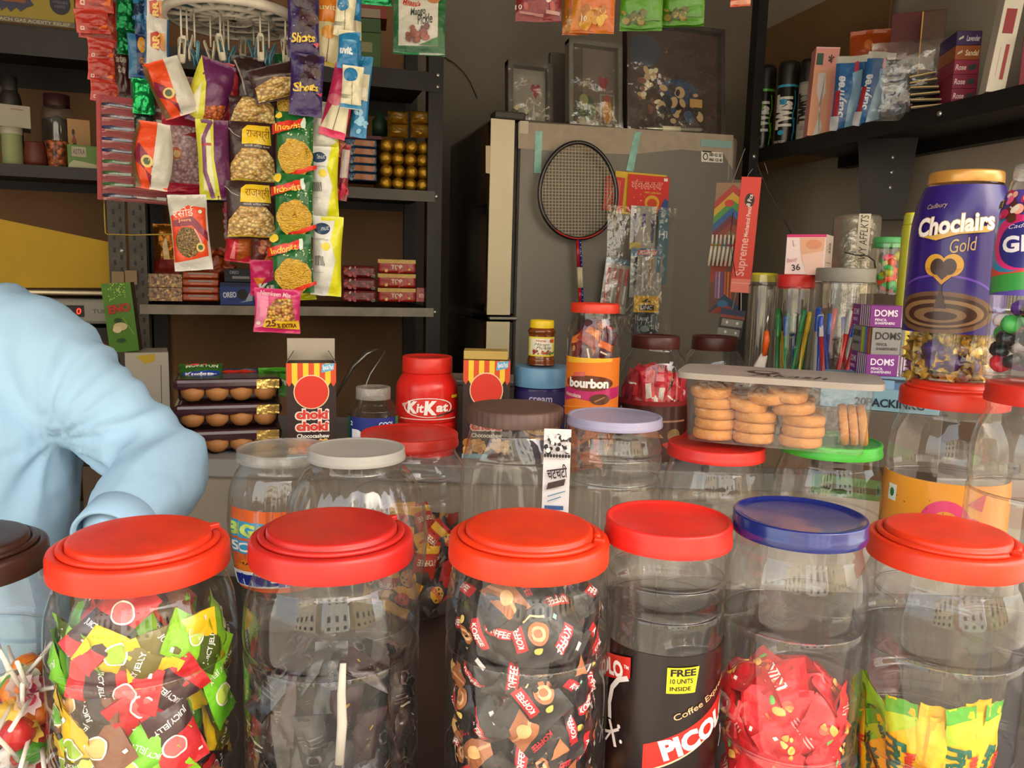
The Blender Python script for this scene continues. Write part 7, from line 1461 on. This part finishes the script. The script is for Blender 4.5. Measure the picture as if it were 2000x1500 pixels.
for k in range(3):
    y1 = 590-k*28; on_rack('noodle_packet', 738, y1-27, 812, y1, 2.03, .08, '#a82014', ('lowest', 'middle', 'top')[k]+' red and yellow noodle packet by the rack post', 'packet', 'red and yellow packets', kind='film', bev=.006, front=[('R', .0, .72, 1, 1, '#c89c20'), ('T', 'TOP', .35, .3, .65, .62, '#e0c8b0', 0, 0, .04), ('S', 8, .05, .1, .95, .4, .08, .14, ['#d8b040', '#c83c28'])])
on_rack('red_packet', 813, 562, 838, 590, 2.03, .06, '#a8241c', 'small red packet squeezed against the rack post', 'packet', kind='film', front=[('R', .2, .3, .8, .6, '#d89080')])
# rack behind the man -----------------------------------------------------------
ZA = zA_mid+.0004
yp_, = [None]
mb = MB(); p0 = PYp(-40, 56, 1.99); p1 = PYp(148, 56, 1.99); H_ = PYp(60, -60, 1.99).z-zA_top-.001; W_ = p1.x-p0.x
S = lambda u, v: (Vector((-W_/2+W_*u, -.0022, H_*v)), Vector((0, -1, 0)))
mb.box((0, 0, H_/2), (W_, .004, H_), card('#8c7818'))
paint(mb, [('R', 0, 0, 1, .10, '#5c5448'), ('T', 'STOMACH GAS ACIDITY RELIEF', .05, .02, .95, .08, '#a89c80'), ('E', .855, .42, .11, .20, '#1c1828'), ('T', 'NOW', .79, .50, .92, .56, '#5c5468'), ('T', 'AVAILABLE', .775, .42, .935, .47, '#5c5468'), ('T', 'HERE', .80, .34, .91, .39, '#5c5468'),
           ('P', [(.24, .18), (.30, .26), (.34, .18), (.40, .27), (.44, .2), (.5, .28), (.58, .34), (.52, .5), (.3, .5), (.22, .34)], '#2c2c48'), ('R', .26, .36, .5, .9, '#7c4424')], S, 1, 1, W_/H_, 'card', flat=True)
tag(mb.build('poster', None, ((p0.x+p1.x)/2, 1.985, zA_top+.001)), 'yellow poster with a dark round badge across the top shelf at the upper left', 'poster')
lathe_at('dark_jar', 18, 150, 205, 44, 2.2, zat(18, 322, 2.2), [(0, 0), (1, 0), (1, .72), (.9, .80), (.7, .84), (.7, 1), (0, 1)], [(0, 5, '#2c2824', 'jar_body'), (4, 7, '#3c3834', 'lid')], 'dark jar standing behind the white carton on the left shelf', 'jar')
lathe_at('green_jar', 22, 250, 322, 44, 2.03, ZA, [(0, 0), (.9, 0), (1, .03), (.95, .8), (1.02, .82), (1.02, 1), (0, 1)], [(0, 5, 'greenflower', 'jar_body') if 'greenflower' in MATS else (0, 5, '#8c9468', 'jar_body'), (4, 7, '#a8a08c', 'lid')], 'pale green jar at the left end of the shelf', 'jar')
on_rack('white_carton', -10, 205, 60, 248, 2.03, .07, '#9c9484', 'plain white carton standing on the pale green jar, left shelf', 'carton', front=[('R', .45, .78, .8, .84, '#8c6c5c'), ])
lathe_at('clay_pot', 68, 278, 322, 48, 2.04, ZA, [(0, 0), (.85, 0), (1, .2), (1, .55), (.85, .95), (.8, 1), (.7, .98), (.6, .9), (0, .9)], [(0, 9, '#5c2414', 'pot')], 'plain reddish clay pot on the left shelf', 'pot')
lathe_at('patterned_pot', 111, 277, 323, 46, 2.04, ZA, [(0, 0), (.75, 0), (.8, .05), (1, .9), (1.05, 1), (.95, 1), (.9, .9), (0, .85)], [(0, 8, 'floral', 'pot')], 'orange pot with a dark floral pattern beside the clay pot', 'pot', rf=None)
lathe_at('glass_jar', 110, 186, 285, 66, 2.14, ZA, [(0, 0), (.95, 0), (1, .05), (1, .75), (.92, .82), (.8, .85), (.8, 1), (0, 1)], [(0, 6, PETH, 'jar_body'), (5, 8, '#3c1418', 'lid')], 'dim clear jar with a maroon lid behind the pots on the left shelf', 'jar')
lathe_at('dark_contents', 110, 225, 285, 58, 2.14, ZA+.001, [(0, 0), (1, 0), (1, .9), (0, 1)], [(0, 4, 'darkmix', 'spices')], 'dark spice mixture filling the dim jar with a maroon lid', 'spice')
on_rack('portrait_carton', 132, 234, 176, 282, 2.09, .03, '#a8783c', 'small tan carton with a seated figure picture behind the green tray', 'carton', base=ZA, front=[('R', 0, .4, 1, 1, '#b08450'), ('P', [(.1, .4), (.45, .4), (.3, .62)], '#1c1814'), ('E', .25, .75, .07, .06, '#3c2418'), ('P', [(.15, .55), (.4, .55), (.28, .72)], '#8c3c24')])
on_rack('green_tray', 132, 284, 191, 325, 2.02, .08, '#5c7c34', 'light green tray with a pale name panel on the left shelf', 'tray', base=ZA, front=[('R', .14, .5, .62, .92, '#a89c88'), ('T', 'ASTRA', .18, .6, .58, .82, '#6c5458'), ('P', [(.0, 0), (1, 0), (1, .2), (.6, .28), (.2, .34), (.05, .2)], '#b0b088')])
# yellow sheet, scale and boxes behind the man
mb = MB(); ps = [PYp(x, y, 2.015) for x, y in ((-60, 415), (228, 476), (230, 556), (228, 562), (-60, 562))]
mb.poly([(p.x, p.z) for p in ps], .003, prin('yellow sheet', '#b08c10', rough=.7, vary=.12, vscale=5), Matrix.Translation((0, 2.015, 0))); tag(mb.build('yellow_sheet'), 'big slanted yellow sheet behind the man at the left', 'sheet')
ZS = zA_low+.0004; ps = PYp(150, 600, 2.06)
rsx = empty('weighing_scale', (ps.x, 2.12, ZS), 0, 'silver electronic weighing scale with a small red display behind the man', 'scale')
K2 = dep(PYp(150, 600, 2.0))/FPX
mb = MB(); mb.box((0, 0, .035), (.24, .20, .07-.012), prin('scale body grey', '#8c8880', rough=.4), .008); mb.build('housing', rsx)
mb = MB(); mb.box((0, 0, .078), (.26, .22, .010), prin('brushed pan', '#b8ac94', rough=.3, metal=.7), .003); mb.build('pan', rsx)
mb = MB(); mb.box((-.005, -.1015, .036), (.055, .003, .026), card('#14100e'), .001); dsp = mb.build('display', rsx)
mb = MB(); paint(mb, [('T', '0', .72, .2, .9, .8, prin('lit digit', '#e82c18', emit=2.0), 0, .1, .02)], lambda u, v: (Vector((-.032+.055*u, -.1032, .024+.024*v)), Vector((0, -1, 0))), 1, 1, 2.2, 'card', flat=True); mb.build('lit_digit', dsp)
mb = MB(); paint(mb, [('T', 'TULA', .1, .2, .9, .7, '#5c5850')], lambda u, v: (Vector((.035+.05*u, -.1005, .028+.018*v)), Vector((0, -1, 0))), 1, 1, 2.8, 'card', flat=True); mb.build('lettering', rsx)
for i, (x0, y0, x1, y1, lab) in enumerate(((218, 530, 243, 556, 'left small kraft card tab above the green carton'), (244, 528, 268, 556, 'right small kraft card tab above the green carton'))):
    on_rack('card_tab', x0, y0, x1, y1, 1.99, .004, '#8c7456', lab, 'card')
c = P(285, 700, 1.62)
WZ = P(290, 688, 1.60).z
box_at('white_carton', 246, 688, 331, 800, 1.60, .10, '#b8b0a0', 'white carton with a yellow patch, under the tall green carton', 'carton', base_z=T, front=[('P', [(.25, .95), (.7, .98), (.68, .86), (.45, .82)], '#c8a828'), ('L', [(.80, .0), (.82, .8)], .01, '#4c4840'), ('E', .3, .5, .02, .02, '#8c4c30')])
mb = MB(); mb.box((0, 0, T/2-.001), (.20, .16, T-.002), card('#5c4838'), .003); cc = P(289, 790, 1.64); o = mb.build('wooden_crate', None, (cc.x, cc.y, 0), -YAW); tag(o, 'tall brown crate under the white carton beside the rack', 'crate')
en = [('P', [(0, 0), (1, 0), (1, 1), (0, 1)], '#4c7c1c'), ('S', 50, .2, .75, .8, 1, .006, .012, ['#a8c84c']), ('T', 'ENO', .12, .57, .90, .70, '#a8281c', 6, .1, .06), ('T', 'ENO', .14, .58, .88, .69, '#d8a890', 6, .1, .01), ('T', 'ENO', .13, .578, .89, .693, '#b02c20', 6, .1, .02), ('E', .42, .46, .13, .035, '#1c3c18'), ('E', .48, .37, .24, .06, '#c8b888'), ('E', .36, .33, .15, .05, '#d8c898'), ('L', [(.6, .5), (.9, .25)], .01, '#8cac3c'), ('E', .45, .17, .15, .03, '#24481c')]
ce, we, he, re = rect(216, 556, 274, 690, 1.60)
o = carton('green_carton', we, .035, he, '#4c7c1c', loc=(ce.x+.0, ce.y, WZ+.0008), rz=re-.25, front=en, side=[('R', 0, 0, 1, 1, '#3c3424')]); o.rotation_euler = (0, math.radians(-5.0), re-.2)
tag(o, 'tall green medicine carton with red lettering leaning on the rack post', 'carton')
